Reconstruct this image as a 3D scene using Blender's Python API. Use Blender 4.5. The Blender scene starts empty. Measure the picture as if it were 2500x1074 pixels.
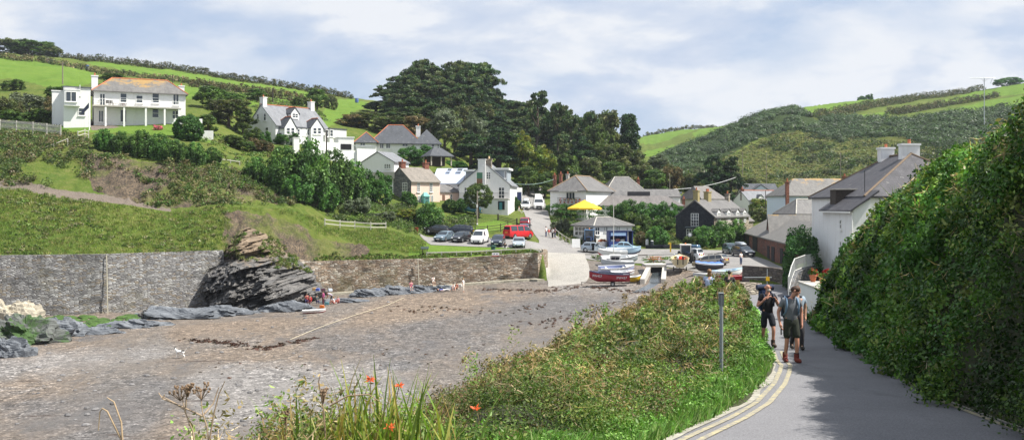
# Cornish cove: beach, sea walls, village and hills, seen from a steep lane.
import bpy, bmesh, math, random
import numpy as np
from mathutils import Vector, Matrix
random.seed(7)
rng = np.random.default_rng(7)
sc = bpy.context.scene
COL = sc.collection
R = math.radians
F, CX, HY = 2450.0, 1250.0, 500.0      # focal length, principal column and eye level, in photo pixels

def P(px, py, d):
 return Vector(((px - CX) / F * d, d, -(py - HY) / F * d))
def XX(px, d): return (px - CX) / F * d
def ZZ(py, d): return -(py - HY) / F * d
def PYZ(z, d): return HY - z * F / d

# ---------------------------------------------------------------- tagging
def tag(o, label=None, cat=None, group=None, kind=None):
 if label: o['label'] = label
 if cat: o['category'] = cat
 if group: o['group'] = group
 if kind: o['kind'] = kind
 return o
def thing(name, label, cat, loc=(0, 0, 0), rz=0.0, group=None, s=1.0):
 o = bpy.data.objects.new(name, None)
 o.empty_display_size = 0.3
 COL.objects.link(o)
 o.location = loc
 o.rotation_euler = (0, 0, rz)
 o.scale = (s, s, s)
 return tag(o, label, cat, group)
def copy_tree(o, parent=None):
 c = o.copy()
 COL.objects.link(c)
 c.parent = parent
 for ch in list(o.children):
  copy_tree(ch, c)
 return c

# ---------------------------------------------------------------- mesh builder
class MB:
 def __init__(s): s.v = []; s.f = []; s.mi = []
 def add(s, vs, fs):
  b = len(s.v)
  s.v += [tuple(x) for x in vs]
  s.f += [tuple(b + i for i in f) for f in fs]
  return s
 def box(s, c, sz, rz=0.0, M=None):
  x, y, z = sz[0] / 2, sz[1] / 2, sz[2] / 2
  vs = [Vector((a, b, e)) for e in (-z, z) for b in (-y, y) for a in (-x, x)]
  if M is not None: vs = [M @ v for v in vs]
  elif rz: vs = [Matrix.Rotation(rz, 3, 'Z') @ v for v in vs]
  c = Vector(c)
  return s.add([v + c for v in vs], [(0, 2, 3, 1), (4, 5, 7, 6), (0, 1, 5, 4), (2, 6, 7, 3), (0, 4, 6, 2), (1, 3, 7, 5)])
 def bb(s, x0, x1, y0, y1, z0, z1):
  return s.box(((x0 + x1) / 2, (y0 + y1) / 2, (z0 + z1) / 2), (abs(x1 - x0), abs(y1 - y0), abs(z1 - z0)))
 def tube(s, pts, rad, n=8, cap=True):
  pts = [Vector(p) for p in pts]
  if not hasattr(rad, '__len__'): rad = [rad] * len(pts)
  vs = []; fs = []; up0 = None
  for i, p in enumerate(pts):
   t = (pts[min(i + 1, len(pts) - 1)] - pts[max(i - 1, 0)])
   t = t.normalized() if t.length > 1e-9 else Vector((0, 0, 1))
   if up0 is None:
    up0 = Vector((0, 0, 1)) if abs(t.z) < .9 else Vector((1, 0, 0))
   a = t.cross(up0)
   if a.length < 1e-4: a = t.orthogonal()
   a.normalize(); b = t.cross(a); up0 = -b if b.length else up0
   up0 = a.cross(t)
   for k in range(n):
    w = 2 * math.pi * k / n
    vs.append(p + (a * math.cos(w) + b * math.sin(w)) * rad[i])
  for i in range(len(pts) - 1):
   for k in range(n):
    k2 = (k + 1) % n
    fs.append((i * n + k, i * n + k2, (i + 1) * n + k2, (i + 1) * n + k))
  if cap:
   fs.append(tuple(range(n))); fs.append(tuple((len(pts) - 1) * n + k for k in reversed(range(n))))
  return s.add(vs, fs)
 def lathe(s, c, prof, n=16):
  c = Vector(c); vs = []; fs = []
  for (r, z) in prof:
   for k in range(n):
    w = 2 * math.pi * k / n
    vs.append(c + Vector((r * math.cos(w), r * math.sin(w), z)))
  for i in range(len(prof) - 1):
   for k in range(n):
    k2 = (k + 1) % n
    fs.append((i * n + k, i * n + k2, (i + 1) * n + k2, (i + 1) * n + k))
  fs.append(tuple(reversed(range(n)))); fs.append(tuple((len(prof) - 1) * n + k for k in range(n)))
  return s.add(vs, fs)
 def disc(s, c, r, ax, h, n=16):          # short cylinder along axis ax
  ax = Vector(ax).normalized()
  return s.tube([Vector(c) - ax * h / 2, Vector(c) + ax * h / 2], r, n)
 def prism(s, poly, d):                    # planar polygon extruded by vector d
  d = Vector(d); n = len(poly); poly = [Vector(p) for p in poly]
  return s.add(poly + [p + d for p in poly],
                     [tuple(reversed(range(n))), tuple(range(n, 2 * n))] + [(i, (i + 1) % n, n + (i + 1) % n, n + i) for i in range(n)])
 def ell(s, c, r, n=12, m=8, M=None):
  vs = []; fs = []; c = Vector(c)
  for j in range(m + 1):
   th = math.pi * j / m
   for k in range(n):
    w = 2 * math.pi * k / n
    q = Vector((r[0] * math.sin(th) * math.cos(w), r[1] * math.sin(th) * math.sin(w), r[2] * math.cos(th)))
    vs.append(c + (M @ q if M is not None else q))
  for j in range(m):
   for k in range(n):
    k2 = (k + 1) % n
    fs.append((j * n + k, (j + 1) * n + k, (j + 1) * n + k2, j * n + k2))
  return s.add(vs, fs)
 def loft(s, rings, close=True, cap=True):
  n = len(rings[0]); vs = [p for r in rings for p in r]; fs = []
  for i in range(len(rings) - 1):
   for k in range(n if close else n - 1):
    k2 = (k + 1) % n
    fs.append((i * n + k, i * n + k2, (i + 1) * n + k2, (i + 1) * n + k))
  if cap and close:
   fs.append(tuple(reversed(range(n)))); fs.append(tuple((len(rings) - 1) * n + k for k in range(n)))
  return s.add(vs, fs)
 def build(s, name, mat, parent=None, smooth=None, bevel=0.0, fix=True):
  me = bpy.data.meshes.new(name)
  me.from_pydata(s.v, [], s.f)
  if fix:
   bm = bmesh.new(); bm.from_mesh(me)
   bmesh.ops.remove_doubles(bm, verts=bm.verts, dist=1e-5)
   if bevel:
    es = [e for e in bm.edges if len(e.link_faces) == 2 and e.calc_face_angle(0) > .5]
    bmesh.ops.bevel(bm, geom=es, offset=bevel, segments=2, affect='EDGES', clamp_overlap=True)
   bmesh.ops.recalc_face_normals(bm, faces=bm.faces)
   bm.to_mesh(me); bm.free()
  nf = len(me.polygons); nl = len(me.loops)
  if nl:                                 # box-like uv in metres for every face
   co = np.empty(len(me.vertices) * 3); me.vertices.foreach_get('co', co); co = co.reshape(-1, 3)
   nr = np.empty(nf * 3); me.polygons.foreach_get('normal', nr); nr = nr.reshape(-1, 3)
   lt = np.empty(nf, dtype=np.int32); me.polygons.foreach_get('loop_total', lt)
   lv = np.empty(nl, dtype=np.int32); me.loops.foreach_get('vertex_index', lv)
   ua = np.stack([-nr[:, 1], nr[:, 0], np.zeros(nf)], 1)
   ul = np.linalg.norm(ua, axis=1)
   ua[ul < 1e-3] = (1, 0, 0); ua /= np.maximum(np.linalg.norm(ua, axis=1), 1e-6)[:, None]
   va = np.cross(nr, ua)
   fi = np.repeat(np.arange(nf), lt)
   uv = np.stack([(co[lv] * ua[fi]).sum(1), (co[lv] * va[fi]).sum(1)], 1)
   me.uv_layers.new(name='uv').data.foreach_set('uv', uv.ravel())
  if smooth is not None:
   me.polygons.foreach_set('use_smooth', [True] * nf)
   me.set_sharp_from_angle(angle=R(smooth))
  if mat is not None: me.materials.append(mat)
  o = bpy.data.objects.new(name, me)
  COL.objects.link(o)
  if parent is not None: o.parent = parent
  return o

# ---------------------------------------------------------------- materials
_M = {}
def newmat(name):
 m = bpy.data.materials.new(name); m.use_nodes = True
 nt = m.node_tree; nt.nodes.clear()
 out = nt.nodes.new('ShaderNodeOutputMaterial')
 b = nt.nodes.new('ShaderNodeBsdfPrincipled')
 nt.links.new(b.outputs[0], out.inputs[0])
 return m, nt, b, out
def nd(nt, t, **k):
 n = nt.nodes.new(t)
 for a, v in k.items(): setattr(n, a, v)
 return n
def lk(nt, a, b): nt.links.new(a, b)
def mixc(nt, fac, a, b, mode='MIX'):
 n = nd(nt, 'ShaderNodeMix', data_type='RGBA', blend_type=mode)
 for i, v in ((0, fac), (6, a), (7, b)):
  if isinstance(v, (int, float)): n.inputs[i].default_value = v
  elif isinstance(v, (tuple, list)): n.inputs[i].default_value = (*v[:3], 1)
  else: lk(nt, v, n.inputs[i])
 return n.outputs[2]
def ramp(nt, fac, stops, interp='LINEAR'):
 n = nd(nt, 'ShaderNodeValToRGB'); cr = n.color_ramp; cr.interpolation = interp
 while len(cr.elements) < len(stops): cr.elements.new(0.5)
 for e, (p, c) in zip(cr.elements, stops):
  e.position = p; e.color = (*c, 1) if hasattr(c, '__len__') else (c, c, c, 1)
 lk(nt, fac, n.inputs[0]); return n.outputs[0]
def coords(nt, kind='Object', scale=(1, 1, 1), rot=(0, 0, 0)):
 t = nd(nt, 'ShaderNodeTexCoord'); m = nd(nt, 'ShaderNodeMapping')
 m.inputs['Scale'].default_value = scale; m.inputs['Rotation'].default_value = rot
 if kind == 'World':
  g = nd(nt, 'ShaderNodeNewGeometry'); lk(nt, g.outputs['Position'], m.inputs[0])
 else: lk(nt, t.outputs[kind], m.inputs[0])
 return m.outputs[0]
def noise(nt, vec, scale, detail=5, rough=.6, dist=0.0):
 n = nd(nt, 'ShaderNodeTexNoise'); n.inputs['Scale'].default_value = scale
 n.inputs['Detail'].default_value = detail; n.inputs['Roughness'].default_value = rough
 n.inputs['Distortion'].default_value = dist
 lk(nt, vec, n.inputs['Vector']); return n.outputs['Fac']
def bump(nt, b, h, dist=.02, strength=1.0):
 n = nd(nt, 'ShaderNodeBump'); n.inputs['Distance'].default_value = dist; n.inputs['Strength'].default_value = strength
 lk(nt, h, n.inputs['Height']); lk(nt, n.outputs[0], b.inputs['Normal'])
def math_(nt, op, a, b=0.0, clamp=False):
 n = nd(nt, 'ShaderNodeMath', operation=op, use_clamp=clamp)
 for i, v in ((0, a), (1, b)):
  if isinstance(v, (int, float)): n.inputs[i].default_value = v
  else: lk(nt, v, n.inputs[i])
 return n.outputs[0]

def mat(name, col, rough=.6, var=.12, sc_=3.0, metal=0.0, coat=0.0, spec=.4, bmp=0.0, kind='World'):
 key = (name, tuple(col))
 if key in _M: return _M[key]
 m, nt, b, out = newmat(name)
 v = coords(nt, kind)
 f = noise(nt, v, sc_, 6, .65)
 c = mixc(nt, ramp(nt, f, [(.3, 0.0), (.7, 1.0)]), tuple(x * (1 - var) for x in col), tuple(min(1, x * (1 + var)) for x in col))
 lk(nt, c, b.inputs['Base Color'])
 b.inputs['Roughness'].default_value = rough; b.inputs['Metallic'].default_value = metal
 b.inputs['Specular IOR Level'].default_value = spec; b.inputs['Coat Weight'].default_value = coat
 b.inputs['Coat Roughness'].default_value = .08
 if bmp: bump(nt, b, f, bmp)
 _M[key] = m; return m

def wallmat(name, col, stain=(.45, .42, .36), amt=.5, rough_bump=.01, bs=6.0):
 if name in _M: return _M[name]
 m, nt, b, out = newmat(name)
 v = coords(nt, 'World'); f = noise(nt, v, .9, 7, .7)
 f2 = noise(nt, coords(nt, 'World', (1.6, 1.6, .25)), 1.2, 5, .7)
 st = math_(nt, 'MULTIPLY', ramp(nt, f2, [(.52, 0.0), (.75, 1.0)]), amt)
 c = mixc(nt, st, mixc(nt, f, tuple(x * .9 for x in col), col), stain)
 lk(nt, c, b.inputs['Base Color']); b.inputs['Roughness'].default_value = .85
 b.inputs['Specular IOR Level'].default_value = .2
 bump(nt, b, noise(nt, v, bs, 4), rough_bump)
 _M[name] = m; return m

def slatemat(name, c0, c1, lichen=0.0, lz=(0, 1), row=.28, licol=(.27, .165, .045), soft=.2):
 """slates in courses; lichen grows along the ridge (object z between lz)"""
 if name in _M: return _M[name]
 m, nt, b, out = newmat(name)
 uv = coords(nt, 'UV')
 br = nd(nt, 'ShaderNodeTexBrick'); lk(nt, uv, br.inputs['Vector'])
 br.inputs['Scale'].default_value = 1.0; br.inputs['Brick Width'].default_value = row * 1.1; br.inputs['Row Height'].default_value = row
 br.inputs['Mortar Size'].default_value = .012; br.inputs['Bias'].default_value = -.1
 br.inputs['Color1'].default_value = (*c0, 1); br.inputs['Color2'].default_value = (*c1, 1)
 br.inputs['Mortar'].default_value = (*[x * .35 for x in c0], 1)
 n1 = noise(nt, coords(nt, 'UV', (1.2, .35, 1)), 1.1, 7, .7)
 c = mixc(nt, math_(nt, 'MULTIPLY', ramp(nt, n1, [(.35, 0.0), (.7, 1.0)]), .55), br.outputs[0], tuple(min(1, x * 1.55) for x in c1))
 n3 = noise(nt, coords(nt, 'World'), 1.9, 6, .75)
 c = mixc(nt, ramp(nt, n3, [(.60, 0.0), (.66, .75)]), c, (.22, .22, .20))
 if lichen:
  sx = nd(nt, 'ShaderNodeSeparateXYZ'); t = nd(nt, 'ShaderNodeTexCoord'); lk(nt, t.outputs['Object'], sx.inputs[0])
  mr = nd(nt, 'ShaderNodeMapRange'); lk(nt, sx.outputs['Z'], mr.inputs['Value'])
  mr.inputs['From Min'].default_value = lz[0]; mr.inputs['From Max'].default_value = lz[1]
  nn = noise(nt, coords(nt, 'Object'), .45, 8, .75)
  mask = math_(nt, 'MULTIPLY', ramp(nt, math_(nt, 'ADD', mr.outputs[0], math_(nt, 'MULTIPLY', math_(nt, 'SUBTRACT', nn, .5), 2.2)), [(.5, 0.0), (.5 + soft, 1.0)]), lichen)
  c = mixc(nt, mask, c, mixc(nt, n3, licol, tuple(min(1, x * 1.3) for x in licol)))
 lk(nt, c, b.inputs['Base Color']); b.inputs['Roughness'].default_value = .7
 bump(nt, b, br.outputs['Fac'], .015, -1.0)
 _M[name] = m; return m

def stonemat(name, cols, sx=.45, sz=.16, patch=None, mort=.5, world=True, dist=.03):
 """coursed rubble: flat random stones, colours from a list, weathered in patches"""
 if name in _M: return _M[name]
 m, nt, b, out = newmat(name)
 uv = coords(nt, 'UV', (1 / sx, 1 / sz, 1))
 w = noise(nt, coords(nt, 'UV'), 1.2, 2)
 vo = nd(nt, 'ShaderNodeTexVoronoi', voronoi_dimensions='2D', feature='F1'); vo.inputs['Scale'].default_value = 1.0
 vo.inputs['Randomness'].default_value = .85
 ad = nd(nt, 'ShaderNodeVectorMath', operation='ADD'); lk(nt, uv, ad.inputs[0])
 lk(nt, w, ad.inputs[1]); lk(nt, ad.outputs[0], vo.inputs['Vector'])
 wn = nd(nt, 'ShaderNodeSeparateColor'); lk(nt, vo.outputs['Color'], wn.inputs[0])
 n = len(cols)
 c = ramp(nt, wn.outputs[0], [((i + .01) / n, cc) for i, cc in enumerate(cols)], 'CONSTANT')
 ve = nd(nt, 'ShaderNodeTexVoronoi', voronoi_dimensions='2D', feature='DISTANCE_TO_EDGE'); ve.inputs['Scale'].default_value = 1.0
 ve.inputs['Randomness'].default_value = .85; lk(nt, ad.outputs[0], ve.inputs['Vector'])
 ed = ramp(nt, ve.outputs['Distance'], [(.02, mort), (.12, 1.0)])
 c = mixc(nt, 1.0, c, ed, 'MULTIPLY')
 if patch:
  for (pc, scale, lo, hi, amt, stretch) in patch:
   pn = noise(nt, coords(nt, 'World', stretch), scale, 6, .7)
   c = mixc(nt, math_(nt, 'MULTIPLY', ramp(nt, pn, [(lo, 0.0), (hi, 1.0)]), amt), c, pc)
 lk(nt, c, b.inputs['Base Color']); b.inputs['Roughness'].default_value = .9; b.inputs['Specular IOR Level'].default_value = .15
 h = math_(nt, 'MULTIPLY', ramp(nt, ve.outputs['Distance'], [(0.0, 0.0), (.25, 1.0)]), math_(nt, 'ADD', .35, wn.outputs[1]))
 bump(nt, b, h, dist)
 _M[name] = m; return m

def leafmat(name, tint=(1, 1, 1), trans=.3, rough=.5):
 if name in _M: return _M[name]
 m, nt, b, out = newmat(name)
 a = nd(nt, 'ShaderNodeAttribute', attribute_name='Col')
 oi = nd(nt, 'ShaderNodeObjectInfo')
 hs = nd(nt, 'ShaderNodeHueSaturation'); lk(nt, a.outputs['Color'], hs.inputs['Color'])
 lk(nt, math_(nt, 'ADD', .488, math_(nt, 'MULTIPLY', oi.outputs['Random'], .024)), hs.inputs['Hue'])
 lk(nt, math_(nt, 'ADD', .82, math_(nt, 'MULTIPLY', oi.outputs['Random'], .36)), hs.inputs['Value'])
 c = mixc(nt, 1.0, hs.outputs[0], tint, 'MULTIPLY')
 lk(nt, c, b.inputs['Base Color']); b.inputs['Roughness'].default_value = rough; b.inputs['Specular IOR Level'].default_value = .25
 tr = nd(nt, 'ShaderNodeBsdfTranslucent'); lk(nt, mixc(nt, 1.0, c, (1.1, 1.25, .6), 'MULTIPLY'), tr.inputs['Color'])
 ms = nd(nt, 'ShaderNodeMixShader'); ms.inputs[0].default_value = trans
 lk(nt, b.outputs[0], ms.inputs[1]); lk(nt, tr.outputs[0], ms.inputs[2]); lk(nt, ms.outputs[0], out.inputs[0])
 _M[name] = m; return m

GLASS = mat('window_glass', (.035, .045, .055), .06, .3, 1.5, spec=.8)
def glassmat():
 return GLASS
WHITE = mat('white_paint', (.78, .78, .76), .5, .06)
WHITEWALL = wallmat('white_render', (.82, .82, .81), amt=.34)
DARKM = mat('dark_metal', (.03, .032, .035), .5, .2)
BLACK = mat('black_rubber', (.015, .015, .016), .8, .2)
WOOD = mat('weathered_wood', (.20, .15, .10), .8, .3, 8)
GREYWOOD = mat('grey_wood', (.42, .38, .31), .85, .25, 8)
DARKWOOD = mat('dark_wood', (.045, .035, .028), .8, .3, 8)
STEEL = mat('galvanised_steel', (.42, .45, .46), .45, .15, 4, metal=.6)
TERRA = mat('terracotta', (.42, .14, .07), .8, .25, 6)
CONC = mat('concrete', (.42, .40, .36), .9, .18, 2.5, bmp=.01)
LEAF = leafmat('leaves', (1.75, 1.72, 1.6)); LEAFD = leafmat('ivy_leaves', (1.5, 1.48, 1.3), .25, .42)
# ---------------------------------------------------------------- numpy noise
_T = rng.random((256, 256))
def vnoise(x, y):
 xi = np.floor(x).astype(int); yi = np.floor(y).astype(int)
 fx = x - xi; fy = y - yi
 fx = fx * fx * (3 - 2 * fx); fy = fy * fy * (3 - 2 * fy)
 a = _T[xi & 255, yi & 255]; b = _T[(xi + 1) & 255, yi & 255]
 c = _T[xi & 255, (yi + 1) & 255]; d = _T[(xi + 1) & 255, (yi + 1) & 255]
 return (a * (1 - fx) + b * fx) * (1 - fy) + (c * (1 - fx) + d * fx) * fy - .5
def fbm(x, y, o=4, g=.5):
 r = 0; a = 1.0
 x = np.asarray(x, float); y = np.asarray(y, float)
 for i in range(o):
  r = r + a * vnoise(x + 17.3 * i, y - 9.1 * i); x = x * 2.03; y = y * 2.03; a *= g
 return r
def gsm(a, s, axis):
 n = int(3 * s + 1); k = np.exp(-.5 * (np.arange(-n, n + 1) / s) ** 2); k /= k.sum()
 pad = [(0, 0)] * a.ndim; pad[axis] = (n, n)
 b = np.pad(a, pad, mode='edge')
 return np.apply_along_axis(lambda v: np.convolve(v, k, 'valid'), axis, b)

# ---------------------------------------------------------------- terrain feature lines
# every line: (px, py, distance) read off the photograph, or (px, z, distance, 'z')
LN = [
 ([(-1500, -13, 14, 'z'), (3600, -13, 14, 'z')], 1),
 ([(-1500, -13.2, 40, 'z'), (0, -13.0, 40, 'z'), (3600, -12.9, 40, 'z')], 8),
 # beach mid
 ([(-1500, -12.9, 75, 'z'), (0, -12.4, 75, 'z'), (900, -12.2, 75, 'z'), (1500, -11.9, 75, 'z'), (1800, -11.8, 72, 'z'), (1900, -10.5, 62, 'z'), (2050, -6.5, 62, 'z'), (3600, -4, 62, 'z')], 12),
 # foot of the sea walls / top of the beach
 ([(-1500, -12.4, 96, 'z'), (0, 775, 108), (100, 772, 109), (250, 765, 111), (500, 748, 118), (660, 733, 122), (800, 717, 127), (1000, 704, 129.5), (1150, 692, 131),
   (1300, 682, 132.5), (1330, 685, 130), (1370, 690, 126), (1432, 692, 122.5), (1560, 692, 120), (1640, 694, 117), (1720, 692, 112), (1812, 690, 101), (1830, -7.9, 99, 'z'), (1930, -7.6, 97, 'z'), (2030, -5.6, 78, 'z'), (2300, -4.6, 76, 'z'), (3600, 0, 74, 'z')], 16),
 # head of the sea walls
 ([(-1500, -4.6, 96.3, 'z'), (0, 624, 108.4), (100, 623, 109.4), (250, 621, 111.4), (530, 612, 118.6), (660, 613, 122.4), (760, 640, 126), (800, 637, 127.4), (1000, 633, 129.9), (1150, 628, 131.4),
   (1310, 617, 132.9), (1327, 618, 132.9), (1333, 682, 131), (1370, 689, 126.6), (1432, 691, 123), (1560, 691, 120.5), (1640, 690, 119), (1720, 688, 114), (1812, 680, 104), (1830, -7.2, 100, 'z'), (1930, -7.0, 98, 'z'), (2030, -5.5, 79, 'z'), (2300, -4.5, 78, 'z'), (3600, 1, 76, 'z')], 2),
 # first break: near edge of the path on the left, boat yard on the right
 ([(-1500, 430, 112), (0, 455, 121), (150, 478, 121), (300, 500, 122.5), (420, 520, 124), (500, 503, 125), (560, 500, 126), (640, 508, 128), (720, 516, 130), (780, 560, 133), (850, 575, 136), (940, 588, 137), (1040, 600, 138), (1150, 604, 138.5),
   (1300, 606, 139.5), (1330, 632, 140), (1432, 634, 139), (1500, 642, 137), (1560, 648, 134), (1640, 655, 130), (1720, 655, 126), (1812, 655, 118), (1900, 665, 106), (2030, -5.3, 90, 'z'), (2300, -3.5, 90, 'z'), (3600, 3, 90, 'z')], 22),
 # foot of the cliff behind the path / back of the car park / quay road
 ([(-1500, 428, 114), (0, 452, 124), (150, 474, 123.5), (300, 496, 125), (420, 514, 126), (560, 494, 129), (640, 502, 131), (720, 510, 134), (800, 545, 140), (880, 552, 141), (940, 556, 142), (1040, 579, 150), (1150, 579, 150.5), (1250, 581, 151),
   (1340, 592, 152), (1430, 610, 149), (1500, 614, 148), (1560, 616, 148), (1640, 615, 147), (1750, 615, 147), (1812, 625, 139), (1900, 640, 126), (2030, 600, 120), (2300, -1, 110, 'z'), (3600, 8, 110, 'z')], 8),
 # top of the cliff / garden edge
 ([(-1500, 240, 140), (0, 345, 140), (100, 352, 139), (205, 372, 137), (300, 383, 136), (420, 392, 137), (520, 408, 139), (600, 428, 142), (700, 452, 146), (800, 500, 150), (880, 512, 152), (940, 520, 154), (1040, 535, 157), (1150, 548, 156), (1250, 548, 159),
   (1300, 561, 160), (1340, 578, 158), (1400, 592, 155), (1500, 598, 154), (1560, 598, 154), (1640, 600, 153), (1750, 600, 157), (1830, 595, 160), (1900, 590, 150), (2030, 560, 145), (2300, 2, 130, 'z'), (3600, 14, 130, 'z')], 14),
 # lawn line, front gardens, roads
 ([(-1500, 220, 158), (0, 312, 156), (150, 318, 157), (250, 322, 156), (400, 335, 154), (520, 352, 155), (600, 372, 164), (700, 376, 172), (800, 398, 175), (880, 430, 172), (940, 500, 165), (1040, 508, 166), (1150, 525, 168), (1250, 524, 171),
   (1300, 535, 172), (1340, 545, 170), (1400, 565, 168), (1560, 572, 168), (1650, 582, 167), (1750, 580, 174), (1830, 575, 175), (1900, 565, 168), (2030, 530, 168), (2300, 5, 160, 'z'), (3600, 20, 160, 'z')], 12),
 # house terraces
 ([(-1500, 190, 176), (0, 285, 172), (150, 300, 170), (300, 303, 170), (450, 305, 170), (520, 315, 172), (620, 352, 184), (720, 354, 188), (820, 362, 190), (880, 380, 196), (1000, 384, 200), (1080, 400, 200), (1150, 480, 190), (1250, 500, 190), (1310, 507, 194),
   (1340, 504, 194), (1400, 508, 190), (1560, 520, 192), (1650, 520, 196), (1750, 528, 206), (1830, 520, 208), (1950, 528, 186), (2100, 500, 190), (2300, 8, 190, 'z'), (3600, 26, 190, 'z')], 10),
 ([(-1500, 120, 240), (0, 214, 232), (150, 208, 232), (230, 214, 232), (420, 218, 236), (520, 224, 236), (620, 240, 236), (760, 272, 240), (820, 300, 240), (900, 310, 240), (1000, 335, 240), (1150, 385, 238), (1300, 432, 238), (1400, 445, 240), (1560, 448, 244),
   (1650, 458, 250), (1800, 468, 250), (1950, 462, 240), (2100, 448, 236), (2300, 440, 230), (3600, 400, 230)], 12),
 ([(-1500, 60, 330), (0, 140, 330), (110, 151, 330), (235, 180, 330), (420, 200, 330), (560, 222, 330), (740, 240, 330), (820, 256, 330), (930, 268, 330), (1050, 268, 310), (1150, 275, 308), (1250, 330, 305), (1400, 385, 300), (1560, 410, 310),
   (1650, 418, 320), (1800, 405, 330), (1950, 400, 330), (2100, 390, 320), (2300, 375, 310), (2500, 350, 310), (3600, 330, 300)], 16),
 ([(-1500, 50, 400), (0, 130, 400), (150, 143, 400), (250, 152, 400), (400, 168, 400), (550, 192, 400), (740, 221, 400), (860, 242, 400), (930, 250, 400), (1050, 268, 360), (1150, 280, 350), (1250, 350, 350), (1400, 400, 345), (1560, 380, 420),
   (1600, 370, 470), (1700, 345, 450), (1760, 325, 430), (1830, 298, 420), (1940, 280, 420), (2010, 300, 420), (2110, 288, 425), (2210, 294, 425), (2330, 280, 420), (2500, 258, 410), (3600, 200, 400)], 16),
 ([(-1500, 46, 480), (0, 127, 480), (150, 139, 480), (250, 147, 480), (400, 163, 480), (550, 187, 480), (740, 217, 480), (860, 240, 480), (930, 247, 480), (1050, 280, 420), (1150, 300, 420), (1250, 370, 420), (1400, 390, 460), (1560, 330, 700),
   (1640, 315, 720), (1700, 309, 720), (1755, 310, 700), (1790, 297, 560), (1830, 286, 480), (1880, 272, 470), (1930, 266, 480), (2000, 250, 560), (2100, 238, 600), (2240, 228, 620), (2340, 222, 620), (2440, 206, 600), (2500, 194, 590), (3600, 100, 560)], 18),
]
_out = np.concatenate([np.arange(-1500, -100, 28.), np.arange(-100, 2600, 5.), np.arange(2600, 3600, 28.)])
PXC = _out
NC = len(PXC)
LD = []; LZ = []
for ent, _n in LN:
 e = [(q[0], q[1] if len(q) == 4 else ZZ(q[1], q[2]), q[2]) for q in ent]
 ex = [q[0] for q in e]
 LZ.append(np.interp(PXC, ex, [q[1] for q in e])); LD.append(np.interp(PXC, ex, [q[2] for q in e]))
LD = np.array(LD); LZ = np.array(LZ)
for i in range(len(LN)):
 if i >= 9:
  LD[i] = gsm(LD[i], 5, 0); LZ[i] = gsm(LZ[i], 5, 0)
 elif i in (5, 6, 7, 8): LD[i] = gsm(LD[i], 1.6, 0); LZ[i] = gsm(LZ[i], 1.6, 0)
for i in range(1, len(LN)):
 LD[i] = np.maximum(LD[i], LD[i - 1] + .05)
# far beyond the skyline the land falls away behind it and runs to the horizon
LD = np.vstack([LD, LD[-1] + 120, np.full(NC, 3500.)]); LZ = np.vstack([LZ, LZ[-1] - 6, np.full(NC, -40.)])
segs = [n for _, n in LN[1:]] + [6, 5]
rowsD = [LD[0]]; rowsZ = [LZ[0]]; rowband = [0]
for i, n in enumerate(segs):
 for k in range(1, n + 1):
  t = k / n
  rowsD.append(LD[i] * (1 - t) + LD[i + 1] * t); rowsZ.append(LZ[i] * (1 - t) + LZ[i + 1] * t); rowband.append(i)
GD = np.array(rowsD); GZ = np.array(rowsZ); rowband = np.array(rowband)
NR = len(GD)
# soften creases on the hill rows only
hill = rowband >= 9
i0 = int(np.argmax(hill)) + 3
sm = gsm(GZ, 2.5, 0); w = np.clip((np.arange(NR) - i0) / 8., 0, 1)[:, None]
GZ = GZ * (1 - w) + sm * w
GPX = np.broadcast_to(PXC, GD.shape)
GX = (GPX - CX) / F * GD
GPY = HY - GZ * F / GD

def inpoly(px, py, poly):
 ins = np.zeros(px.shape, bool); n = len(poly)
 for i in range(n):
  x0, y0 = poly[i]; x1, y1 = poly[(i + 1) % n]
  if y0 == y1: continue
  c = ((y0 > py) != (y1 > py)) & (px < (x1 - x0) * (py - y0) / (y1 - y0) + x0)
  ins ^= c
 return ins
def zone(polys, d0=0, d1=9999):
 m = np.zeros(GD.shape, bool)
 for p in polys: m |= inpoly(GPX, GPY, p)
 return (m & (GD > d0) & (GD < d1)).astype(float)
# bright mown fields and lawns
Zf = zone([[(-300, 120), (0, 138), (110, 151), (235, 179), (232, 195), (205, 212), (120, 213), (60, 196), (0, 194), (-300, 180)],
           [(205, 149), (300, 158), (420, 172), (560, 195), (740, 222), (800, 232), (800, 240), (740, 238), (560, 215), (420, 194), (300, 172), (220, 158)],
           [(280, 196), (420, 205), (560, 226), (640, 236), (720, 250), (740, 262), (640, 262), (520, 245), (300, 222)],
           [(770, 306), (792, 268), (818, 246), (856, 241), (900, 252), (880, 268), (845, 284), (826, 300), (800, 312)]], 200) \
   + zone([[(1944, 272), (1990, 252), (2100, 237), (2240, 227), (2340, 221), (2290, 232), (2200, 243), (2100, 262), (2040, 276), (1985, 282)],
           [(2085, 284), (2200, 268), (2300, 247), (2440, 208), (2520, 196), (2520, 228), (2420, 236), (2300, 256), (2215, 277), (2130, 287)],
           [(2225, 285), (2330, 264), (2420, 244), (2520, 232), (2520, 254), (2400, 268), (2320, 279)],
           [(1560, 352), (1570, 325), (1650, 312), (1700, 306), (1765, 306), (1765, 314), (1700, 318), (1660, 330), (1625, 346), (1590, 352)],
           [(1688, 326), (1720, 316), (1770, 314), (1750, 322), (1700, 334)], [(1560, 386), (1580, 370), (1650, 352), (1640, 362), (1600, 378)]], 250) \
   + zone([[(140, 306), (200, 298), (300, 303), (430, 303), (520, 338), (522, 352), (420, 337), (320, 326), (215, 322), (150, 318)]], 140, 180) \
   + zone([[(1000, 640), (1000, 600), (1045, 588), (1100, 600), (1200, 603), (1318, 604), (1330, 618), (1200, 634), (1000, 640)],
           [(1140, 562), (1165, 546), (1210, 538), (1252, 545), (1240, 560), (1190, 570), (1160, 575)],
           [(1090, 528), (1150, 520), (1160, 530), (1090, 536)], [(860, 520), (940, 517), (945, 526), (860, 530)]], 130, 175)
Zf = np.clip(Zf, 0, 1)
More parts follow.
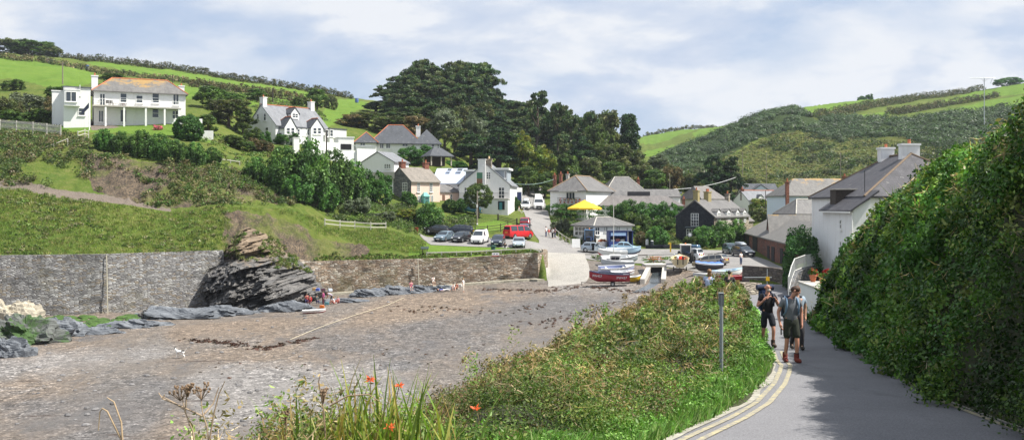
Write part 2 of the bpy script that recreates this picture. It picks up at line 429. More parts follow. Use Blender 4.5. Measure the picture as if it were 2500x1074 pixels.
Zb = zone([[(205, 368), (262, 366), (300, 384), (400, 394), (520, 410), (560, 440), (640, 468), (720, 472), (740, 498), (640, 490), (560, 488), (430, 512), (300, 493), (228, 462), (212, 420)],
           [(548, 520), (590, 516), (660, 528), (735, 548), (765, 578), (830, 588), (880, 596), (902, 612), (890, 632), (760, 642), (540, 645)],
           [(60, 345), (90, 340), (110, 352), (80, 362)]], 115, 152)
Zd = zone([[(1650, 470), (1700, 420), (1780, 380), (1900, 330), (2050, 300), (2200, 300), (2330, 290), (2500, 270), (3600, 270), (3600, 480), (1650, 480)],
           [(1950, 290), (2000, 284), (2080, 270), (2140, 262), (2080, 282), (2000, 296)]], 235)
Zp = zone([[(-1500, 440), (0, 432), (150, 458), (300, 480), (420, 508), (420, 518), (300, 499), (150, 479), (0, 457), (-1500, 470)]], 120.5, 128) \
   + zone([[(170, 300), (250, 300), (300, 312), (225, 318), (215, 306)]], 150, 172)
Zs = np.clip(zone([[(1560, 420), (1600, 372), (1700, 340), (1830, 285), (1940, 268), (1990, 292), (2100, 295), (2330, 283), (2500, 262), (3600, 230), (3600, 400), (2300, 370), (2200, 330), (2050, 350), (1950, 320), (1850, 340), (1750, 400), (1650, 440)]], 240), 0, 1)
# relief noise
amp = np.zeros_like(GD)
bd = rowband[:, None] + np.zeros_like(GD)
amp += np.where(bd <= 2, .10, 0)                    # beach
wall_zone = (bd == 3)
amp += np.where((bd == 4) & (GPX < 1040), .45, 0) + np.where((bd == 4) & (GPX >= 1320), .05, 0)
amp += np.where((bd == 6) & (GPX < 1000), .9, 0) + np.where((bd >= 7) & (bd < 10) & (GPX < 900), .3, 0)
amp += np.where((bd >= 10), .8, 0)
flat = zone([[(1030, 620), (1030, 480), (3600, 480), (3600, 700), (1030, 700)]], 100, 200)
amp = np.where(flat > 0, np.minimum(amp, .04), amp)
amp = np.where((bd >= 7) & (bd <= 9) & (Zf > 0), .12, amp)
amp = gsm(gsm(amp, 1.5, 0), 1.5, 1)
amp[(bd == 3)] = 0
GZ = GZ + amp * fbm(GX * .22, GD * .22, 4) + gsm(gsm(Zb, 1, 0), 1, 1) * 1.6 * (np.abs(fbm(GX * .45, GZ * .8 + GD * .2, 5, .62)) - .25)
GZ = GZ + np.where(bd <= 2, 1, 0) * .10 * fbm(GX * .05, GD * .12, 3)

def g(x, y):
 px = CX + F * x / y
 c = np.searchsorted(PXC, px) - 1; c = max(0, min(NC - 2, c))
 t = (px - PXC[c]) / (PXC[c + 1] - PXC[c]); t = max(0., min(1., t))
 za = np.interp(y, GD[:, c], GZ[:, c]); zb = np.interp(y, GD[:, c + 1], GZ[:, c + 1])
 return float(za * (1 - t) + zb * t)
def G(px, d, dz=0.0):
 x = XX(px, d); return Vector((x, d, g(x, d) + dz))
def hit(px, py, d0=40, d1=700):
 """where the line of sight through a photo pixel meets the terrain"""
 c = int(np.clip(np.searchsorted(PXC, px), 0, NC - 1))
 D = GD[:, c]; Y = HY - GZ[:, c] * F / D
 for i in range(len(D) - 1):
  if D[i] < d0 or D[i] > d1: continue
  if Y[i] >= py > Y[i + 1]:
   t = (Y[i] - py) / (Y[i] - Y[i + 1] + 1e-9)
   d = D[i] + t * (D[i + 1] - D[i]); return Vector((XX(px, d), d, ZZ(py, d)))
 k = int(np.argmin(np.abs(Y - py) + 1e4 * ((D < d0) | (D > d1))))
 d = D[k]; return Vector((XX(px, d), d, GZ[k, c]))

def grid_obj(name, X, Y, Z, fmask, material, attrs=None, kind='structure', smooth=True):
 nr, nc = X.shape
 idx = np.arange(nr * nc).reshape(nr, nc)
 q = np.stack([idx[:-1, :-1], idx[:-1, 1:], idx[1:, 1:], idx[1:, :-1]], -1)
 q = q[fmask] if fmask is not None else q.reshape(-1, 4)
 used = np.unique(q); remap = np.full(nr * nc, -1); remap[used] = np.arange(len(used))
 q = remap[q]
 co = np.stack([X.ravel(), Y.ravel(), Z.ravel()], 1)[used]
 me = bpy.data.meshes.new(name)
 me.vertices.add(len(co)); me.vertices.foreach_set('co', co.astype(np.float32).ravel())
 me.loops.add(q.size); me.loops.foreach_set('vertex_index', q.ravel().astype(np.int32))
 me.polygons.add(len(q)); me.polygons.foreach_set('loop_start', np.arange(0, q.size, 4, dtype=np.int32))
 me.polygons.foreach_set('use_smooth', np.full(len(q), smooth))
 for an, arr in (attrs or {}).items():
  a = me.attributes.new(an, 'FLOAT_COLOR', 'POINT')
  a.data.foreach_set('color', arr.reshape(-1, 4)[used].astype(np.float32).ravel())
 me.update(calc_edges=True); me.validate()
 me.materials.append(material)
 o = bpy.data.objects.new(name, me); COL.objects.link(o)
 if kind: o['kind'] = kind
 return o

# ---------------------------------------------------------------- ground materials
def groundmat():
 m, nt, b, out = newmat('hillside_ground')
 a1 = nd(nt, 'ShaderNodeAttribute', attribute_name='Zone'); a2 = nd(nt, 'ShaderNodeAttribute', attribute_name='Zone2')
 s1 = nd(nt, 'ShaderNodeSeparateColor'); lk(nt, a1.outputs['Color'], s1.inputs[0])
 s2 = nd(nt, 'ShaderNodeSeparateColor'); lk(nt, a2.outputs['Color'], s2.inputs[0])
 v = coords(nt, 'World')
 nb = noise(nt, v, .12, 6, .65); nf = noise(nt, v, .9, 6, .7); nvf = noise(nt, v, 4.5, 5, .7)
 rough = mixc(nt, ramp(nt, nb, [(.35, 0.0), (.65, 1.0)]), (.065, .110, .020), (.115, .140, .032))
 rough = mixc(nt, ramp(nt, nf, [(.50, 0.0), (.72, .65)]), rough, (.175, .165, .062))
 rough = mixc(nt, ramp(nt, nf, [(.3, .7), (.46, 0.0)]), rough, (.030, .058, .012))
 rough = mixc(nt, ramp(nt, nvf, [(.58, 0.0), (.8, .6)]), rough, (.24, .22, .12))
 field = mixc(nt, ramp(nt, nb, [(.3, 0.0), (.7, 1.0)]), (.090, .165, .026), (.135, .205, .036))
 field = mixc(nt, ramp(nt, nf, [(.45, 0.0), (.75, .5)]), field, (.070, .135, .020))
 bare = mixc(nt, ramp(nt, nf, [(.3, 0.0), (.7, 1.0)]), (.075, .058, .044), (.215, .165, .115))
 bare = mixc(nt, ramp(nt, nvf, [(.45, 0.0), (.55, .8)]), bare, (.045, .042, .038))
 bare = mixc(nt, ramp(nt, nb, [(.50, 0.0), (.60, .75)]), bare, rough)
 dry = mixc(nt, ramp(nt, nb, [(.35, 0.0), (.65, 1.0)]), (.058, .082, .018), (.105, .105, .032))
 dry = mixc(nt, ramp(nt, nf, [(.5, 0.0), (.7, .7)]), dry, (.050, .055, .018))
 scrub = mixc(nt, nf, (.022, .038, .014), (.045, .065, .022))
 path = mixc(nt, nf, (.12, .10, .085), (.22, .185, .155))
 def ed(z): return ramp(nt, math_(nt, 'ADD', z, math_(nt, 'MULTIPLY', math_(nt, 'SUBTRACT', nf, .5), .55)), [(.4, 0.0), (.6, 1.0)])
 c = mixc(nt, ed(s2.outputs[0]), rough, dry)
 c = mixc(nt, ed(s1.outputs[2]), c, scrub)
 c = mixc(nt, ed(s1.outputs[1]), c, bare)
 c = mixc(nt, ed(s1.outputs[0]), c, field)
 c = mixc(nt, ed(s2.outputs[1]), c, path)
 lk(nt, c, b.inputs['Base Color']); b.inputs['Roughness'].default_value = .95; b.inputs['Specular IOR Level'].default_value = .05
 bump(nt, b, math_(nt, 'ADD', nf, math_(nt, 'MULTIPLY', nvf, .5)), .35, .9)
 return m
def beachmat():
 m, nt, b, out = newmat('shingle_beach')
 v = coords(nt, 'World'); vs = coords(nt, 'World', (.70, .34, 1), (0, 0, R(-12)))
 big = noise(nt, vs, .060, 7, .62, .5); mid = noise(nt, vs, .32, 7, .68, .3); fine = noise(nt, v, 3.4, 6, .8)
 c = mixc(nt, ramp(nt, big, [(.42, 0.0), (.55, 1.0)]), (.158, .138, .120), (.195, .155, .120))
 c = mixc(nt, ramp(nt, mid, [(.46, 0.0), (.74, .7)]), c, (.175, .166, .160))
 c = mixc(nt, ramp(nt, mid, [(.30, .8), (.46, 0.0)]), c, (.088, .090, .098))
 za = nd(nt, 'ShaderNodeAttribute', attribute_name='Zone'); zs = nd(nt, 'ShaderNodeSeparateColor'); lk(nt, za.outputs['Color'], zs.inputs[0])
 def zed(o): return ramp(nt, math_(nt, 'ADD', o, math_(nt, 'MULTIPLY', math_(nt, 'SUBTRACT', mid, .5), 1.3)), [(.30, 0.0), (.70, 1.0)])
 c = mixc(nt, math_(nt, 'MULTIPLY', zed(zs.outputs[2]), .8), c, (.235, .225, .218))
 c = mixc(nt, math_(nt, 'MULTIPLY', zed(zs.outputs[0]), .85), c, (.205, .158, .118))
 c = mixc(nt, math_(nt, 'MULTIPLY', zed(zs.outputs[1]), .65), c, (.115, .114, .118))
 peb = ramp(nt, math_(nt, 'ADD', math_(nt, 'MULTIPLY', mid, .6), math_(nt, 'MULTIPLY', big, .4)), [(.40, .15), (.56, 1.0)])
 for scale, lo, hi in ((2.4, .60, 1.35), (8.0, .35, 2.8)):
  vo = nd(nt, 'ShaderNodeTexVoronoi', feature='F1'); vo.inputs['Scale'].default_value = scale; lk(nt, v, vo.inputs['Vector'])
  sp = nd(nt, 'ShaderNodeSeparateColor'); lk(nt, vo.outputs['Color'], sp.inputs[0])
  c2 = mixc(nt, 1.0, c, ramp(nt, sp.outputs[0], [(0.0, lo), (.3, .75), (.7, 1.12), (.93, 1.35), (1.0, hi)]), 'MULTIPLY')
  c = mixc(nt, peb, c, c2)
 c = mixc(nt, ramp(nt, math_(nt, 'ADD', sp.outputs[1], math_(nt, 'MULTIPLY', mid, .4)), [(1.06, 0.0), (1.09, 1.0)]), c, (.48, .46, .44))
 wd = noise(nt, coords(nt, 'World', (.20, 1.0, 1), (0, 0, R(-10))), .40, 9, .82, .5)
 c = mixc(nt, ramp(nt, wd, [(.60, 0.0), (.635, .9)]), c, (.050, .034, .028))
 c = mixc(nt, ramp(nt, fine, [(.3, .55), (.5, 0.0)]), c, (.075, .07, .068))
 lk(nt, c, b.inputs['Base Color']); lk(nt, ramp(nt, mid, [(.36, .35), (.46, .85)]), b.inputs['Roughness']); b.inputs['Specular IOR Level'].default_value = .3
 bump(nt, b, math_(nt, 'ADD', fine, math_(nt, 'MULTIPLY', sp.outputs[0], .8)), .10, .9)
 return m
def tarmat(name, c0, c1, sc_=1.0, spk=60.):
 m, nt, b, out = newmat(name)
 v = coords(nt, 'World'); n1 = noise(nt, v, .5 * sc_, 6, .65); n2 = noise(nt, v, spk, 4, .8); n3 = noise(nt, coords(nt, 'World', (1, .25, 1), (0, 0, R(20))), 1.3, 5, .7)
 c = mixc(nt, ramp(nt, n1, [(.3, 0.0), (.7, 1.0)]), c0, c1)
 c = mixc(nt, 1.0, c, ramp(nt, n2, [(.32, .55), (.5, 1.0), (.68, 1.5)]), 'MULTIPLY')
 c = mixc(nt, ramp(nt, n3, [(.6, 0.0), (.72, .45)]), c, tuple(x * .6 for x in c0))
 lk(nt, c, b.inputs['Base Color']); b.inputs['Roughness'].default_value = .85; b.inputs['Specular IOR Level'].default_value = .3
 bump(nt, b, n2, .006)
 return m
sm1 = lambda a: gsm(gsm(a, .6, 0), .6, 1)
z1 = np.stack([sm1(Zf), sm1(Zb), sm1(Zs), np.ones_like(Zf)], -1)
z2 = np.stack([sm1(Zd), sm1(np.clip(Zp, 0, 1)), np.zeros_like(Zf), np.ones_like(Zf)], -1)
fb = rowband[1:][:, None] + np.zeros((1, NC - 1), int)
fpx = (GPX[:-1, :-1] + GPX[:-1, 1:]) / 2
isbeach = (fb <= 2) | ((fb == 3) & (fpx > 1335) & (fpx < 1830)) | ((fb == 4) & (fpx > 1335) & (fpx < 1815))
isbeach &= ~((fb <= 3) & (fpx > 1840))
HILLM = groundmat(); BEACHM = beachmat()
Bs = zone([[(820, 802), (900, 745), (1000, 722), (1200, 704), (1330, 698), (1420, 702), (1300, 726), (1150, 746), (1000, 776), (900, 800)], [(370, 800), (640, 776), (760, 764), (800, 785), (600, 818), (420, 832)]], 40, 135)
Bd = zone([[(700, 812), (1000, 792), (1250, 737), (1500, 716), (1580, 738), (1300, 792), (1000, 832), (760, 852)], [(560, 820), (760, 815), (700, 835), (500, 838)], [(-200, 1100), (0, 1000), (250, 950), (520, 915), (430, 1000), (330, 1100)], [(700, 880), (1100, 830), (1250, 850), (1000, 900)]], 40, 135)
Bp = zone([[(-300, 900), (0, 868), (330, 845), (450, 842), (430, 872), (250, 892), (0, 930)], [(430, 905), (800, 885), (1080, 935), (1000, 1010), (480, 1050)], [(780, 870), (1000, 840), (1200, 800), (1150, 840), (900, 880)], [(1250, 700), (1420, 694), (1640, 700), (1600, 720), (1300, 716)]], 40, 135)
zb_ = np.stack([gsm(gsm(Bs, 2, 0), 4, 1), gsm(gsm(Bd, 2, 0), 4, 1), gsm(gsm(Bp, 2, 0), 4, 1), np.ones_like(Zf)], -1)
grid_obj('beach', GX, GD, GZ, isbeach, BEACHM, {'Zone': zb_})
grid_obj('hillside', GX, GD, GZ, ~isbeach, HILLM, {'Zone': z1, 'Zone2': z2})

# ---------------------------------------------------------------- roads of the village
TAR = tarmat('village_tarmac', (.185, .18, .175), (.245, .235, .225), .6, 14.)  # village tarmac, a paler grey than the lane
def strip(name, rows, material, lift, n=10, step=1.5):
 """rows: (distance, left px, right px); draped on the terrain"""
 ds = [r[0] for r in rows]
 dd = np.arange(ds[0], ds[-1] + .01, step); a = np.interp(dd, ds, [r[1] for r in rows]); b_ = np.interp(dd, ds, [r[2] for r in rows])
 t = np.linspace(0, 1, n)
 PXs = a[:, None] + (b_ - a)[:, None] * t; DD = dd[:, None] + 0 * PXs; X = (PXs - CX) / F * DD
 Z = np.vectorize(g)(X, DD) + (np.interp(DD, *lift) if isinstance(lift, tuple) else lift)
 return grid_obj(name, X, DD, Z, None, material)
strip('road', [(144, 1322, 1800), (146, 1318, 1800), (149, 1316, 1760), (150.4, 1316, 1560), (152.5, 1316, 1425), (156, 1306, 1378), (160, 1297, 1355), (170, 1285, 1346), (180, 1279, 1340), (190, 1275, 1336), (200, 1272, 1330), (222, 1292, 1326)], TAR, .06, 40, .9)
strip('road_to_lane', [(103, 1835, 1925), (108, 1830, 1915), (115, 1780, 1905), (122, 1712, 1890), (129, 1655, 1875), (135, 1585, 1850), (139, 1440, 1832), (142, 1400, 1815), (144, 1322, 1800)], TAR, .06, 40, .9)
strip('car_park', [(139.2, 1052, 1318), (141, 1046, 1322), (145, 1035, 1320), (150.2, 1022, 1318)], TAR, .05, 30, .7)
SLIP = tarmat('slipway_concrete', (.27, .26, .235), (.335, .315, .285), .8, 8.)
strip('slipway', [(119.5, 1350, 1392), (121.5, 1340, 1412), (124, 1338, 1432), (127, 1338, 1440), (131, 1335, 1440), (136, 1330, 1436), (140, 1326, 1430), (144.4, 1322, 1428)], SLIP, ([119.5, 123, 126, 150], [-.22, .0, .075, .075]), 16, .6)
# ---------------------------------------------------------------- the near headland: lane, verge and ivy bank
ND = [-6, 0, 5, 8, 11, 13, 15, 20, 24, 26, 30, 36, 40, 45, 50, 60, 75, 84, 92]
def tab(*pairs):
 xs = [p[0] for p in pairs]; ys = [p[1] for p in pairs]
 return lambda d: np.interp(d, xs, ys)
XL = tab((-6, -5.4), (0, -2.8), (6, -.4), (11, 1.75), (13, 2.68), (15, 3.5), (18, 4.55), (20.5, 5.32), (22.5, 5.9), (24, 6.18), (30, 7.6), (40, 9.9), (60, 14.4), (75, 17.6), (84, 18.6), (92, 19.5))
XR = tab((-6, 3.0), (0, 4.0), (11, 5.92), (15, 6.62), (20.5, 7.87), (24, 8.7), (30, 9.98), (40, 12.2), (50, 14.6), (60, 17.0), (75, 20.6), (84, 23.0), (92, 25.0))
ZR = tab((-6, -1.0), (0, -1.6), (11, -2.58), (15, -2.98), (20.5, -3.44), (23.4, -3.69), (28, -4.0), (40, -4.8), (60, -6.0), (75, -6.8), (84, -7.1), (92, -7.3))
XC = tab((-6, -7), (0, -4.0), (5, -2.7), (8, -1.95), (13, -1.0), (20, -.1), (30, 2.3), (45, 7.0), (60, 12.0), (75, 15.4), (84, 16.5), (92, 16.9))
ZC = tab((-6, -1.5), (0, -1.75), (8, -2.25), (13, -2.85), (20, -3.55), (30, -4.15), (45, -4.35), (60, -5.5), (75, -6.7), (84, -7.2), (92, -7.6))
HH = tab((-6, .1), (8, .1), (11, .12), (15, .2), (20, .35), (24, .7), (28, .80), (36, .62), (45, .55), (55, .45), (65, .25), (75, .1), (92, 0))
XT = tab((-6, 5.0), (0, 6.0), (11, 7.35), (15, 7.95), (25, 10.3), (32, 11.9), (40, 13.55), (46, 15.0), (50, 16.0), (60, 18.2), (75, 22.0), (92, 26.4))
ZT = tab((-6, 4.2), (0, 3.6), (11, 2.2), (15, 1.1), (20, .5), (25, .05), (32, -.85), (40, -2.6), (46, -4.4), (50, -5.0), (60, -5.9), (75, -6.7), (92, -7.25))
def near_section(d):
 xc, zc, xl, xr, zr, h, xt, zt = XC(d), ZC(d), XL(d), XR(d), ZR(d), HH(d), XT(d), ZT(d)
 far = np.clip((d - 46) / 8, 0, 1)
 hump = max(zr, zc) + h
 cp = [(xc - 7, -13.3), (xc - 3.4, -9.5), (xc - .9, zc - 1.6), (xc, zc), (xc + .3 * (xl - xc), hump - .1 * h), (xc + .62 * (xl - xc), hump), (xl - .45, zr + .45 * h + .06), (xl, zr + .02),
          (xr, zr + .02), (xr + .25, zr + .12), (xr + .25 + .40 * (xt - xr - .25), zr + .62 * (zt - zr)), (xt, zt), (xt + 1.2, zt + .5), (xt + 7, zt + 2.2 * (1 - far) + .1), (xt + 40, zt + 12 * (1 - far) + 1.5 * far)]
 return cp
NSUB = [4, 4, 3, 6, 6, 6, 3, 14, 2, 8, 8, 3, 5, 8]
nd_ = np.arange(-6, 92.1, .5)
NX = []; NZ = []
for d in nd_:
 cp = near_section(d); xs = []; zs = []
 for i, n in enumerate(NSUB):
  for k in range(n):
   t = k / n; xs.append(cp[i][0] * (1 - t) + cp[i + 1][0] * t); zs.append(cp[i][1] * (1 - t) + cp[i + 1][1] * t)
 xs.append(cp[-1][0]); zs.append(cp[-1][1]); NX.append(xs); NZ.append(zs)
NX = np.array(NX); NZ = np.array(NZ); NY = nd_[:, None] + 0 * NX
cs = np.cumsum([0] + NSUB)
colid = np.arange(NX.shape[1])
nz_amp = np.where((colid >= cs[7]) & (colid <= cs[8]), 0, .28)[None, :] * np.ones_like(NX)
NZ = NZ + nz_amp * fbm(NX * .6, NY * .6, 4) + np.where(colid >= cs[10], .40, 0)[None, :] * fbm(NX * .35 + 5, NY * .42, 3)
nfm = np.ones((NX.shape[0] - 1, NX.shape[1] - 1), bool); fc = np.arange(NX.shape[1] - 1)[None, :] + 0 * nfm
LANE = tarmat('lane_tarmac', (.145, .145, .155), (.19, .19, .20), .8, 45.)
SOIL, nt_, b_, o_ = newmat('undergrowth_soil')
lk(nt_, mixc(nt_, noise(nt_, coords(nt_, 'World'), 2.5, 6, .7), (.018, .022, .010), (.05, .055, .022)), b_.inputs['Base Color']); b_.inputs['Roughness'].default_value = 1
grid_obj('lane', NX, NY, NZ, (fc >= cs[7]) & (fc < cs[8]), LANE)
grid_obj('verge_bank', NX, NY, NZ, fc < cs[7], SOIL)
grid_obj('lane_side_bank', NX, NY, NZ, fc >= cs[8], SOIL)
def nearz(x, d):
 i = int(np.clip(np.searchsorted(nd_, d), 1, len(nd_) - 1)); t = (d - nd_[i - 1]) / .5
 return float(np.interp(x, NX[i - 1], NZ[i - 1]) * (1 - t) + np.interp(x, NX[i], NZ[i]) * t)
# painted edge lines
def marking(off0, off1, side, d0, d1, m, wob=0.0, name='road_marking'):
 dd = np.arange(d0, d1, .35); fn = XL if side == 'L' else XR
 w = wob * fbm(dd * .7, dd * 0 + off0 * 9, 2)
 X = np.stack([fn(dd) + off0 + w, fn(dd) + off1 + w], 1); Y = np.stack([dd, dd], 1); Z = ZR(Y) + .024 + .006
 grid_obj(name, X, Y, Z, None, m)
YEL, nt_, b_, o_ = newmat('worn_yellow_paint')
lk(nt_, mixc(nt_, ramp(nt_, noise(nt_, coords(nt_, 'World'), 9, 6, .75), [(.40, 0.0), (.58, 1.0)]), (.40, .35, .20), (.21, .20, .18)), b_.inputs['Base Color']); b_.inputs['Roughness'].default_value = .8
marking(.10, .19, 'L', 5, 27, YEL); marking(.30, .39, 'L', 5, 27, YEL)
marking(-.19, -.10, 'R', 5, 44, YEL)
marking(-.055, .0, 'R', 5, 30, mat('pale_road_edge', (.33, .31, .27), .9, .4, 7), .05, 'road_edge')
marking(-.10, .06, 'L', 8, 27, mat('pale_kerb_edge', (.31, .295, .255), .9, .4, 5), .10, 'road_edge')

# ---------------------------------------------------------------- stone walls as ribbons with thickness
def ribbon(name, pts, zb, zt, th, material, parent=None, jit=0.0, cap=None, rows=1, seed=0, back=True):
 """pts: ground plan polyline; zb, zt: functions or lists per point; front is the right-hand side of travel"""
 p = [Vector((q[0], q[1])) for q in pts]; n = len(p)
 nr = []
 for i in range(n):
  t = (p[min(i + 1, n - 1)] - p[max(i - 1, 0)]).normalized(); nr.append(Vector((t.y, -t.x)))
 s = [0]
 for i in range(1, n): s.append(s[-1] + (p[i] - p[i - 1]).length)
 vs = []; uvs = []; fs = []; W = rows + 3
 for i in range(n):
  b, t_ = zb[i], zt[i]
  for k in range(rows + 1):
   z = b + (t_ - b) * k / rows
   j = jit * float(fbm(np.array([s[i] * .6 + seed]), np.array([z * .9]), 3)[0]) if jit else 0
   q = p[i] + nr[i] * (th * .5 + j + .10 * (1 - k / rows) * (rows > 1)); vs.append((q.x, q.y, z)); uvs.append((s[i], z))
  q = p[i] - nr[i] * th * .5; vs.append((q.x, q.y, t_)); uvs.append((s[i], t_ + th))
  vs.append((q.x, q.y, b)); uvs.append((s[i], t_ + th + (t_ - b)))
 for i in range(n - 1):
  for k in range(W - 1):
   fs.append((i * W + k, (i + 1) * W + k, (i + 1) * W + k + 1, i * W + k + 1))
 fs.append(tuple(range(W))); fs.append(tuple((n - 1) * W + k for k in reversed(range(W))))
 me = bpy.data.meshes.new(name); me.from_pydata(vs, [], fs)
 lv = [l.vertex_index for l in me.loops]
 me.uv_layers.new(name='uv').data.foreach_set('uv', [c for v in lv for c in uvs[v]])
 me.materials.append(material)
 o = bpy.data.objects.new(name, me); COL.objects.link(o)
 if parent: o.parent = parent
 return o
SEAL = stonemat('sea_wall_grey', [(.20, .195, .195), (.26, .255, .25), (.36, .355, .35), (.27, .235, .19), (.31, .305, .295), (.22, .215, .21), (.42, .42, .41), (.28, .275, .275)], .42, .14,
    [((.17, .155, .10), .35, .52, .70, .65, (1, 1, 1)), ((.10, .095, .085), .5, .58, .78, .5, (1, 1, 1.5))], .68, dist=.09)
SEAR = stonemat('sea_wall_brown', [(.25, .195, .145), (.34, .26, .19), (.42, .345, .27), (.29, .215, .155), (.38, .33, .275), (.22, .18, .14), (.54, .50, .43), (.29, .25, .205)], .45, .15,
    [((.16, .15, .075), .3, .50, .66, .6, (1, 1, 1)), ((.22, .135, .09), .22, .52, .66, .4, (1, 1, 1))], .68, dist=.09)
def sea_wall(px0, px1, label, material, extra=()):
 cols = np.arange(px0, px1 + 1, 9.0)
 b0 = np.interp(cols, PXC, LD[3]); z0 = np.interp(cols, PXC, LZ[3]); z1 = np.interp(cols, PXC, LZ[4])
 pts = [(XX(c, d), d + .1) for c, d in zip(cols, b0)]; zb = [z - .5 for z in z0]; zt = list(z1 + .06)
 for (c, d, zbb, ztt) in extra: pts.append((XX(c, d), d)); zb.append(zbb); zt.append(ztt)
 o = ribbon('sea_wall', pts, zb, zt, .55, material, jit=.22, rows=9)
 return tag(o, label, 'sea wall')
sea_wall(-1490, 545, 'long grey stone sea wall under the grassy bank, left of the dark rock outcrop', SEAL)
sea_wall(672, 1318, 'brown stone sea wall curving to the slipway below the parked cars', SEAR,
         [(1322, 133.0, -10.3, -6.36), (1326, 133.5, -10.2, -6.36), (1329, 134.3, -9.8, -6.34), (1331, 135.6, -9.5, -6.3), (1331.3, 137.5, -9.0, -6.25), (1329, 140, -8.2, -6.2), (1326, 143, -7.4, -6.3)])
COB = mat('pale_wall_pole', (.45, .42, .33), .8, .2)
for px, y0, y1, lab in ((261, 622, 768, 'pale pole standing against the grey sea wall'), (1021, 632, 700, 'pale pole standing against the brown sea wall')):
 d = float(np.interp(px, PXC, LD[3])) - .45
 tag(MB().tube([P(px - 1, y0, d), P(px + 2, y1, d - .25)], .06, 6).build('marker_pole', COB), lab, 'pole')
# narrow ledge of stone at the foot of the brown wall
cols = np.arange(800, 1330, 10.)
dl = np.interp(cols, PXC, LD[3]) - 1.5; zl = np.interp(cols, PXC, LZ[3])
tag(ribbon('stone_ledge', [(XX(c, d), d) for c, d in zip(cols, dl)], list(zl - .8), list(zl + .22), 1.2, mat('pale_ledge', (.30, .28, .22), .9, .35, 3, bmp=.05), jit=.35, rows=3, seed=5),
 'low pale stone ledge running along the foot of the brown sea wall', 'ledge')

# ---------------------------------------------------------------- rocks
def rockmat(name, lo, hi, tan=None, tanz=(0, 1), weed=None, strat=(.5, .5, 5.0)):
 m, nt, b, out = newmat(name)
 v = coords(nt, 'World', strat, (0, R(14), 0)); n1 = noise(nt, v, .7, 8, .7, .3); n2 = noise(nt, coords(nt, 'World'), 1.1, 6, .7)
 c = mixc(nt, ramp(nt, n1, [(.32, 0.0), (.7, 1.0)]), lo, hi)
 c = mixc(nt, ramp(nt, n2, [(.55, 0.0), (.75, .5)]), c, tuple(x * 1.5 for x in hi))
 if tan:
  sx = nd(nt, 'ShaderNodeSeparateXYZ'); gg = nd(nt, 'ShaderNodeNewGeometry'); lk(nt, gg.outputs['Position'], sx.inputs[0])
  mr = nd(nt, 'ShaderNodeMapRange'); lk(nt, sx.outputs['Z'], mr.inputs['Value']); mr.inputs['From Min'].default_value = tanz[0]; mr.inputs['From Max'].default_value = tanz[1]
  k = ramp(nt, math_(nt, 'ADD', mr.outputs[0], math_(nt, 'MULTIPLY', math_(nt, 'SUBTRACT', n2, .5), 1.5)), [(.4, 0.0), (.6, 1.0)])
  c = mixc(nt, k, c, mixc(nt, ramp(nt, n1, [(.35, 0.0), (.65, 1.0)]), tuple(x * .45 for x in tan), tan))
 if weed: c = mixc(nt, ramp(nt, noise(nt, coords(nt, 'World'), .55, 5, .7), [(.48, 0.0), (.58, .9)]), c, weed)
 lk(nt, c, b.inputs['Base Color']); b.inputs['Roughness'].default_value = .75; b.inputs['Specular IOR Level'].default_value = .3
 bump(nt, b, math_(nt, 'ADD', n1, math_(nt, 'MULTIPLY', n2, .4)), .25, .9)
 return m
ROCKM = rockmat('slate_rock', (.050, .052, .055), (.19, .18, .17), (.25, .19, .13), (-8.3, -4.3))
ROCKB = rockmat('blue_slate_rock', (.075, .085, .10), (.20, .215, .235), strat=(.6, .6, 3))
ROCKW = rockmat('weedy_rock', (.05, .055, .05), (.15, .16, .15), weed=(.045, .10, .02), strat=(.6, .6, 2.5))
def ridged(x, y, o=5):
 r = 0; a = 1.
 for i in range(o):
  r = r + a * (1 - 2 * np.abs(vnoise(x + 13 * i, y + 7 * i)) * 2); x = x * 2.1; y = y * 2.1; a *= .5
 return r / 2
nu, nv = 300, 230
U, V = np.meshgrid(np.linspace(-.20, 1.20, nu), np.linspace(-.06, 1.0, nv))
uc = np.clip(U, 0, 1); vc = np.clip(V, 0, 1)
Lx = np.interp(vc, [0, .12, .35, .55, .72, .82, 1], [510, 499, 505, 516, 526, 540, 558]); Rx = np.interp(vc, [0, .12, .28, .42, .55, .7, .85, 1], [728, 768, 786, 766, 764, 750, 738, 728])
px_ = Lx + (Rx - Lx) * np.where(U < 0, U * .22, np.where(U > 1, 1 + (U - 1) * .3, U)) + 9 * fbm(V * 7 + 3, U * 3, 3)
py_ = np.interp(uc, [0, .3, .6, 1], [754, 762, 764, 748]) * (1 - V) + np.interp(uc, [0, .2, .4, .7, 1], [556, 548, 560, 590, 618]) * V
dd_ = np.interp(uc, [0, .3, .6, 1], [115.5, 112.3, 112.8, 119.0]) + np.interp(vc, [0, .25, .5, .65, .82, 1], [0, 1.0, 2.6, 4.6, 7.0, 12.5]) - np.interp(uc, [0, 1], [0, 3.0]) * vc
dd_ = dd_ + 70 * np.clip(-U, 0, 1) ** 1.4 + 70 * np.clip(U - 1, 0, 1) ** 1.4
xx_ = (px_ - CX) / F * dd_; zz_ = -(py_ - HY) / F * dd_
ca, sa = math.cos(R(14)), math.sin(R(14))
s_ = xx_ * ca + zz_ * sa; t_ = -xx_ * sa + zz_ * ca
def strata(f, sf, seed, wob):
 q = t_ * f + wob * fbm(s_ * .15 + seed, t_ * .3 - seed, 4); la = np.floor(q).astype(int); fr_ = q - la
 hb_ = _T[(la * 7 + seed) & 255, 3]; ce = np.floor(s_ * sf * (.6 + .8 * hb_) + hb_ * 17 + .7 * fbm(s_ * .5 + seed, t_ * .9, 2)).astype(int)
 return _T[(la * 13 + seed) & 255, (ce * 5 + la * 3) & 255] - .5, fr_ - .5
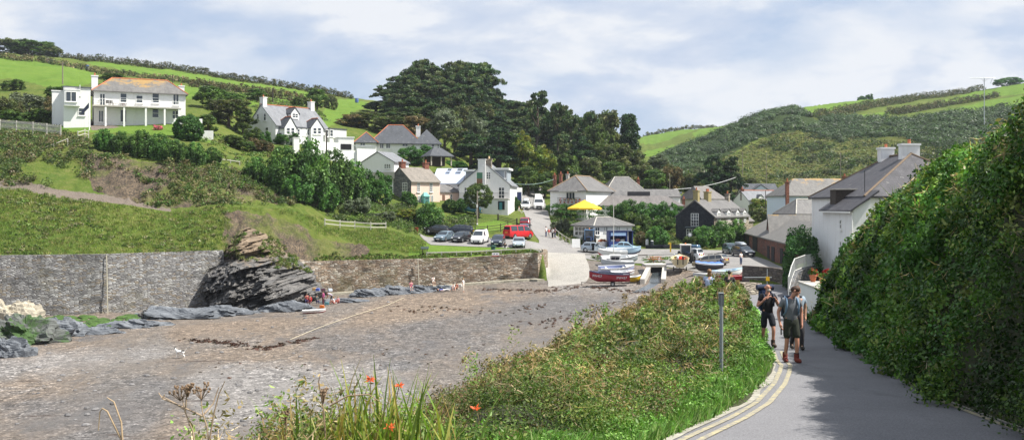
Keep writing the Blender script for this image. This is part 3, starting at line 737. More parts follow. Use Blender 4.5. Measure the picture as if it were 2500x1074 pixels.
h1, f1 = strata(.75, .34, 11, .9); h2, f2 = strata(2.1, 1.3, 41, 1.6); h3, f3 = strata(5.0, 3.2, 77, 1.8)
disp = 2.2 * h1 - .7 * f1 + 1.25 * h2 - .32 * f2 + .5 * h3 - .10 * f3 + 1.9 * fbm(s_ * .16, t_ * .34 + 20, 5)
upper = np.clip((zz_ + 5.6) / 2.4, 0, 1)
disp = disp * (1 - .35 * upper) + upper * .5 * np.abs(fbm(xx_ * .5, zz_ * .7, 4))
disp += -2.6 * np.exp(-(((px_ - 612) / 55.) ** 2 + ((py_ - 628 + (px_ - 612) * .10) / 10.) ** 2)) - 1.8 * np.exp(-(((px_ - 762) / 28.) ** 2 + ((py_ - 694 - (px_ - 760) * .25) / 8.) ** 2)) - 1.4 * np.exp(-(((px_ - 690) / 50.) ** 2 + ((py_ - 666 + (px_ - 690) * .25) / 5.) ** 2))
yy_ = dd_ - disp
o = grid_obj('rock_outcrop', xx_, yy_, zz_, None, ROCKM, kind=None, smooth=False)
tag(o, 'dark layered slate outcrop jutting onto the beach between the two sea walls', 'rock')

ROCKXYZ = (xx_, yy_, zz_, uc, vc)
def rock(px, py, wpx, hpx, label, m, dep=1.0, seed=1, group=None, name='rock', flat=.7):
 c = hit(px, py, 50, 135); d = c.y; rx = wpx / 2 * d / F; rz = hpx * d / F; ry = rx * dep
 n1, n2 = 72, 34
 A, B = np.meshgrid(np.linspace(0, 2 * math.pi, n1, endpoint=False), np.linspace(.02, 1, n2))
 th = B * math.pi * .62
 ux, uy, uz = np.sin(th) * np.cos(A), np.sin(th) * np.sin(A), np.cos(th)
 dsp = 1 + .55 * fbm(ux * 1.6 + seed * 3.1 + uz, uy * 1.6 + seed * 1.7 - uz * .7, 4) + .12 * np.sign(fbm(ux * 2 + uz * 4 + seed, uy * 2 - uz * 3, 2))
 X = ux * rx * dsp; Y = uy * ry * dsp; Z = np.clip(uz, -.35, 1) * rz * dsp * 1.05
 X += .07 * rx * fbm(X * 1.9 + seed, Y * 1.9 + Z * 3, 3); Z += .16 * rz * fbm(X * 1.5 + seed * 2, Y * 2.2, 4)
 q_ = Z + .10 * rz * fbm(X * .9, Y * .9 + seed, 3) + X * .10; st = max(.09, rz * .13); Z = Z + (np.floor(q_ / st) * st - q_) * flat
 mb = MB(); vs = np.stack([X.ravel(), Y.ravel(), Z.ravel()], 1); fs = []
 for j in range(n2 - 1):
  for k in range(n1):
   k2 = (k + 1) % n1; fs.append((j * n1 + k, (j + 1) * n1 + k, (j + 1) * n1 + k2, j * n1 + k2))
 fs.append(tuple(range(n1))); mb.add([tuple(v) for v in vs], fs)
 o = mb.build(name, m); o.location = (c.x, c.y, g(c.x, c.y) - .05)
 return tag(o, label, 'rock', group)
CREAM = mat('cream_rubble', (.42, .38, .30), .95, .35, 3, bmp=.1)
SEAWEED_G = 'slate ledges along the foot of the walls'
rock(22, 800, 130, 66, 'cream rubble mound at the foot of the grey sea wall', CREAM, .7, 3, None, 'rubble_mound')
rock(60, 836, 210, 62, 'large weedy slate mound below the cream rubble', ROCKW, .8, 5)
rock(150, 818, 120, 34, 'low blue slate slab sloping from the weedy mound', ROCKB, .9, 8)
rock(14, 868, 110, 40, 'slate ledge the seated child rests on, left of the beach', ROCKB, .7, 11)
rock(188, 812, 26, 14, 'small dark boulder on the green weed', ROCKM, 1, 13)
rock(352, 776, 30, 16, 'dark boulder standing on the slate shelf under the grey wall', ROCKM, 1, 17)
for i, (px, py, w, h) in enumerate([(440, 772, 230, 22), (330, 796, 150, 15), (560, 768, 130, 18), (900, 722, 90, 15), (960, 717, 100, 17), (1030, 712, 90, 15), (850, 736, 110, 8), (1085, 708, 60, 11), (700, 758, 120, 20), (250, 812, 110, 12)]):
 rock(px, py, w, h, ['long blue slate shelf under the grey sea wall', 'pale slate slab on the shingle below the shelf', 'blue slate apron left of the outcrop foot', 'jagged slate ledge right of the beach picnic', 'slate ledge midway along the brown wall foot', 'slate ledge beside the woman in pink', 'flat slate slab flush with the sand by the picnic', 'slate ledge under the sunbathers',
         'slate toe of the outcrop behind the kayak', 'low slate scar in the shingle near the green weed'][i], ROCKB, .55, 20 + i, None, 'slate_ledge', .8)
# small boulders under green weed: nobody would count them
mb = MB(); rr = random.Random(4)
for i in range(150):
 px = rr.uniform(100, 345); t = rr.random(); py = 774 + t * 28 + (px < 160) * 0 - (px - 220) * .02
 c = hit(px, py, 70, 130); s = rr.uniform(.25, .75)
 mb.ell((c.x, c.y, g(c.x, c.y) + s * .05), (s * rr.uniform(.8, 1.4), s, s * .42), 7, 5, Matrix.Rotation(rr.uniform(0, 6), 3, 'Z'))
tag(mb.build('weed_boulders', rockmat('green_weed', (.030, .060, .014), (.07, .14, .025), strat=(1, 1, 1))), 'green weed covered boulders along the foot of the grey sea wall', 'boulders', kind='stuff')
# ---------------------------------------------------------------- building kit
class Bld:
 """a building with its own frame: x along the front (A to B), y away from the viewer, z up from the base"""
 def __init__(s, name, label, cat, A, B, zb, group=None):
  s.A = Vector((XX(*A), A[1])); b = Vector((XX(*B), B[1])); s.L = (b - s.A).length
  s.u = (b - s.A).normalized(); s.v = Vector((-s.u.y, s.u.x)); s.zb = zb
  s.root = thing(name, label, cat, (s.A.x, s.A.y, zb), math.atan2(s.u.y, s.u.x), group)
 def dist(s, x, y): return s.A.y + s.u.y * x + s.v.y * y
 def lx(s, px, y):
  k = (px - CX) / F; return (k * (s.A.y + s.v.y * y) - s.A.x - s.v.x * y) / (s.u.x - k * s.u.y)
 def ly(s, px, x):
  k = (px - CX) / F; return (k * (s.A.y + s.u.y * x) - s.A.x - s.u.x * x) / (s.v.x - k * s.v.y)
 def lz(s, py, x, y): return ZZ(py, s.dist(x, y)) - s.zb
 def block(s, x0, x1, y0, y1, z0, ze, zr=None, axis='x', ins=(0, 0), wm=WHITEWALL, rm=None, over=.3, th=.16, ridge=None, wname='wall', rname='roof', rmid=.5):
  zf = z0 - 3.2 if z0 == 0 else z0      # footings run down into the sloping ground
  mb = MB(); mb.bb(x0, x1, y0, y1, zf, ze)
  if zr is None:
   w = mb.build(wname, wm, s.root)
   if rm is not None: return w, MB().bb(x0 - over, x1 + over, y0 - over, y1 + over, ze + .003, ze + .003 + th).build(rname, rm, s.root)
   return w, None
  # (a, b): a along the ridge, b across
  a0, a1, b0, b1 = (x0, x1, y0, y1) if axis == 'x' else (y0, y1, x0, x1)
  mid = b0 + (b1 - b0) * rmid
  V = (lambda a, b, z: (a, b, z)) if axis == 'x' else (lambda a, b, z: (b, a, z))
  for k, e in ((0, a0), (1, a1)):
   if ins[k] == 0:
    d = .3 if k == 0 else -.3
    mb.prism([V(e, b0, ze), V(e, b1, ze), V(e, mid, zr - .05)], V(d, 0, 0))
  w = mb.build(wname, wm, s.root)
  sl0 = (zr - ze) / (mid - b0); sl1 = (zr - ze) / (b1 - mid)
  oa0 = over if ins[0] else .12; oa1 = over if ins[1] else .12
  e0, e1 = ze - over * sl0, ze - over * sl1
  A0, A1, B0, B1 = a0 - oa0, a1 + oa1, b0 - over, b1 + over
  # ends of the ridge
  r0 = a0 + ins[0] if ins[0] else A0; r1 = a1 - ins[1] if ins[1] else A1
  P8 = [V(A0, B0, e0), V(A1, B0, e0), V(A1, B1, e1), V(A0, B1, e1), V(r0, mid, zr), V(r1, mid, zr)]
  top = [(0, 1, 5, 4), (2, 3, 4, 5)]
  if ins[0]: top.append((3, 0, 4))
  if ins[1]: top.append((1, 2, 5))
  vs = [Vector(p) + Vector((0, 0, th)) for p in P8]; lo = [Vector(p) + Vector((0, 0, .004)) for p in P8]
  fs = [f for f in top] + [tuple(i + 6 for i in reversed(f)) for f in top]
  cnt = {}
  for f in top:
   for i in range(len(f)):
    k = tuple(sorted((f[i], f[(i + 1) % len(f)]))); cnt.setdefault(k, []).append((f[i], f[(i + 1) % len(f)]))
  for k, e in cnt.items():
   if len(e) == 1: fs.append((e[0][1], e[0][0], e[0][0] + 6, e[0][1] + 6))
  rf = MB().add(vs + lo, fs).build(rname, rm, s.root)
  if ridge is not None:
   MB().tube([Vector(V(r0, mid, zr + th + .02)), Vector(V(r1, mid, zr + th + .02))], .11, 6).build('ridge_tiles', ridge, rf)
   for k, (rr_, AA) in enumerate(((r0, A0), (r1, A1))):
    if ins[k]:
     for BB, ee in ((B0, e0), (B1, e1)):
      MB().tube([Vector(V(rr_, mid, zr + th + .01)), Vector(V(AA, BB, ee + th + .01))], .09, 6).build('hip_tiles', ridge, rf)
  return w, rf
 def window(s, face, c, p, nx=2, ny=2, fm=None, gm=None, name='window', sill=True, fw=.09, bw=.045):
  """face 'y' (wall at y=c, seen from the front), 'x' (wall at x=c seen from the left), 'X' (seen from the right); p: photo box or local metres ('m',a0,a1,z0,z1)"""
  fm = fm or WHITE; gm = gm or GLASS
  if p[0] == 'm': a0, a1, z0, z1 = p[1:]
  elif face == 'y':
   a0, a1 = s.lx(p[0], c), s.lx(p[2], c); am = (a0 + a1) / 2; z1, z0 = s.lz(p[1], am, c), s.lz(p[3], am, c)
  else:
   a0, a1 = sorted((s.ly(p[0], c), s.ly(p[2], c))); am = (a0 + a1) / 2; z1, z0 = s.lz(p[1], c, am), s.lz(p[3], c, am)
  if face == 'y': V = lambda a, o: (a, c - o)
  elif face == 'x': V = lambda a, o: (c - o, a)
  else: V = lambda a, o: (c + o, a)
  def bar(mb, u0, u1, w0, w1, o0, o1):
   p0 = V(u0, o0); p1 = V(u1, o1)
   mb.bb(min(p0[0], p1[0]), max(p0[0], p1[0]), min(p0[1], p1[1]), max(p0[1], p1[1]), w0, w1)
  f = MB(); e = .002
  bar(f, a0, a0 + fw, z0, z1, -.02, .07); bar(f, a1 - fw, a1, z0, z1, -.02, .07)
  bar(f, a0 + fw, a1 - fw, z0, z0 + fw, -.02, .068); bar(f, a0 + fw, a1 - fw, z1 - fw, z1, -.02, .068)
  for i in range(1, nx):
   x = a0 + (a1 - a0) * i / nx; bar(f, x - bw, x + bw, z0 + fw, z1 - fw, -.02, .058)
  for i in range(1, ny):
   z = z0 + (z1 - z0) * i / ny; bar(f, a0 + fw, a1 - fw, z - bw * .8, z + bw * .8, -.02, .052)
  fo = f.build(name, fm, s.root)
  g_ = MB(); bar(g_, a0 + fw * .5, a1 - fw * .5, z0 + fw * .5, z1 - fw * .5, -.015, .024); g_.build('pane', gm, fo)
  if sill:
   q = MB(); bar(q, a0 - .08, a1 + .08, z0 - .12, z0 - .003, -.02, .15); q.build('sill', fm, fo)
  return fo
 def door(s, face, c, p, m, name='door'):
  if face == 'y':
   a0, a1 = s.lx(p[0], c), s.lx(p[2], c); am = (a0 + a1) / 2; z1, z0 = s.lz(p[1], am, c), s.lz(p[3], am, c)
   return s._slab(name, (a0, a1, c - .06, c + .02, z0, z1), m)
  a0, a1 = sorted((s.ly(p[0], c), s.ly(p[2], c))); am = (a0 + a1) / 2; z1, z0 = s.lz(p[1], c, am), s.lz(p[3], c, am)
  sg = -1 if face == 'x' else 1
  return s._slab(name, (min(c + sg * .06, c - sg * .02), max(c + sg * .06, c - sg * .02), a0, a1, z0, z1), m)
 def _slab(s, name, b, m): return MB().bb(*b).build(name, m, s.root)
 def chimney(s, x, y, w, d, z0, z1, m, pots=2, pm=None, cap=True, ph=.45):
  mb = MB().bb(x - w / 2, x + w / 2, y - d / 2, y + d / 2, z0, z1)
  if cap: mb.bb(x - w / 2 - .08, x + w / 2 + .08, y - d / 2 - .08, y + d / 2 + .08, z1 + .002, z1 + .16)
  c = mb.build('chimney', m, s.root)
  for i in range(pots):
   px_ = x + (w * .8 * ((i + .5) / pots - .5) if w >= d else 0); py_ = y + (d * .8 * ((i + .5) / pots - .5) if w < d else 0)
   MB().lathe((px_, py_, z1 + (.162 if cap else .002)), [(.14, 0), (.11, ph * .8), (.135, ph * .82), (.135, ph)], 8).build('chimney_pot', pm or TERRA, c)
  return c
SL_GREY = slatemat('slate_grey', (.080, .079, .080), (.125, .121, .118))
SL_BLUE = slatemat('slate_blue', (.036, .041, .050), (.056, .062, .073))
SL_PALE = slatemat('slate_pale', (.125, .134, .150), (.165, .172, .185))
SL_BROWN = slatemat('slate_brown', (.135, .120, .102), (.195, .172, .145))
SL_LICH = slatemat('slate_lichen', (.090, .088, .085), (.135, .130, .122), .85, (5.6, 9.8))
SL_LICH2 = slatemat('slate_lichen_far', (.095, .092, .088), (.14, .134, .126), .8, (4.6, 9.2), soft=.12)
SL_BARN = slatemat('slate_barn', (.100, .096, .088), (.150, .142, .130))
SL_BARN2 = slatemat('slate_barn_rear', (.085, .082, .078), (.125, .12, .112), .9, (4.6, 7.2), soft=.1)
SL_NEAR = slatemat('tile_dark', (.034, .034, .040), (.055, .053, .061), row=.34)
SL_ROW = slatemat('slate_row', (.095, .088, .086), (.14, .128, .122))
ROUGHW = wallmat('white_render_rough', (.80, .80, .79), amt=.18, rough_bump=.06, bs=3.5)  # plain white render with a coarse rough surface
PINKW = wallmat('pink_render', (.80, .60, .50), (.6, .45, .38), .3)
STONEG = stonemat('grey_stone', [(.10, .105, .115), (.15, .155, .16), (.19, .19, .19), (.13, .125, .12), (.22, .21, .20)], .5, .2, None, .5, dist=.04)
STONED = stonemat('dark_slate_hung', [(.022, .025, .033), (.032, .036, .045), (.040, .044, .052), (.028, .03, .038)], .3, .2, None, .6, dist=.02)
STONEB = stonemat('pale_brown_stone', [(.30, .25, .19), (.38, .33, .26), (.25, .21, .17), (.42, .38, .31), (.22, .19, .16)], .45, .2, None, .5, dist=.04)
BRICKR = stonemat('old_red_brick', [(.20, .085, .062), (.25, .11, .08), (.16, .075, .06), (.22, .12, .09), (.13, .08, .07)], .4, .16, [((.09, .075, .07), .5, .5, .68, .7, (1, 1, 1))], .55, dist=.03)
CHIMR = stonemat('chimney_brick', [(.24, .10, .07), (.30, .13, .09), (.18, .08, .06)], .24, .09, None, .5, dist=.01)
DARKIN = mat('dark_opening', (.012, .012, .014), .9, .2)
PALEBLUE = wallmat('pale_blue_render', (.64, .71, .84), amt=.08)
ROOFBLUE = mat('pale_blue_roof_sheet', (.42, .48, .58), .5, .08)
TEAL = mat('teal_copper', (.12, .34, .30), .6, .15)
NAVY = mat('navy_paint', (.018, .028, .085), .4, .1)
IRON = mat('black_iron', (.02, .02, .022), .5, .1)

# ---------------------------------------------------------------- white balcony house on the hill, left
b = Bld('balcony_house', 'long white house on the left hill with an orange lichened roof and a pillared balcony', 'house', (229, 166), (453, 172), ZZ(304, 167) - .6)
zE = b.lz(225, 7, 0); zR = b.lz(196, 7, 4); z0 = 0
b.block(0, b.L, 0, 8, 0, zE, zR, 'x', (3.0, 2.6), rm=SL_LICH, over=.4, ridge=TERRA)
zF = b.lz(260, 7, -2)
b.chimney(.2, 2.2, 1.0, .8, zE - .6, b.lz(187, 0, 2), WHITEWALL, 1)
b.chimney(b.L - .2, 4.6, .9, 1.3, 0, b.lz(212, b.L, 4), WHITEWALL, 1)
bal = MB().bb(-.2, b.L - .9, -2.0, -.005, zF - .22, zF).build('balcony', CONC, b.root)
rl = MB()
for x in np.arange(0, b.L - .9, 1.3): rl.bb(x - .02, x + .02, -1.96, -1.92, zF, zF + 1.0)
rl.bb(-.2, b.L - .9, -1.97, -1.91, zF + 1.0, zF + 1.05); rl.bb(-.2, b.L - .9, -1.955, -1.925, zF + .5, zF + .52)
rl.build('balcony_rail', WHITE, bal)
for px in (258, 303, 356, 402, 437):
 x = b.lx(px, -1.8); MB().bb(x - .14, x + .14, -1.95, -1.67, 0, zF - .222).build('pillar', WHITE, b.root)
for p, nx, ny in (((243, 229, 257, 259), 2, 1), ((293, 228, 310, 251), 1, 2), ((332, 233, 349, 252), 1, 2), ((371, 228, 389, 252), 1, 2), ((422, 228, 437, 257), 2, 1),
                  ((240, 270, 253, 299), 2, 1), ((293, 268, 309, 299), 2, 1), ((371, 266, 388, 288), 1, 2), ((420, 270, 436, 291), 2, 2)):
 b.window('y', 0, p, nx, ny)
xw0, xw1 = b.lx(155, -3.5), b.lx(221, -3.5); zW = b.lz(213, xw0, -3.5)
b.block(xw0, xw1, -3.5, 5, 0, zW, wm=WHITEWALL, rm=mat('flat_roof_felt', (.10, .11, .13), .8, .2), over=.15, wname='wing_wall', rname='wing_roof')
xb0, xb1 = b.lx(157, -4.4), b.lx(195, -4.4)
b.block(xb0, xb1, -4.4, -3.503, b.lz(258, xb0, -4.4), b.lz(220, xb0, -4.4), rm=WHITE, over=.06, wname='bay_wall', rname='bay_roof')
b.window('y', -4.4, (160, 224, 187, 249), 2, 1); b.window('X', xb1, (189, 224, 195, 249), 1, 1)
b.window('y', -3.5, (191, 264, 208, 283), 1, 2)
b.block(xw0 - 1.7, xw0 - .005, 0, 3.5, 0, b.lz(224, xw0, 0), wm=WHITEWALL, rm=WHITE, over=.1, wname='porch_wall', rname='porch_roof')
WBAL = (b, zF)

# ---------------------------------------------------------------- white dormer house
b = Bld('dormer_house', 'white gabled hill house with pale slate roof, three small gables, two chimneys', 'house', (673, 186), (800, 195.3), ZZ(354, 186) - .5)
zE = b.lz(304, 0, 0); zR = b.lz(257, 0, 4.5); L = b.L
b.block(0, L, 0, 9, 0, zE, zR, 'x', (0, 0), wm=WHITEWALL, rm=SL_PALE, over=.35, ridge=TERRA)
b.chimney(.5, 4.5, .85, 1.1, zR - .8, zR + 1.35, WHITEWALL, 1); b.chimney(L - .5, 4.5, .85, 1.1, zR - .8, zR + 1.35, WHITEWALL, 1)
for i, (p0, p1, ap) in enumerate(((695, 724, 287), (760, 789, 291))):
 x0, x1 = b.lx(p0, -1.6), b.lx(p1, -1.6); xm = (x0 + x1) / 2
 b.block(x0, x1, -1.6, 3.0, 0, b.lz(312, xm, -1.6), b.lz(ap, xm, -1.6), 'y', (0, 3.0), wm=WHITE, rm=SL_BLUE, over=.2, wname='bay_wall', rname='bay_roof', ridge=TERRA)
 b.window('y', -1.6, (p0 + 4, 312, p0 + 13, 328), 1, 2); b.window('y', -1.6, (p0 + 15, 312, p0 + 24, 328), 1, 2)
x0, x1 = b.lx(711, 1.3), b.lx(730, 1.3); xm = (x0 + x1) / 2
b.block(x0, x1, 1.3, 5.2, zE + .3, b.lz(277, xm, 1.3), b.lz(264, xm, 1.3), 'y', (0, 2), wm=WHITE, rm=SL_BLUE, over=.2, wname='dormer_wall', rname='dormer_roof', ridge=TERRA)
b.window('y', 1.3, (713.5, 277, 727.5, 289), 2, 2)
x0, x1 = b.lx(725, -.9), b.lx(759, -.9)
b.block(x0, x1, -.9, -.005, 0, b.lz(313, x0, -.9), wm=WHITE, rm=SL_BLUE, over=.12, wname='porch_wall', rname='porch_roof')
for p in ((725, 315, 732, 331), (750, 315, 757, 331)): b.window('y', -.9, p, 1, 2)
b.door('y', -.9, (737, 315, 746, 334), mat('cream_door', (.72, .70, .64), .5, .05))
b.block(L + .005, L + 4.2, -.6, 5, 0, b.lz(315, L, 0), wm=WHITEWALL, rm=SL_BLUE, over=.15, wname='extension_wall', rname='extension_roof')
for p in ((795, 317, 802, 334), (805, 317, 813, 334)): b.window('y', -.6, p, 1, 2)
for p in ((627, 278, 633, 295), (644, 277, 650, 295), (648, 311, 656, 327)): b.window('x', 0, p, 1, 2)

# ---------------------------------------------------------------- grey hip-roofed bungalow
b = Bld('hip_roof_bungalow', 'white bungalow with a wide dark hipped slate roof below the wood', 'house', (866, 199), (1077, 201), ZZ(384, 199) - .4)
zE = b.lz(346, 5, 0)
x0, x1 = b.lx(906, 1.5), b.lx(1026, 1.5)
b.block(x0, x1, 1.5, 10, 0, zE, b.lz(308, 9, 5.7), 'x', (3.4, 3.4), rm=SL_BLUE, over=.5, ridge=TERRA)
x0, x1 = b.lx(868, 0), b.lx(919, 0)
b.block(x0, x1, 0, 5.5, 0, zE, b.lz(325, 3, 2.5), 'y', (2.0, 2.0), rm=SL_BLUE, over=.4, wname='wing_wall', rname='wing_roof', ridge=TERRA)
x0, x1 = b.lx(1012, 0), b.lx(1074, 0)
b.block(x0, x1, .2, 8, 0, zE - .1, b.lz(318, 15, 3.7), 'y', (3.6, 3.6), rm=SL_BLUE, over=.4, wname='wing_wall', rname='wing_roof', ridge=None)
b.chimney(b.lx(1021, 4), 4, .9, .9, zE + 1.2, b.lz(310, 13, 4), WHITEWALL, 1)
for p in ((879, 349, 892, 358), (927, 349, 937, 363), (942, 349, 953, 363), (982, 349, 996, 358)): b.window('y', 1.5 if p[0] > 920 else 0, p, 2, 1)
for p in ((1031, 350, 1041, 361), (1053, 351, 1061, 366), (1067, 351, 1073, 366)): b.window('y', .2, p, 1, 2)

# ---------------------------------------------------------------- terrace garage and walls
b = Bld('garage', 'low white garage with a wide dark opening on the white terrace', 'garage', (826, 186), (864, 187), ZZ(366, 186))
b.block(0, b.L, 0, 5, 0, b.lz(336, 0, 0), wm=WHITE, rm=WHITE, over=.12)
b.door('y', 0, (832, 352, 858, 365), DARKIN, 'garage_door')
b = Bld('terrace_wall', 'tall white retaining wall of the terrace behind the dark hedges', 'wall', (790, 177), (912, 182), ZZ(425, 178))
b.block(0, b.L, 0, 1.0, 0, b.lz(366, 0, 0), wm=WHITEWALL, rm=None); b.block(b.lx(872, -.4), b.L + .3, -.4, -.003, 0, b.lz(364, 8, 0), wm=WHITEWALL, wname='buttress')
fr = MB()
for x in np.arange(b.lx(860, .3), b.L, .22): fr.bb(x - .02, x + .02, .28, .32, b.lz(366, 0, 0) + .003, b.lz(353, 0, 0))
fr.bb(b.lx(860, .3), b.L, .27, .33, b.lz(353, 0, 0) + .002, b.lz(352, 0, 0) + .04); fr.build('railing', STEEL, b.root)
b = Bld('terrace_wall', 'white front wall of the dormer house terrace beside the parked silver car', 'wall', (764, 178.5), (830, 184), ZZ(362, 179) - .3)
b.block(0, b.L, 0, .5, 0, b.lz(345, 0, 0), wm=WHITEWALL)
b = Bld('gate_pier', 'square white pier at the steps below the dormer house', 'pier', (717, 176), (731, 176.5), ZZ(366, 176) - .6)
b.block(0, b.L, 0, .8, 0, b.lz(337, 0, 0), wm=WHITE, rm=WHITE, over=.06, th=.1)

# ---------------------------------------------------------------- low white outbuilding with a gable
b = Bld('outbuilding', 'low white rough-walled outbuilding with a grey gable roof above the pink cottage', 'outbuilding', (962, 172), (998, 176), ZZ(428, 172))
zE = b.lz(396, 0, 0); zR = b.lz(372, 0, 3.4)
b.block(0, b.L, 0, 6.9, 0, zE, zR, 'x', (0, 0), wm=ROUGHW, rm=SL_PALE, over=.25)
b.window('x', 0, (938, 400, 954, 412), 3, 3)
b.block(-.5, -.006, -.4, 7.3, -.6, b.lz(420, 0, 0), wm=CONC, wname='plinth')

# ---------------------------------------------------------------- hipped kiosk among the shrubs
b = Bld('garden_pavilion', 'open garden pavilion with a dark hipped roof right of the bungalow', 'pavilion', (1052, 186), (1104, 188), ZZ(404, 186))
zE = b.lz(379, 0, 0)
for x in (.15, b.L / 2, b.L - .15):
 for y in (.15, 3.8): MB().bb(x - .1, x + .1, y - .1, y + .1, 0, zE).build('post', GREYWOOD, b.root)
MB().bb(.3, b.L - .3, 2.6, 3.6, 0, zE - .05).build('wall', DARKWOOD, b.root); b.block(.05, b.L - .05, .05, 3.95, zE - .06, zE, b.lz(363, 2, 2), 'x', (1.3, 1.3), wm=DARKWOOD, rm=SL_BLUE, over=.35, wname='beam')

# ---------------------------------------------------------------- pink cottage
b = Bld('pink_cottage', 'pink fronted cottage with a grey stone gable, brown slate roof and green bay', 'cottage', (1004, 168), (1074, 171.8), ZZ(508, 168) - .5)
zE = b.lz(443, 0, 0); zR = b.lz(410, 0, 3.5); L = b.L
w, rf = b.block(0, L, 0, 7, 0, zE, zR, 'x', (0, 0), wm=PINKW, rm=SL_BROWN, over=.28)
gm_ = MB(); gm_.prism([(-.05, -.02, 0), (-.05, 7.02, 0), (-.05, 7.02, zE - .02), (-.05, 3.5, zR - .1), (-.05, -.02, zE - .02)], (.045, 0, 0)); gm_.build('gable_wall', STONEG, b.root)
b.chimney(.55, 3.5, .9, .8, zR - .6, zR + .9, CHIMR, 1); b.chimney(L - .5, 3.5, .9, .8, zR - .6, zR + .9, CHIMR, 1)
for p in ((1018, 447, 1025, 469), (1049, 447, 1056, 469), (1020, 478, 1026, 497), (1052, 477, 1058, 497)): b.window('y', 0, p, 2, 4, fw=.07, bw=.03)
b.window('x', 0, (983, 446, 995, 467), 2, 3)
x0, x1 = b.lx(1035, -.9), b.lx(1049, -.9)
b.block(x0, x1, -.9, -.005, 0, b.lz(478, x0, -.9), b.lz(470, x0, -.9), 'x', (.3, .3), wm=TEAL, rm=TEAL, over=.1, th=.05, wname='bay_wall', rname='bay_roof')
b.window('y', -.9, (1037, 480, 1047, 498), 2, 2, fm=TEAL)
b.block(L + .006, L + 4.6, .8, 5, 0, b.lz(469, L, .8), b.lz(452, L, 3), 'x', (0, 0), wm=PINKW, rm=SL_GREY, over=.2, wname='lean_to_wall', rname='lean_to_roof')
b.window('y', .8, (1099, 474, 1104, 490), 1, 2); b.door('y', .8, (1080, 476, 1086, 499), mat('brown_door', (.16, .09, .06), .5, .1))
b.block(2.2, L + 1.4, 7.01, 12, 0, b.lz(447, L, 7), b.lz(417, L, 9), 'x', (0, 0), wm=ROUGHW, rm=SL_GREY, over=.2, wname='rear_wall', rname='rear_roof')

# ---------------------------------------------------------------- white inn with the big chimney gable
b = Bld('white_inn', 'white rough-walled inn with a broad gable, massive chimney and first floor balcony', 'inn', (1121, 173), (1245, 172), ZZ(521, 173) - .6)
L = b.L; zE = b.lz(452, 0, 0); zR = b.lz(399, 5, 0)
b.block(0, L, 0, 11, 0, zE, zR, 'y', (0, 0), wm=ROUGHW, rm=SL_PALE, over=.3)
x0, x1 = b.lx(1167, -.5), b.lx(1185, -.5)
b.chimney((x0 + x1) / 2, -.3, x1 - x0, .58, b.lz(520, 4, 0), b.lz(391, 4, 0), ROUGHW, 0, cap=True)
x2 = b.lx(1200, .5); ch = b.chimney((x1 + x2) / 2 + .01, .7, x2 - x1, 1.0, zE, b.lz(390, 4, 0), STONEB, 4, mat('cream_pot', (.55, .42, .25), .7, .2))
for p0, p1, t0, t1 in ((1206, 1238, 409, 440), (1137, 1166, 413, 436)):
 xa, xb = b.lx(p0, 1.2), b.lx(p1, 1.2)
 b.block(xa, xb, 1.2, 7, zE - .4, b.lz(t0 + 6, xa, 1.2), wm=mat('grey_cladding', (.30, .34, .38), .7, .1), rm=WHITE, over=.35, th=.35, wname='dormer_wall', rname='dormer_roof')
b.window('y', 1.2, (1231, 418, 1236, 436), 1, 1)
b.window('y', 0, (1187, 420, 1198, 438), 2, 3); b.window('y', 0, (1217, 457, 1232, 485), 2, 3, sill=False); b.window('y', 0, (1133, 457, 1145, 484), 2, 3, sill=False)
zF = b.lz(487, 5, -2.2)
xg = b.lx(1190, -2.2)
b.block(0.3, L - .1, -2.2, -.006, 0, zF, wm=ROUGHW, rm=CONC, over=.12, th=.12, wname='ground_floor_wall', rname='balcony')
rl = MB()
for x in np.arange(.3, L, .16): rl.bb(x - .012, x + .012, -2.26, -2.23, zF + .13, zF + 1.05)
rl.bb(.3, L, -2.27, -2.22, zF + 1.05, zF + 1.09); rl.build('balcony_rail', IRON, b.root)
b.door('y', -2.2, (1216, 491, 1232, 512), DARKIN, 'doorway'); b.door('y', -2.26, (1219, 494, 1226, 512), mat('turquoise_door', (.05, .22, .26), .5, .1))
b.window('y', -2.2, (1140, 492, 1152, 506), 2, 2)
# pale blue-roofed wing to the left
xa, xb = b.lx(1062, 6), -.02
b.block(xa, xb, 3, 9, 0, b.lz(449, -3, 3), b.lz(413, -3, 8), 'x', (0, 0), wm=WHITEWALL, rm=ROOFBLUE, over=.2, rmid=.93, wname='wing_wall', rname='wing_roof')
for p in ((1093, 416, 1102, 421), (1117, 416, 1129, 422)):
 x = b.lx(p[0], 6.8); x2 = b.lx(p[2], 6.8)
 zz = b.lz(418, x, 6.8); sk = MB().box(((x + x2) / 2, 6.8, zz + .25), (x2 - x, .9, .1), M=Matrix.Rotation(R(22), 3, 'X')).build('skylight', GLASS, b.root)
b.window('y', 3, (1111, 459, 1119, 476), 2, 2)

b = Bld('garage', 'white flat-fronted garage with a navy door beside the inn', 'garage', (1247, 186), (1275, 187), ZZ(507, 186) - .6)
b.block(0, b.L, 0, 5, 0, b.lz(458, 0, 0), wm=WHITE)
b.door('y', 0, (1257, 469, 1273, 500), NAVY, 'garage_door')

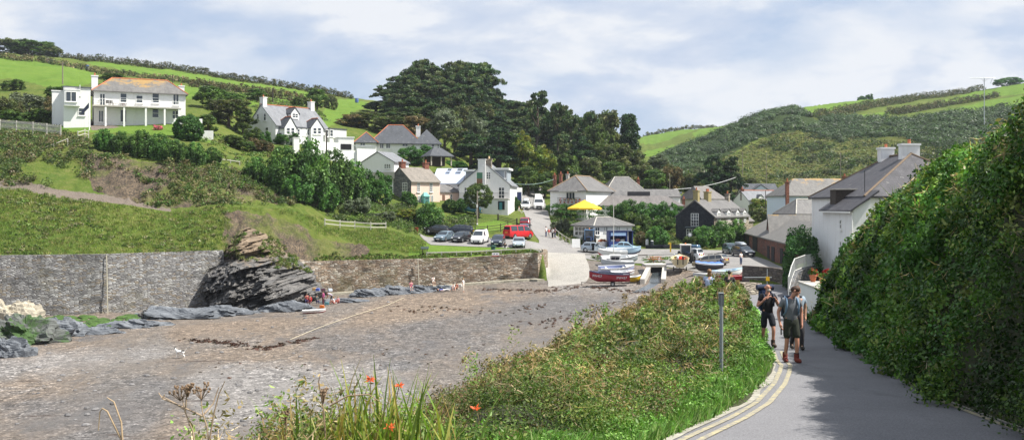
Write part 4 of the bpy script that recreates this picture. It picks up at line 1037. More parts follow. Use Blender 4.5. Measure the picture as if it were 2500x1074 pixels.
# ---------------------------------------------------------------- village row, centre
b = Bld('hip_roof_house', 'white house with a hipped grey roof and a cluttered balcony beside the village road', 'house', (1431, 178), (1497, 190), ZZ(505, 178) - .8)
zE = b.lz(464, 0, 0); zR = b.lz(431, 3, 3.5)
b.block(0, b.L, 0, 7, 0, zE, zR, 'x', (3.3, 3.0), wm=ROUGHW, rm=SL_GREY, over=.4, ridge=mat('ridge_tan', (.30, .21, .13), .8, .2))
for k, (px, py) in enumerate(((1354, 430), (1369, 427), (1386, 427))):
 y = b.ly(px, 4.5); b.chimney(4.5, y, .5, .5, zE - 1, b.lz(py, 4.5, y), CHIMR if k < 2 else CONC, 1)
b.window('x', 0, (1382, 469, 1404, 488), 3, 1, sill=False); 
y0, y1 = b.ly(1416, -1.4), b.ly(1360, -1.4)
b.block(-1.4, -.005, y0, y1, b.lz(501, -1.4, y0), b.lz(496, -1.4, y0), wm=CONC, wname='balcony')
rl = MB(); zq = b.lz(496, -1.4, y0)
for y in np.arange(y0, y1, .15): rl.bb(-1.38, -1.35, y - .012, y + .012, zq + .003, zq + .95)
rl.bb(-1.39, -1.34, y0, y1, zq + .95, zq + 1.0); rl.build('balcony_rail', IRON, b.root)
b.block(-.9, -.006, b.ly(1411, 0), b.ly(1369, 0), b.lz(467.5, 0, 3), b.lz(466.5, 0, 3), wm=WHITE, wname='awning')
HIPB = (b, zq, y0, y1)
b = Bld('rear_house', 'grey hipped roof house behind the village row with a red chimney', 'house', (1485, 206), (1568, 207), ZZ(478, 206) - 1)
b.block(0, b.L, 0, 7, 0, b.lz(462, 0, 0), b.lz(434, 0, 3.5), 'x', (2.2, 2.0), wm=WHITEWALL, rm=SL_GREY, over=.3, ridge=CONC)
b.chimney(b.L - .2, 2.5, .55, .55, 0, b.lz(439, b.L, 2), CHIMR, 1)
b = Bld('long_cottage_row', 'long low slate-roofed cottage row behind the hedge with small skylights', 'cottages', (1436, 183), (1668, 184), ZZ(520, 183) - .8)
b.block(0, b.L, 0, 5, 0, b.lz(503, 5, 0), b.lz(480, 5, 4.6), 'x', (0, 2.2), wm=ROUGHW, rm=SL_ROW, over=.25, rmid=.9, rname='lower_roof')
b.block(3.5, b.L + .6, 5.01, 10, 0, b.lz(481, 5, 5), b.lz(464, 5, 8), 'x', (0, 0), wm=ROUGHW, rm=SL_GREY, over=.2, wname='rear_wall', rname='upper_roof')
for p in (1606, 1624, 1642, 1660):
 x = b.lx(p, 6.4); MB().box((x, 6.4, b.lz(474, x, 6.4) + .22), (.75, .8, .1), M=Matrix.Rotation(R(26), 3, 'X')).build('skylight', GLASS, b.root)
b.block(b.lx(1532, 4.8), b.lx(1586, 4.8), 4.4, 4.99, b.lz(482, 8, 4.8), b.lz(468, 8, 4.8), wm=mat('dark_parapet', (.035, .035, .04), .8, .2), wname='parapet')
b.chimney(b.lx(1669, 1.5), 1.5, .45, .45, b.lz(506, 17, 2), b.lz(487, 17, 2), CHIMR, 1)
b = Bld('gable_cottage', 'brown roofed cottage at the back of the row beside the dark conifer', 'cottage', (1712, 196), (1771, 200), ZZ(500, 196) - .8)
b.block(0, b.L, 0, 6, 0, b.lz(485, 0, 0), b.lz(456, 0, 3), 'x', (1.0, 1.8), wm=CONC, rm=SL_ROW, over=.25)

# ---------------------------------------------------------------- slate house
b = Bld('slate_house', 'dark slate-hung gable house with a long stone side and four white dormer windows', 'house', (1743, 158), (1828, 171), ZZ(592, 158) - .5)
zE = b.lz(529, 0, 0); zR = b.lz(490, 0, 3.2); L = b.L
b.block(0, L, 0, 6.45, 0, zE, zR, 'x', (0, 0), wm=STONEB, rm=SL_GREY, over=.3)
gm_ = MB(); gm_.prism([(-.05, -.02, 0), (-.05, 6.47, 0), (-.05, 6.47, zE - .02), (-.05, 3.22, zR - .1), (-.05, -.02, zE - .02)], (.045, 0, 0)); gm_.build('gable_wall', STONED, b.root)
b.window('x', -.05, (1687, 521, 1706, 552), 3, 4, sill=False, fw=.07, bw=.03); b.window('x', -.05, (1676, 559, 1714, 581), 6, 3, sill=False, fw=.07, bw=.03)
y0, y1 = b.ly(1717, -.9), b.ly(1672, -.9)
b.block(-.9, -.055, y0, y1, b.lz(555.5, 0, 3), b.lz(553.5, 0, 3), wm=mat('grey_lead', (.12, .15, .18), .5, .1), wname='balcony')
rl = MB(); zq = b.lz(553.5, 0, 3)
for y in np.arange(y0, y1 + .01, (y1 - y0) / 22): rl.bb(-.88, -.86, y - .01, y + .01, zq + .003, zq + .9)
rl.bb(-.89, -.85, y0, y1, zq + .9, zq + .94); rl.build('balcony_rail', IRON, b.root)
for px in (1755, 1779, 1801, 1818):
 x = b.lx(px, -.05); 
 b.block(x - .75, x + .75, -.06, 1.5, zE - .3, zE + .75, zE + 1.2, 'y', (0, .5), wm=WHITE, rm=SL_GREY, over=.12, th=.1, wname='dormer_wall', rname='dormer_roof')
 b.window('y', -.06, ('m', x - .55, x + .55, zE - 1.1, zE + .65), 3, 4, sill=False, fw=.08)
x0, x1 = b.lx(1766, -1.6), b.lx(1795, -1.6)
b.block(x0, x1, -1.6, -.005, 0, b.lz(557, x0, -1.6), b.lz(541, x0, -.8), 'x', (0, 0), wm=STONEB, rm=SL_BROWN, over=.2, wname='porch_wall', rname='porch_roof')
YCH = mat('lichened_chimney', (.30, .25, .12), .9, .3, 5)
b.chimney(.6, 3.2, .8, .8, zR - .8, zR + 1.5, YCH, 1); b.chimney(5.2, 3.2, 1.3, .8, zR - .8, zR + 1.35, YCH, 3); b.chimney(L - 1.6, 3.2, .7, .7, zR - .8, zR + 1.1, STONEB, 1)
b.block(L + .006, L + 3.6, .5, 6, 0, zE - .9, zR - 1.2, 'x', (0, 1.2), wm=STONEB, rm=SL_ROW, over=.2, wname='extension_wall', rname='extension_roof')

# ---------------------------------------------------------------- cafe and blue stall
b = Bld('cafe', 'low white cafe with a hipped slate roof and a glazed left wing', 'cafe', (1451, 153), (1543, 156), ZZ(603, 153) - .4)
zE = b.lz(552, 0, 0)
b.block(0, b.L, 0, 6.4, 0, zE, b.lz(533, 3, 3), 'x', (2.3, 2.0), wm=WHITEWALL, rm=SL_GREY, over=.3, ridge=CONC)
b.window('y', 0, (1452, 554, 1464, 574), 2, 2)
for p in ((1474, 554, 1477, 570), (1479, 554, 1483, 570), (1505, 553, 1508, 564), (1510, 553, 1513, 564), (1529, 556, 1533, 564)): b.window('y', 0, p, 1, 4, sill=False, fw=.05, bw=.03)
b.window('x', 0, (1404, 553, 1449, 576), 5, 2, sill=False, fw=.12, bw=.06)
BLUEP = mat('stall_blue', (.03, .06, .22), .5, .1)
b = Bld('hire_stall', 'dark blue open-fronted stall with a pale blue name board and a counter', 'stall', (1488, 150), (1531, 150.4), ZZ(602, 150) - .2)
zT = b.lz(565, 0, 0); L = b.L
m_ = MB(); m_.bb(0, L + 1.0, 1.8, 1.95, 0, zT); m_.bb(0, .1, 0, 1.8, 0, zT); m_.bb(L - .1, L, 0, 1.8, 0, zT); m_.bb(L + .9, L + 1.0, .3, 1.8, 0, zT); m_.build('wall', BLUEP, b.root)
MB().bb(-.1, L + 1.1, -.15, 2.05, zT + .003, zT + .1).build('roof', NAVY, b.root)
MB().bb(.1, L - .1, -.02, .06, zT - .75, zT - .003).build('fascia', BLUEP, b.root)
MB().bb(.2, L - .2, -.06, -.022, zT - .6, zT - .2).build('name_board', mat('pale_blue_board', (.42, .58, .78), .5, .05), b.root)
MB().bb(.1, L - .1, .02, .8, 0, .95).build('counter', BLUEP, b.root)
for k in range(3): MB().bb(.3 + k * .75, .9 + k * .75, .3, .6, .955, 1.25 + .1 * (k % 2)).build('display_box', mat('stall_goods_%d' % k, ((.5, .55, .6), (.35, .12, .1), (.6, .58, .5))[k], .6), b.root)
MB().bb(L + .1, L + .16, -.02, .04, 0, zT).build('post', WHITE, b.root)

# ---------------------------------------------------------------- barn, outbuildings and cottages to the right
b = Bld('barn', 'long low red brick barn with a grey slate roof and dark door openings', 'barn', (1817, 160), (1950, 108), -7.4)
zE = 3.0; zR = 5.2
b.block(0, b.L, 0, 8, -.6, zE, zR, 'x', (0, 6.5), wm=BRICKR, rm=SL_BARN, over=.3)
for p in ((1822, 575, 1829, 604), (1838, 574, 1849, 612), (1874, 600, 1879, 632), (1884, 602, 1891, 640), (1905, 606, 1912, 645)): b.door('y', 0, p, DARKIN, 'doorway')
b = Bld('barn', 'rear barn range with a bright orange lichened ridge behind the brick barn', 'barn', (1880, 136), (2075, 134), -7.2)
b.block(0, b.L, 0, 8, 0, b.lz(578, 4, 0), b.lz(527, 4, 4), 'x', (0, 0), wm=BRICKR, rm=SL_BARN2, over=.3)
b = Bld('outbuilding', 'small dark outbuilding with a grey pyramid roof below the lichened house', 'outbuilding', (1944, 158), (2036, 161), ZZ(534, 158) - 1)
b.block(0, b.L, 0, 5.2, 0, b.lz(521, 0, 0), b.lz(489, 2, 2.6), 'x', (2.2, 2.6), wm=STONED, rm=SL_GREY, over=.3, ridge=CONC)
b = Bld('lichen_roof_house', 'white house with a broad grey roof capped in orange lichen on the right', 'house', (1917, 176), (2092, 178), ZZ(525, 176) - 1)
b.block(0, b.L, 0, 8, 0, b.lz(477, 0, 0), b.lz(438, 5, 4), 'x', (3.2, 0), wm=PALEBLUE, rm=SL_LICH2, over=.3, ridge=None)
b.chimney(.3, -.15, .55, .5, 0, b.lz(446, 0, 0), CHIMR, 1, ph=.6); b.chimney(b.L - .3, 4, .6, .6, b.lz(450, 12, 4), b.lz(432, 12, 4), CHIMR, 1)
b.window('y', 0, (2012, 483, 2025, 498), 2, 2); MB().bb(b.lx(1919, -.1), b.lx(1919, -.1) + .1, -.14, -.04, 0, b.lz(478, 0, 0)).build('drainpipe', WHITE, b.root)
b = Bld('dormer_cottage', 'far white cottage with a pale roof and three pointed dormers', 'cottage', (1827, 205), (1914, 208), ZZ(512, 205) - 1)
zE = b.lz(489, 0, 0)
b.block(0, b.L, 0, 5.5, 0, zE, b.lz(467, 3, 2.7), 'x', (0, 0), wm=WHITE, rm=SL_PALE, over=.2, ridge=TERRA)
for px in (1858, 1882, 1906):
 x = b.lx(px, -.05)
 b.block(x - .6, x + .6, -.05, 2, zE - .2, zE + .6, zE + 1.15, 'y', (0, .8), wm=WHITE, rm=SL_BLUE, over=.15, th=.08, wname='dormer_wall', rname='dormer_roof')
 b.window('y', -.05, ('m', x - .42, x + .42, zE - .75, zE + .5), 2, 2, sill=False)
b.chimney(.3, 2.7, .6, .6, zE, b.lz(463, 0, 2.7), CHIMR, 1)
b = Bld('rear_cottage', 'grey slate roofed building behind the white dormer cottage', 'cottage', (1816, 224), (1900, 224), ZZ(500, 224) - 1)
b.block(0, b.L, 0, 6, 0, b.lz(468, 0, 0), b.lz(450, 0, 3), 'x', (0, 0), wm=CONC, rm=SL_BLUE, over=.2)
x = b.lx(1858, -1.5); b.block(x - 2, x + 2, -1.5, 2.9, 0, b.lz(467, 3, -1), b.lz(452, 3, -1), 'y', (0, 1), wm=PALEBLUE, rm=SL_BLUE, over=.15, wname='gable_wall', rname='gable_roof')
# ---------------------------------------------------------------- near white house behind the ivy bank
b = Bld('near_house', 'tall white house with a dark tiled hipped roof rising behind the ivy bank', 'house', (2115, 77), (2440, 77), -5.6)
zE = b.lz(479, 0, 0); L = b.L
b.block(0, 11, 0, 14, 0, zE, zE + 3.35, 'y', (5.2, 4), wm=WHITEWALL, rm=SL_NEAR, over=.25, ridge=mat('ridge_ochre', (.16, .115, .075), .8, .2))
zl = b.lz(512, -1.3, -1)
m_ = MB(); xl_ = -1.35
m_.prism([(xl_, -1.0, 0), (-.006, -1.0, 0), (-.006, -1.0, zE - .2), (xl_, -1.0, zl)], (0, 7.4, 0)); m_.build('lean_to_wall', WHITEWALL, b.root)
sl = (zE - .1 - zl) / 1.35
MB().prism([(xl_ - .3, -1.25, zl - .3 * sl + .02), (.55, -1.25, zE + .45 * sl), (.55, -1.25, zE + .45 * sl + .14), (xl_ - .3, -1.25, zl - .3 * sl + .16)], (0, 7.8, 0)).build('lean_to_roof', SL_NEAR, b.root)
MB().bb(xl_ - .42, xl_ - .31, -1.25, 6.5, zl - .3 * sl - .05, zl - .3 * sl + .06).build('gutter', WHITE, b.root)
b.block(-1.0, .9, 4.2, 5.6, zl + .3, zE + .55, wm=DARKWOOD, rm=CONC, over=.12, th=.1, wname='dormer_wall', rname='dormer_roof')
b.chimney(5.5, 5.6, 1.45, .8, zE + 1.6, b.lz(356, 5.5, 5.6), WHITEWALL, 1, TERRA, ph=.35); b.chimney(5.3, 10.2, 1.15, .9, zE + 1.6, b.lz(365, 5.3, 10.2), WHITEWALL, 1, TERRA, ph=.3)
b.window('y', 0, (2143, 487, 2160, 508), 2, 2); b.window('x', xl_, (2051, 535, 2056, 560), 1, 2); b.window('x', xl_, (2051, 588, 2056, 612), 1, 2)
MB().tube([(xl_ - .1, -1.08, 0), (xl_ - .1, -1.08, zl - .2)], .05, 6).build('drainpipe', WHITE, b.root)
MB().prism([(xl_ - .9, -.9, -.2), (xl_, -.9, -.2), (xl_, -.9, 1.9), (xl_ - .35, -.9, 1.2)], (0, 1.0, 0)).build('buttress', ROUGHW, b.root)
MB().tube([(.3, 1.2, zE + .3), (.3, 1.2, zE + 2.0)], .03, 5).build('vent_pipe', DARKM, b.root)
# ---------------------------------------------------------------- foliage kit
def unit(a): return a / np.maximum(np.linalg.norm(a, axis=-1, keepdims=True), 1e-9)
def leaves(name, C, Nm, S, Cl, material=LEAF, parent=None, asp=.55, align=.45, fold=.12, kind=None, T=None):
 n = len(C)
 r = unit(rng.normal(size=(n, 3))); nn = unit(align * Nm + (1 - align) * r)
 t = unit(np.cross(nn, unit(rng.normal(size=(n, 3))))) if T is None else unit(T)
 b = np.cross(nn, t); S = np.broadcast_to(np.asarray(S, float), (n,))[:, None]
 v = np.empty((n, 4, 3))
 v[:, 0] = C - t * S * .5; v[:, 2] = C + t * S * .5
 v[:, 1] = C + b * S * asp * .5 - nn * S * fold; v[:, 3] = C - b * S * asp * .5 - nn * S * fold
 me = bpy.data.meshes.new(name)
 me.vertices.add(4 * n); me.vertices.foreach_set('co', v.astype(np.float32).ravel())
 me.loops.add(4 * n); me.loops.foreach_set('vertex_index', np.arange(4 * n, dtype=np.int32))
 me.polygons.add(n); me.polygons.foreach_set('loop_start', np.arange(0, 4 * n, 4, dtype=np.int32))
 a = me.attributes.new('Col', 'FLOAT_COLOR', 'POINT')
 c4 = np.ones((n, 4, 4)); c4[:, :, :3] = Cl[:, None, :]
 a.data.foreach_set('color', c4.astype(np.float32).ravel())
 me.update(calc_edges=True); me.materials.append(material)
 o = bpy.data.objects.new(name, me); COL.objects.link(o)
 if parent is not None: o.parent = parent
 if kind: o['kind'] = kind
 return o
def palette(n, cols, wts=None, vj=.25):
 cols = np.array(cols, float); k = rng.choice(len(cols), n, p=wts)
 return cols[k] * (1 + vj * rng.normal(size=(n, 1))).clip(.45, 1.7)
def clumps(cen, nrm, rad, per, size, cols, wts=None, flat=.8, cv=.22, up=.35, spread=.6):
 """leaf positions for many leaf clumps; cen, nrm: clump centres and outward directions"""
 n = len(cen); rad = np.broadcast_to(np.asarray(rad, float), (n,)); m = n * per
 ci = np.repeat(np.arange(n), per)
 d = unit(rng.normal(size=(m, 3)) + spread * nrm[ci]); rr = rng.random(m) ** .45
 off = d * rr[:, None] * rad[ci][:, None]; off[:, 2] *= flat
 C = cen[ci] + off; Nn = unit(d + up * np.array([0, 0, 1.]))
 base = palette(n, cols, wts, cv)[ci]; col = base * (1 + .22 * rng.normal(size=(m, 1))).clip(.5, 1.6)
 return C, Nn, size * (1 + .35 * rng.normal(size=m)).clip(.5, 1.9), col
PINEC = [(.020, .040, .016), (.030, .056, .020), (.042, .070, .024), (.052, .066, .026)]
CYPC = [(.013, .030, .015), (.020, .044, .018), (.030, .058, .020)]
BROADC = [(.032, .060, .016), (.048, .086, .020), (.066, .100, .024), (.040, .060, .020)]
OLIVEC = [(.040, .060, .020), (.062, .082, .026), (.080, .085, .035), (.050, .058, .028)]
GREYC = [(.075, .095, .065), (.10, .12, .085), (.06, .075, .045)]
YELC = [(.10, .125, .018), (.075, .11, .020), (.13, .135, .025), (.05, .085, .018)]
TAMC = [(.035, .085, .020), (.050, .115, .026), (.070, .135, .032), (.030, .066, .018)]
HEDC = [(.022, .060, .014), (.032, .082, .018), (.045, .10, .022)]
BROWNC = [(.075, .060, .030), (.10, .075, .040), (.06, .065, .028)]
BARK = mat('bark', (.085, .065, .05), .95, .35, 6)
BARKG = mat('grey_bark', (.20, .175, .15), .95, .3, 6)
def shell(n, c, r, lo=.62, under=-.35):
 """clump centres near the surface of an ellipsoid, thin underneath"""
 q = unit(rng.normal(size=(n * 3, 3))); q = q[q[:, 2] > under][:n]
 k = lo + (1 - lo) * rng.random((len(q), 1)) ** .7
 return np.array(c) + q * k * np.array(r), unit(q / np.array(r))
def tree_proto(name, kind, label='', cat='tree'):
 root = thing(name, label, cat)
 rr = random.Random(sum(map(ord, kind)) + len(name)); tk = MB(); A = []; Bn = []
 def put(n, c, r, **k):
  a, b_ = shell(n, c, r, **k); A.append(a); Bn.append(b_)
 if kind.startswith('pine'):               # bare leaning trunk, flattened dark cloud crown; unit height 10
  tk.tube([(0, 0, -1), (.1, 0, 2), (.3, .1, 5), (.2, 0, 8)], [.38, .32, .24, .10], 7)
  for k in range(8):
   a = rr.uniform(0, 6.28); h = 4.6 + 4.6 * (k / 7.); w = 3.3 * (1 - .35 * abs(k / 7. - .35)) * rr.uniform(.6, 1)
   x, y = math.cos(a) * w * .75, math.sin(a) * w * .75
   tk.tube([(.25, .05, h - 1.4), (x * .6, y * .6, h - .5), (x, y, h)], [.11, .07, .03], 5)
   put(9, (x, y, h), (1.9, 1.9, .62), lo=.3)
  put(14, (.2, 0, 9.0), (1.9, 1.9, 1.0), lo=.3)
  a, n_ = np.vstack(A), np.vstack(Bn)
  C = clumps(a, n_, .80, 62, .42, PINEC, None, .55, .30, .6)
 elif kind == 'umbrella':
  tk.tube([(0, 0, -1), (-.2, 0, 3), (.2, 0, 6), (0, 0, 8.4)], [.30, .26, .2, .1], 7)
  for (x, y, h, w) in ((-1.6, 0, 8.1, 1.5), (1.5, .3, 8.5, 1.7), (0, -.6, 9.3, 1.7), (2.6, 0, 7.3, 1.2), (-2.4, .4, 7.0, 1.0), (.6, .8, 6.2, 1.0), (1.7, -.5, 5.0, 1.1), (-1.2, 0, 4.4, 1.0)):
   tk.tube([(0, 0, h - 1.8), (x * .6, y, h - .6), (x, y, h)], [.10, .07, .03], 5); put(int(9 * w), (x, y, h), (w, w, .5), lo=.3)
  a, n_ = np.vstack(A), np.vstack(Bn)
  C = clumps(a, n_, .60, 62, .36, PINEC, None, .5, .3, .6)
 elif kind == 'cypress':                    # broad, dense, drooping plates
  tk.tube([(0, 0, -1), (0, 0, 4), (0, 0, 9)], [.5, .4, .12], 7)
  for k in range(30):
   a = rr.uniform(0, 6.28); h = rr.uniform(1.2, 9.3); w = 4.3 * (1 - (h / 10.2) ** 1.8) * rr.uniform(.55, 1.05) + .3
   x, y = math.cos(a) * w, math.sin(a) * w
   put(6, (x, y, h), (1.35, 1.35, .40), lo=.3)
  put(26, (0, 0, 5.0), (2.8, 2.8, 4.2), lo=.5)
  a, n_ = np.vstack(A), np.vstack(Bn)
  C = clumps(a, n_, .85, 62, .42, CYPC, None, .38, .28, .5)
 elif kind == 'cone':
  tk.tube([(0, 0, -1), (0, 0, 9)], [.35, .08], 7)
  for k in range(34):
   h = .8 + 9.2 * k / 33.; w = 2.6 * (1 - h / 10.8) ** .75; a = k * 2.4
   for j in range(3):
    aa = a + j * 2.1 + rr.uniform(-.3, .3); x, y = math.cos(aa) * w * rr.uniform(.6, 1), math.sin(aa) * w * rr.uniform(.6, 1)
    put(2, (x, y, h), (.5, .5, .3), lo=.2)
  a, n_ = np.vstack(A), np.vstack(Bn)
  C = clumps(a, n_, .72, 46, .40, CYPC, None, .6, .28, .4)
 elif kind in ('broad', 'olive', 'grey', 'yellow', 'brown', 'poplar'):
  pal = dict(broad=BROADC, olive=OLIVEC, grey=GREYC, yellow=YELC, brown=BROWNC, poplar=OLIVEC)[kind]
  tk.tube([(0, 0, -1), (.1, 0, 3), (0, .1, 7)], [.32, .24, .08], 7)
  sx = .62 if kind == 'poplar' else 1.0
  for k in range(11):
   a = rr.uniform(0, 6.28); h = rr.uniform(3.0, 8.3); w = sx * 2.7 * math.sin(math.pi * (h / 10.2) ** .8) * rr.uniform(.5, 1)
   x, y = math.cos(a) * w, math.sin(a) * w
   tk.tube([(0, 0, max(1, h - 2.5)), (x * .6, y * .6, h - .8), (x, y, h)], [.10, .06, .02], 5)
   put(10, (x, y, h), (1.7 * sx, 1.7 * sx, 1.35), lo=.45)
  put(16, (0, 0, 7.6), (1.9 * sx, 1.9 * sx, 2.1), lo=.5)
  put(12, (0, 0, 3.0), (2.6 * sx, 2.6 * sx, 1.6), lo=.6)
  a, n_ = np.vstack(A), np.vstack(Bn)
  C = clumps(a, n_, .78, 56, .40, pal, None, .85, .24, .35)
 elif kind == 'tamarisk':                   # feathery rising plumes; unit height 4, width 5
  for k in range(46):
   a = rr.uniform(0, 6.28); r0 = rr.random() ** .5 * 2.2; h = (1.2 + 2.9 * (1 - (r0 / 2.5) ** 2)) * rr.uniform(.75, 1.05)
   x, y = math.cos(a) * r0, math.sin(a) * r0
   if k < 12: tk.tube([(x * .3, y * .3, -.4), (x * .8, y * .8, h * .5), (x, y, h)], [.05, .035, .01], 4)
   m = 4; t = np.linspace(.25, 1, m)[:, None]
   A.append(np.hstack([x * (.7 + .35 * t), y * (.7 + .35 * t), h * t])); Bn.append(unit(np.hstack([x + 0 * t, y + 0 * t, 1.5 + 0 * t])))
  a, n_ = np.vstack(A), np.vstack(Bn)
  C = clumps(a, n_, .50, 62, .26, TAMC, None, 1.25, .22, .9)
 elif kind in ('bush', 'darkbush', 'greybush', 'brownbush', 'olivebush', 'yellowbush', 'pinkbush'):
  pal = dict(bush=BROADC, darkbush=HEDC, greybush=GREYC, brownbush=BROWNC, olivebush=OLIVEC, yellowbush=YELC, pinkbush=[(.50, .14, .20), (.60, .25, .30), (.05, .09, .02), (.45, .10, .15)])[kind]
  for k in range(6): 
   a = rr.uniform(0, 6.28); tk.tube([(0, 0, -.5), (math.cos(a) * .8, math.sin(a) * .8, 1.6)], [.07, .02], 4)
  put(64, (0, 0, 1.5), (2.05, 2.05, 1.7), lo=.72, under=-.8)
  for k in range(7):
   a = rr.uniform(0, 6.28); put(8, (math.cos(a) * 1.3, math.sin(a) * 1.3, rr.uniform(1.2, 2.9)), (.8, .8, .7), lo=.5)
  a, n_ = np.vstack(A), np.vstack(Bn)
  C = clumps(a, n_, .48, 70, .24, pal, None, .85, .2, .35)
 elif kind == 'clipped':                    # tight clipped dome
  tk.tube([(0, 0, -.5), (0, 0, 2)], [.1, .05], 5)
  put(260, (0, 0, 1.75), (1.95, 1.95, 1.85), lo=.80, under=-.9)
  a, n_ = np.vstack(A), np.vstack(Bn)
  C = clumps(a, n_, .38, 84, .19, HEDC, None, .8, .14, .35)
 if len(tk.v): tk.build('trunk' if cat == 'tree' else 'stem', BARK, root, 40)
 leaves('crown' if cat == 'tree' else 'foliage', *C, parent=root, align=.5)
 return root
PROTO = {}
USED = {}
UNITH = {'tamarisk': 4.0, 'bush': 3.4, 'darkbush': 3.4, 'greybush': 3.4, 'brownbush': 3.4, 'olivebush': 3.4, 'yellowbush': 3.4, 'pinkbush': 3.4, 'clipped': 3.6}
UNITW = {'pine': 7.6, 'pine2': 7.6, 'umbrella': 6.6, 'cypress': 9.6, 'cone': 5.6, 'broad': 7.0, 'olive': 7.0, 'grey': 7.0, 'yellow': 7.0, 'brown': 7.0, 'poplar': 4.6, 'tamarisk': 5.2, 'clipped': 4.3}
def plant(kind, loc, h, w, label, name=None, group=None, dep=None, rz=None, cat=None):
 istree = kind in ('pine', 'pine2', 'umbrella', 'cypress', 'cone', 'broad', 'olive', 'grey', 'yellow', 'brown', 'poplar')
 cat = cat or ('tree' if istree else 'shrub')
 nm = name or {'pine': 'pine_tree', 'pine2': 'pine_tree', 'umbrella': 'pine_tree', 'cypress': 'cypress_tree', 'cone': 'conifer_tree', 'tamarisk': 'tamarisk_bush', 'clipped': 'clipped_shrub'}.get(kind, 'tree' if istree else 'shrub')
 if kind not in PROTO:
  r = tree_proto(nm, kind, label, 'tree' if istree else 'shrub'); PROTO[kind] = r
 else: r = copy_tree(PROTO[kind]); r.name = nm
 for k in ('group',):
  if k in r: del r[k]
 tag(r, label, cat, group)
 u, q = UNITH.get(kind, 10.0), UNITW.get(kind, 4.6)
 r.location = loc; r.scale = (w / q, (dep or w) / q, h / u); r.rotation_euler = (0, 0, random.uniform(0, 6.28) if rz is None else rz)
 return r
def tree_at(px, ytop, wpx, d, kind, label, name=None, group=None, sink=0.0, **k):
 x = XX(px, d); z0 = g(x, d) - sink; h = max(1.0, ZZ(ytop, d) - z0)
 return plant(kind, (x, d, z0), h, wpx * d / F, label, name, group, **k)
def shrub_at(px, ybase, ytop, wpx, kind, label, name=None, group=None, d0=100, d1=260, **k):
 c = hit(px, ybase, d0, d1); d = c.y
 return plant(kind, (c.x, d + wpx * d / F * .2, c.z - .1), max(.4, ZZ(ytop, d) - c.z), wpx * d / F, label, name, group, **k)

# ---------------------------------------------------------------- the hilltop wood
outline = [(905, 262), (925, 236), (932, 214), (950, 198), (985, 178), (1008, 156), (1030, 150), (1060, 154), (1090, 168), (1112, 156), (1140, 152), (1172, 162), (1196, 186), (1212, 214), (1224, 236), (1250, 240), (1275, 246), (1300, 262), (1350, 262), (1375, 266), (1392, 286), (1418, 276), (1445, 290), (1462, 300), (1540, 320)]
ox = [p[0] for p in outline]; oy = [p[1] for p in outline]
rt = random.Random(11)
WG = 'dark pines of the hilltop wood'
for row, (d, dy, step) in enumerate(((306, 0, 21), (292, 22, 24), (280, 48, 26), (268, 76, 28), (256, 104, 30))):
 px = 918 + row * 5
 while px < 1470 - row * 6:
  yt = np.interp(px, ox, oy) + dy + rt.uniform(-6, 12)
  gz = g(XX(px, d), d); h = ZZ(yt, d) - gz
  if h > 3.0:
   k = rt.choice(['pine', 'pine', 'pine2', 'pine2', 'cypress'] if row < 3 else ['pine', 'pine2', 'olive', 'cypress', 'broad'])
   if px > 1240 and row < 2: k = rt.choice(['pine', 'pine2'])
   lab, grp = ('dark pine crowding the hilltop wood', WG) if k.startswith('pine') else (('dark cypress among the pines of the hilltop wood', 'cypresses of the hilltop wood') if k == 'cypress' else ('leafy tree on the lower edge of the hilltop wood', 'leafy trees along the lower edge of the wood'))
   tree_at(px, yt, rt.uniform(64, 92), d + rt.uniform(-4, 4), k, lab, group=grp, sink=min(2.0, h * .1))
  px += step * rt.uniform(.8, 1.25)
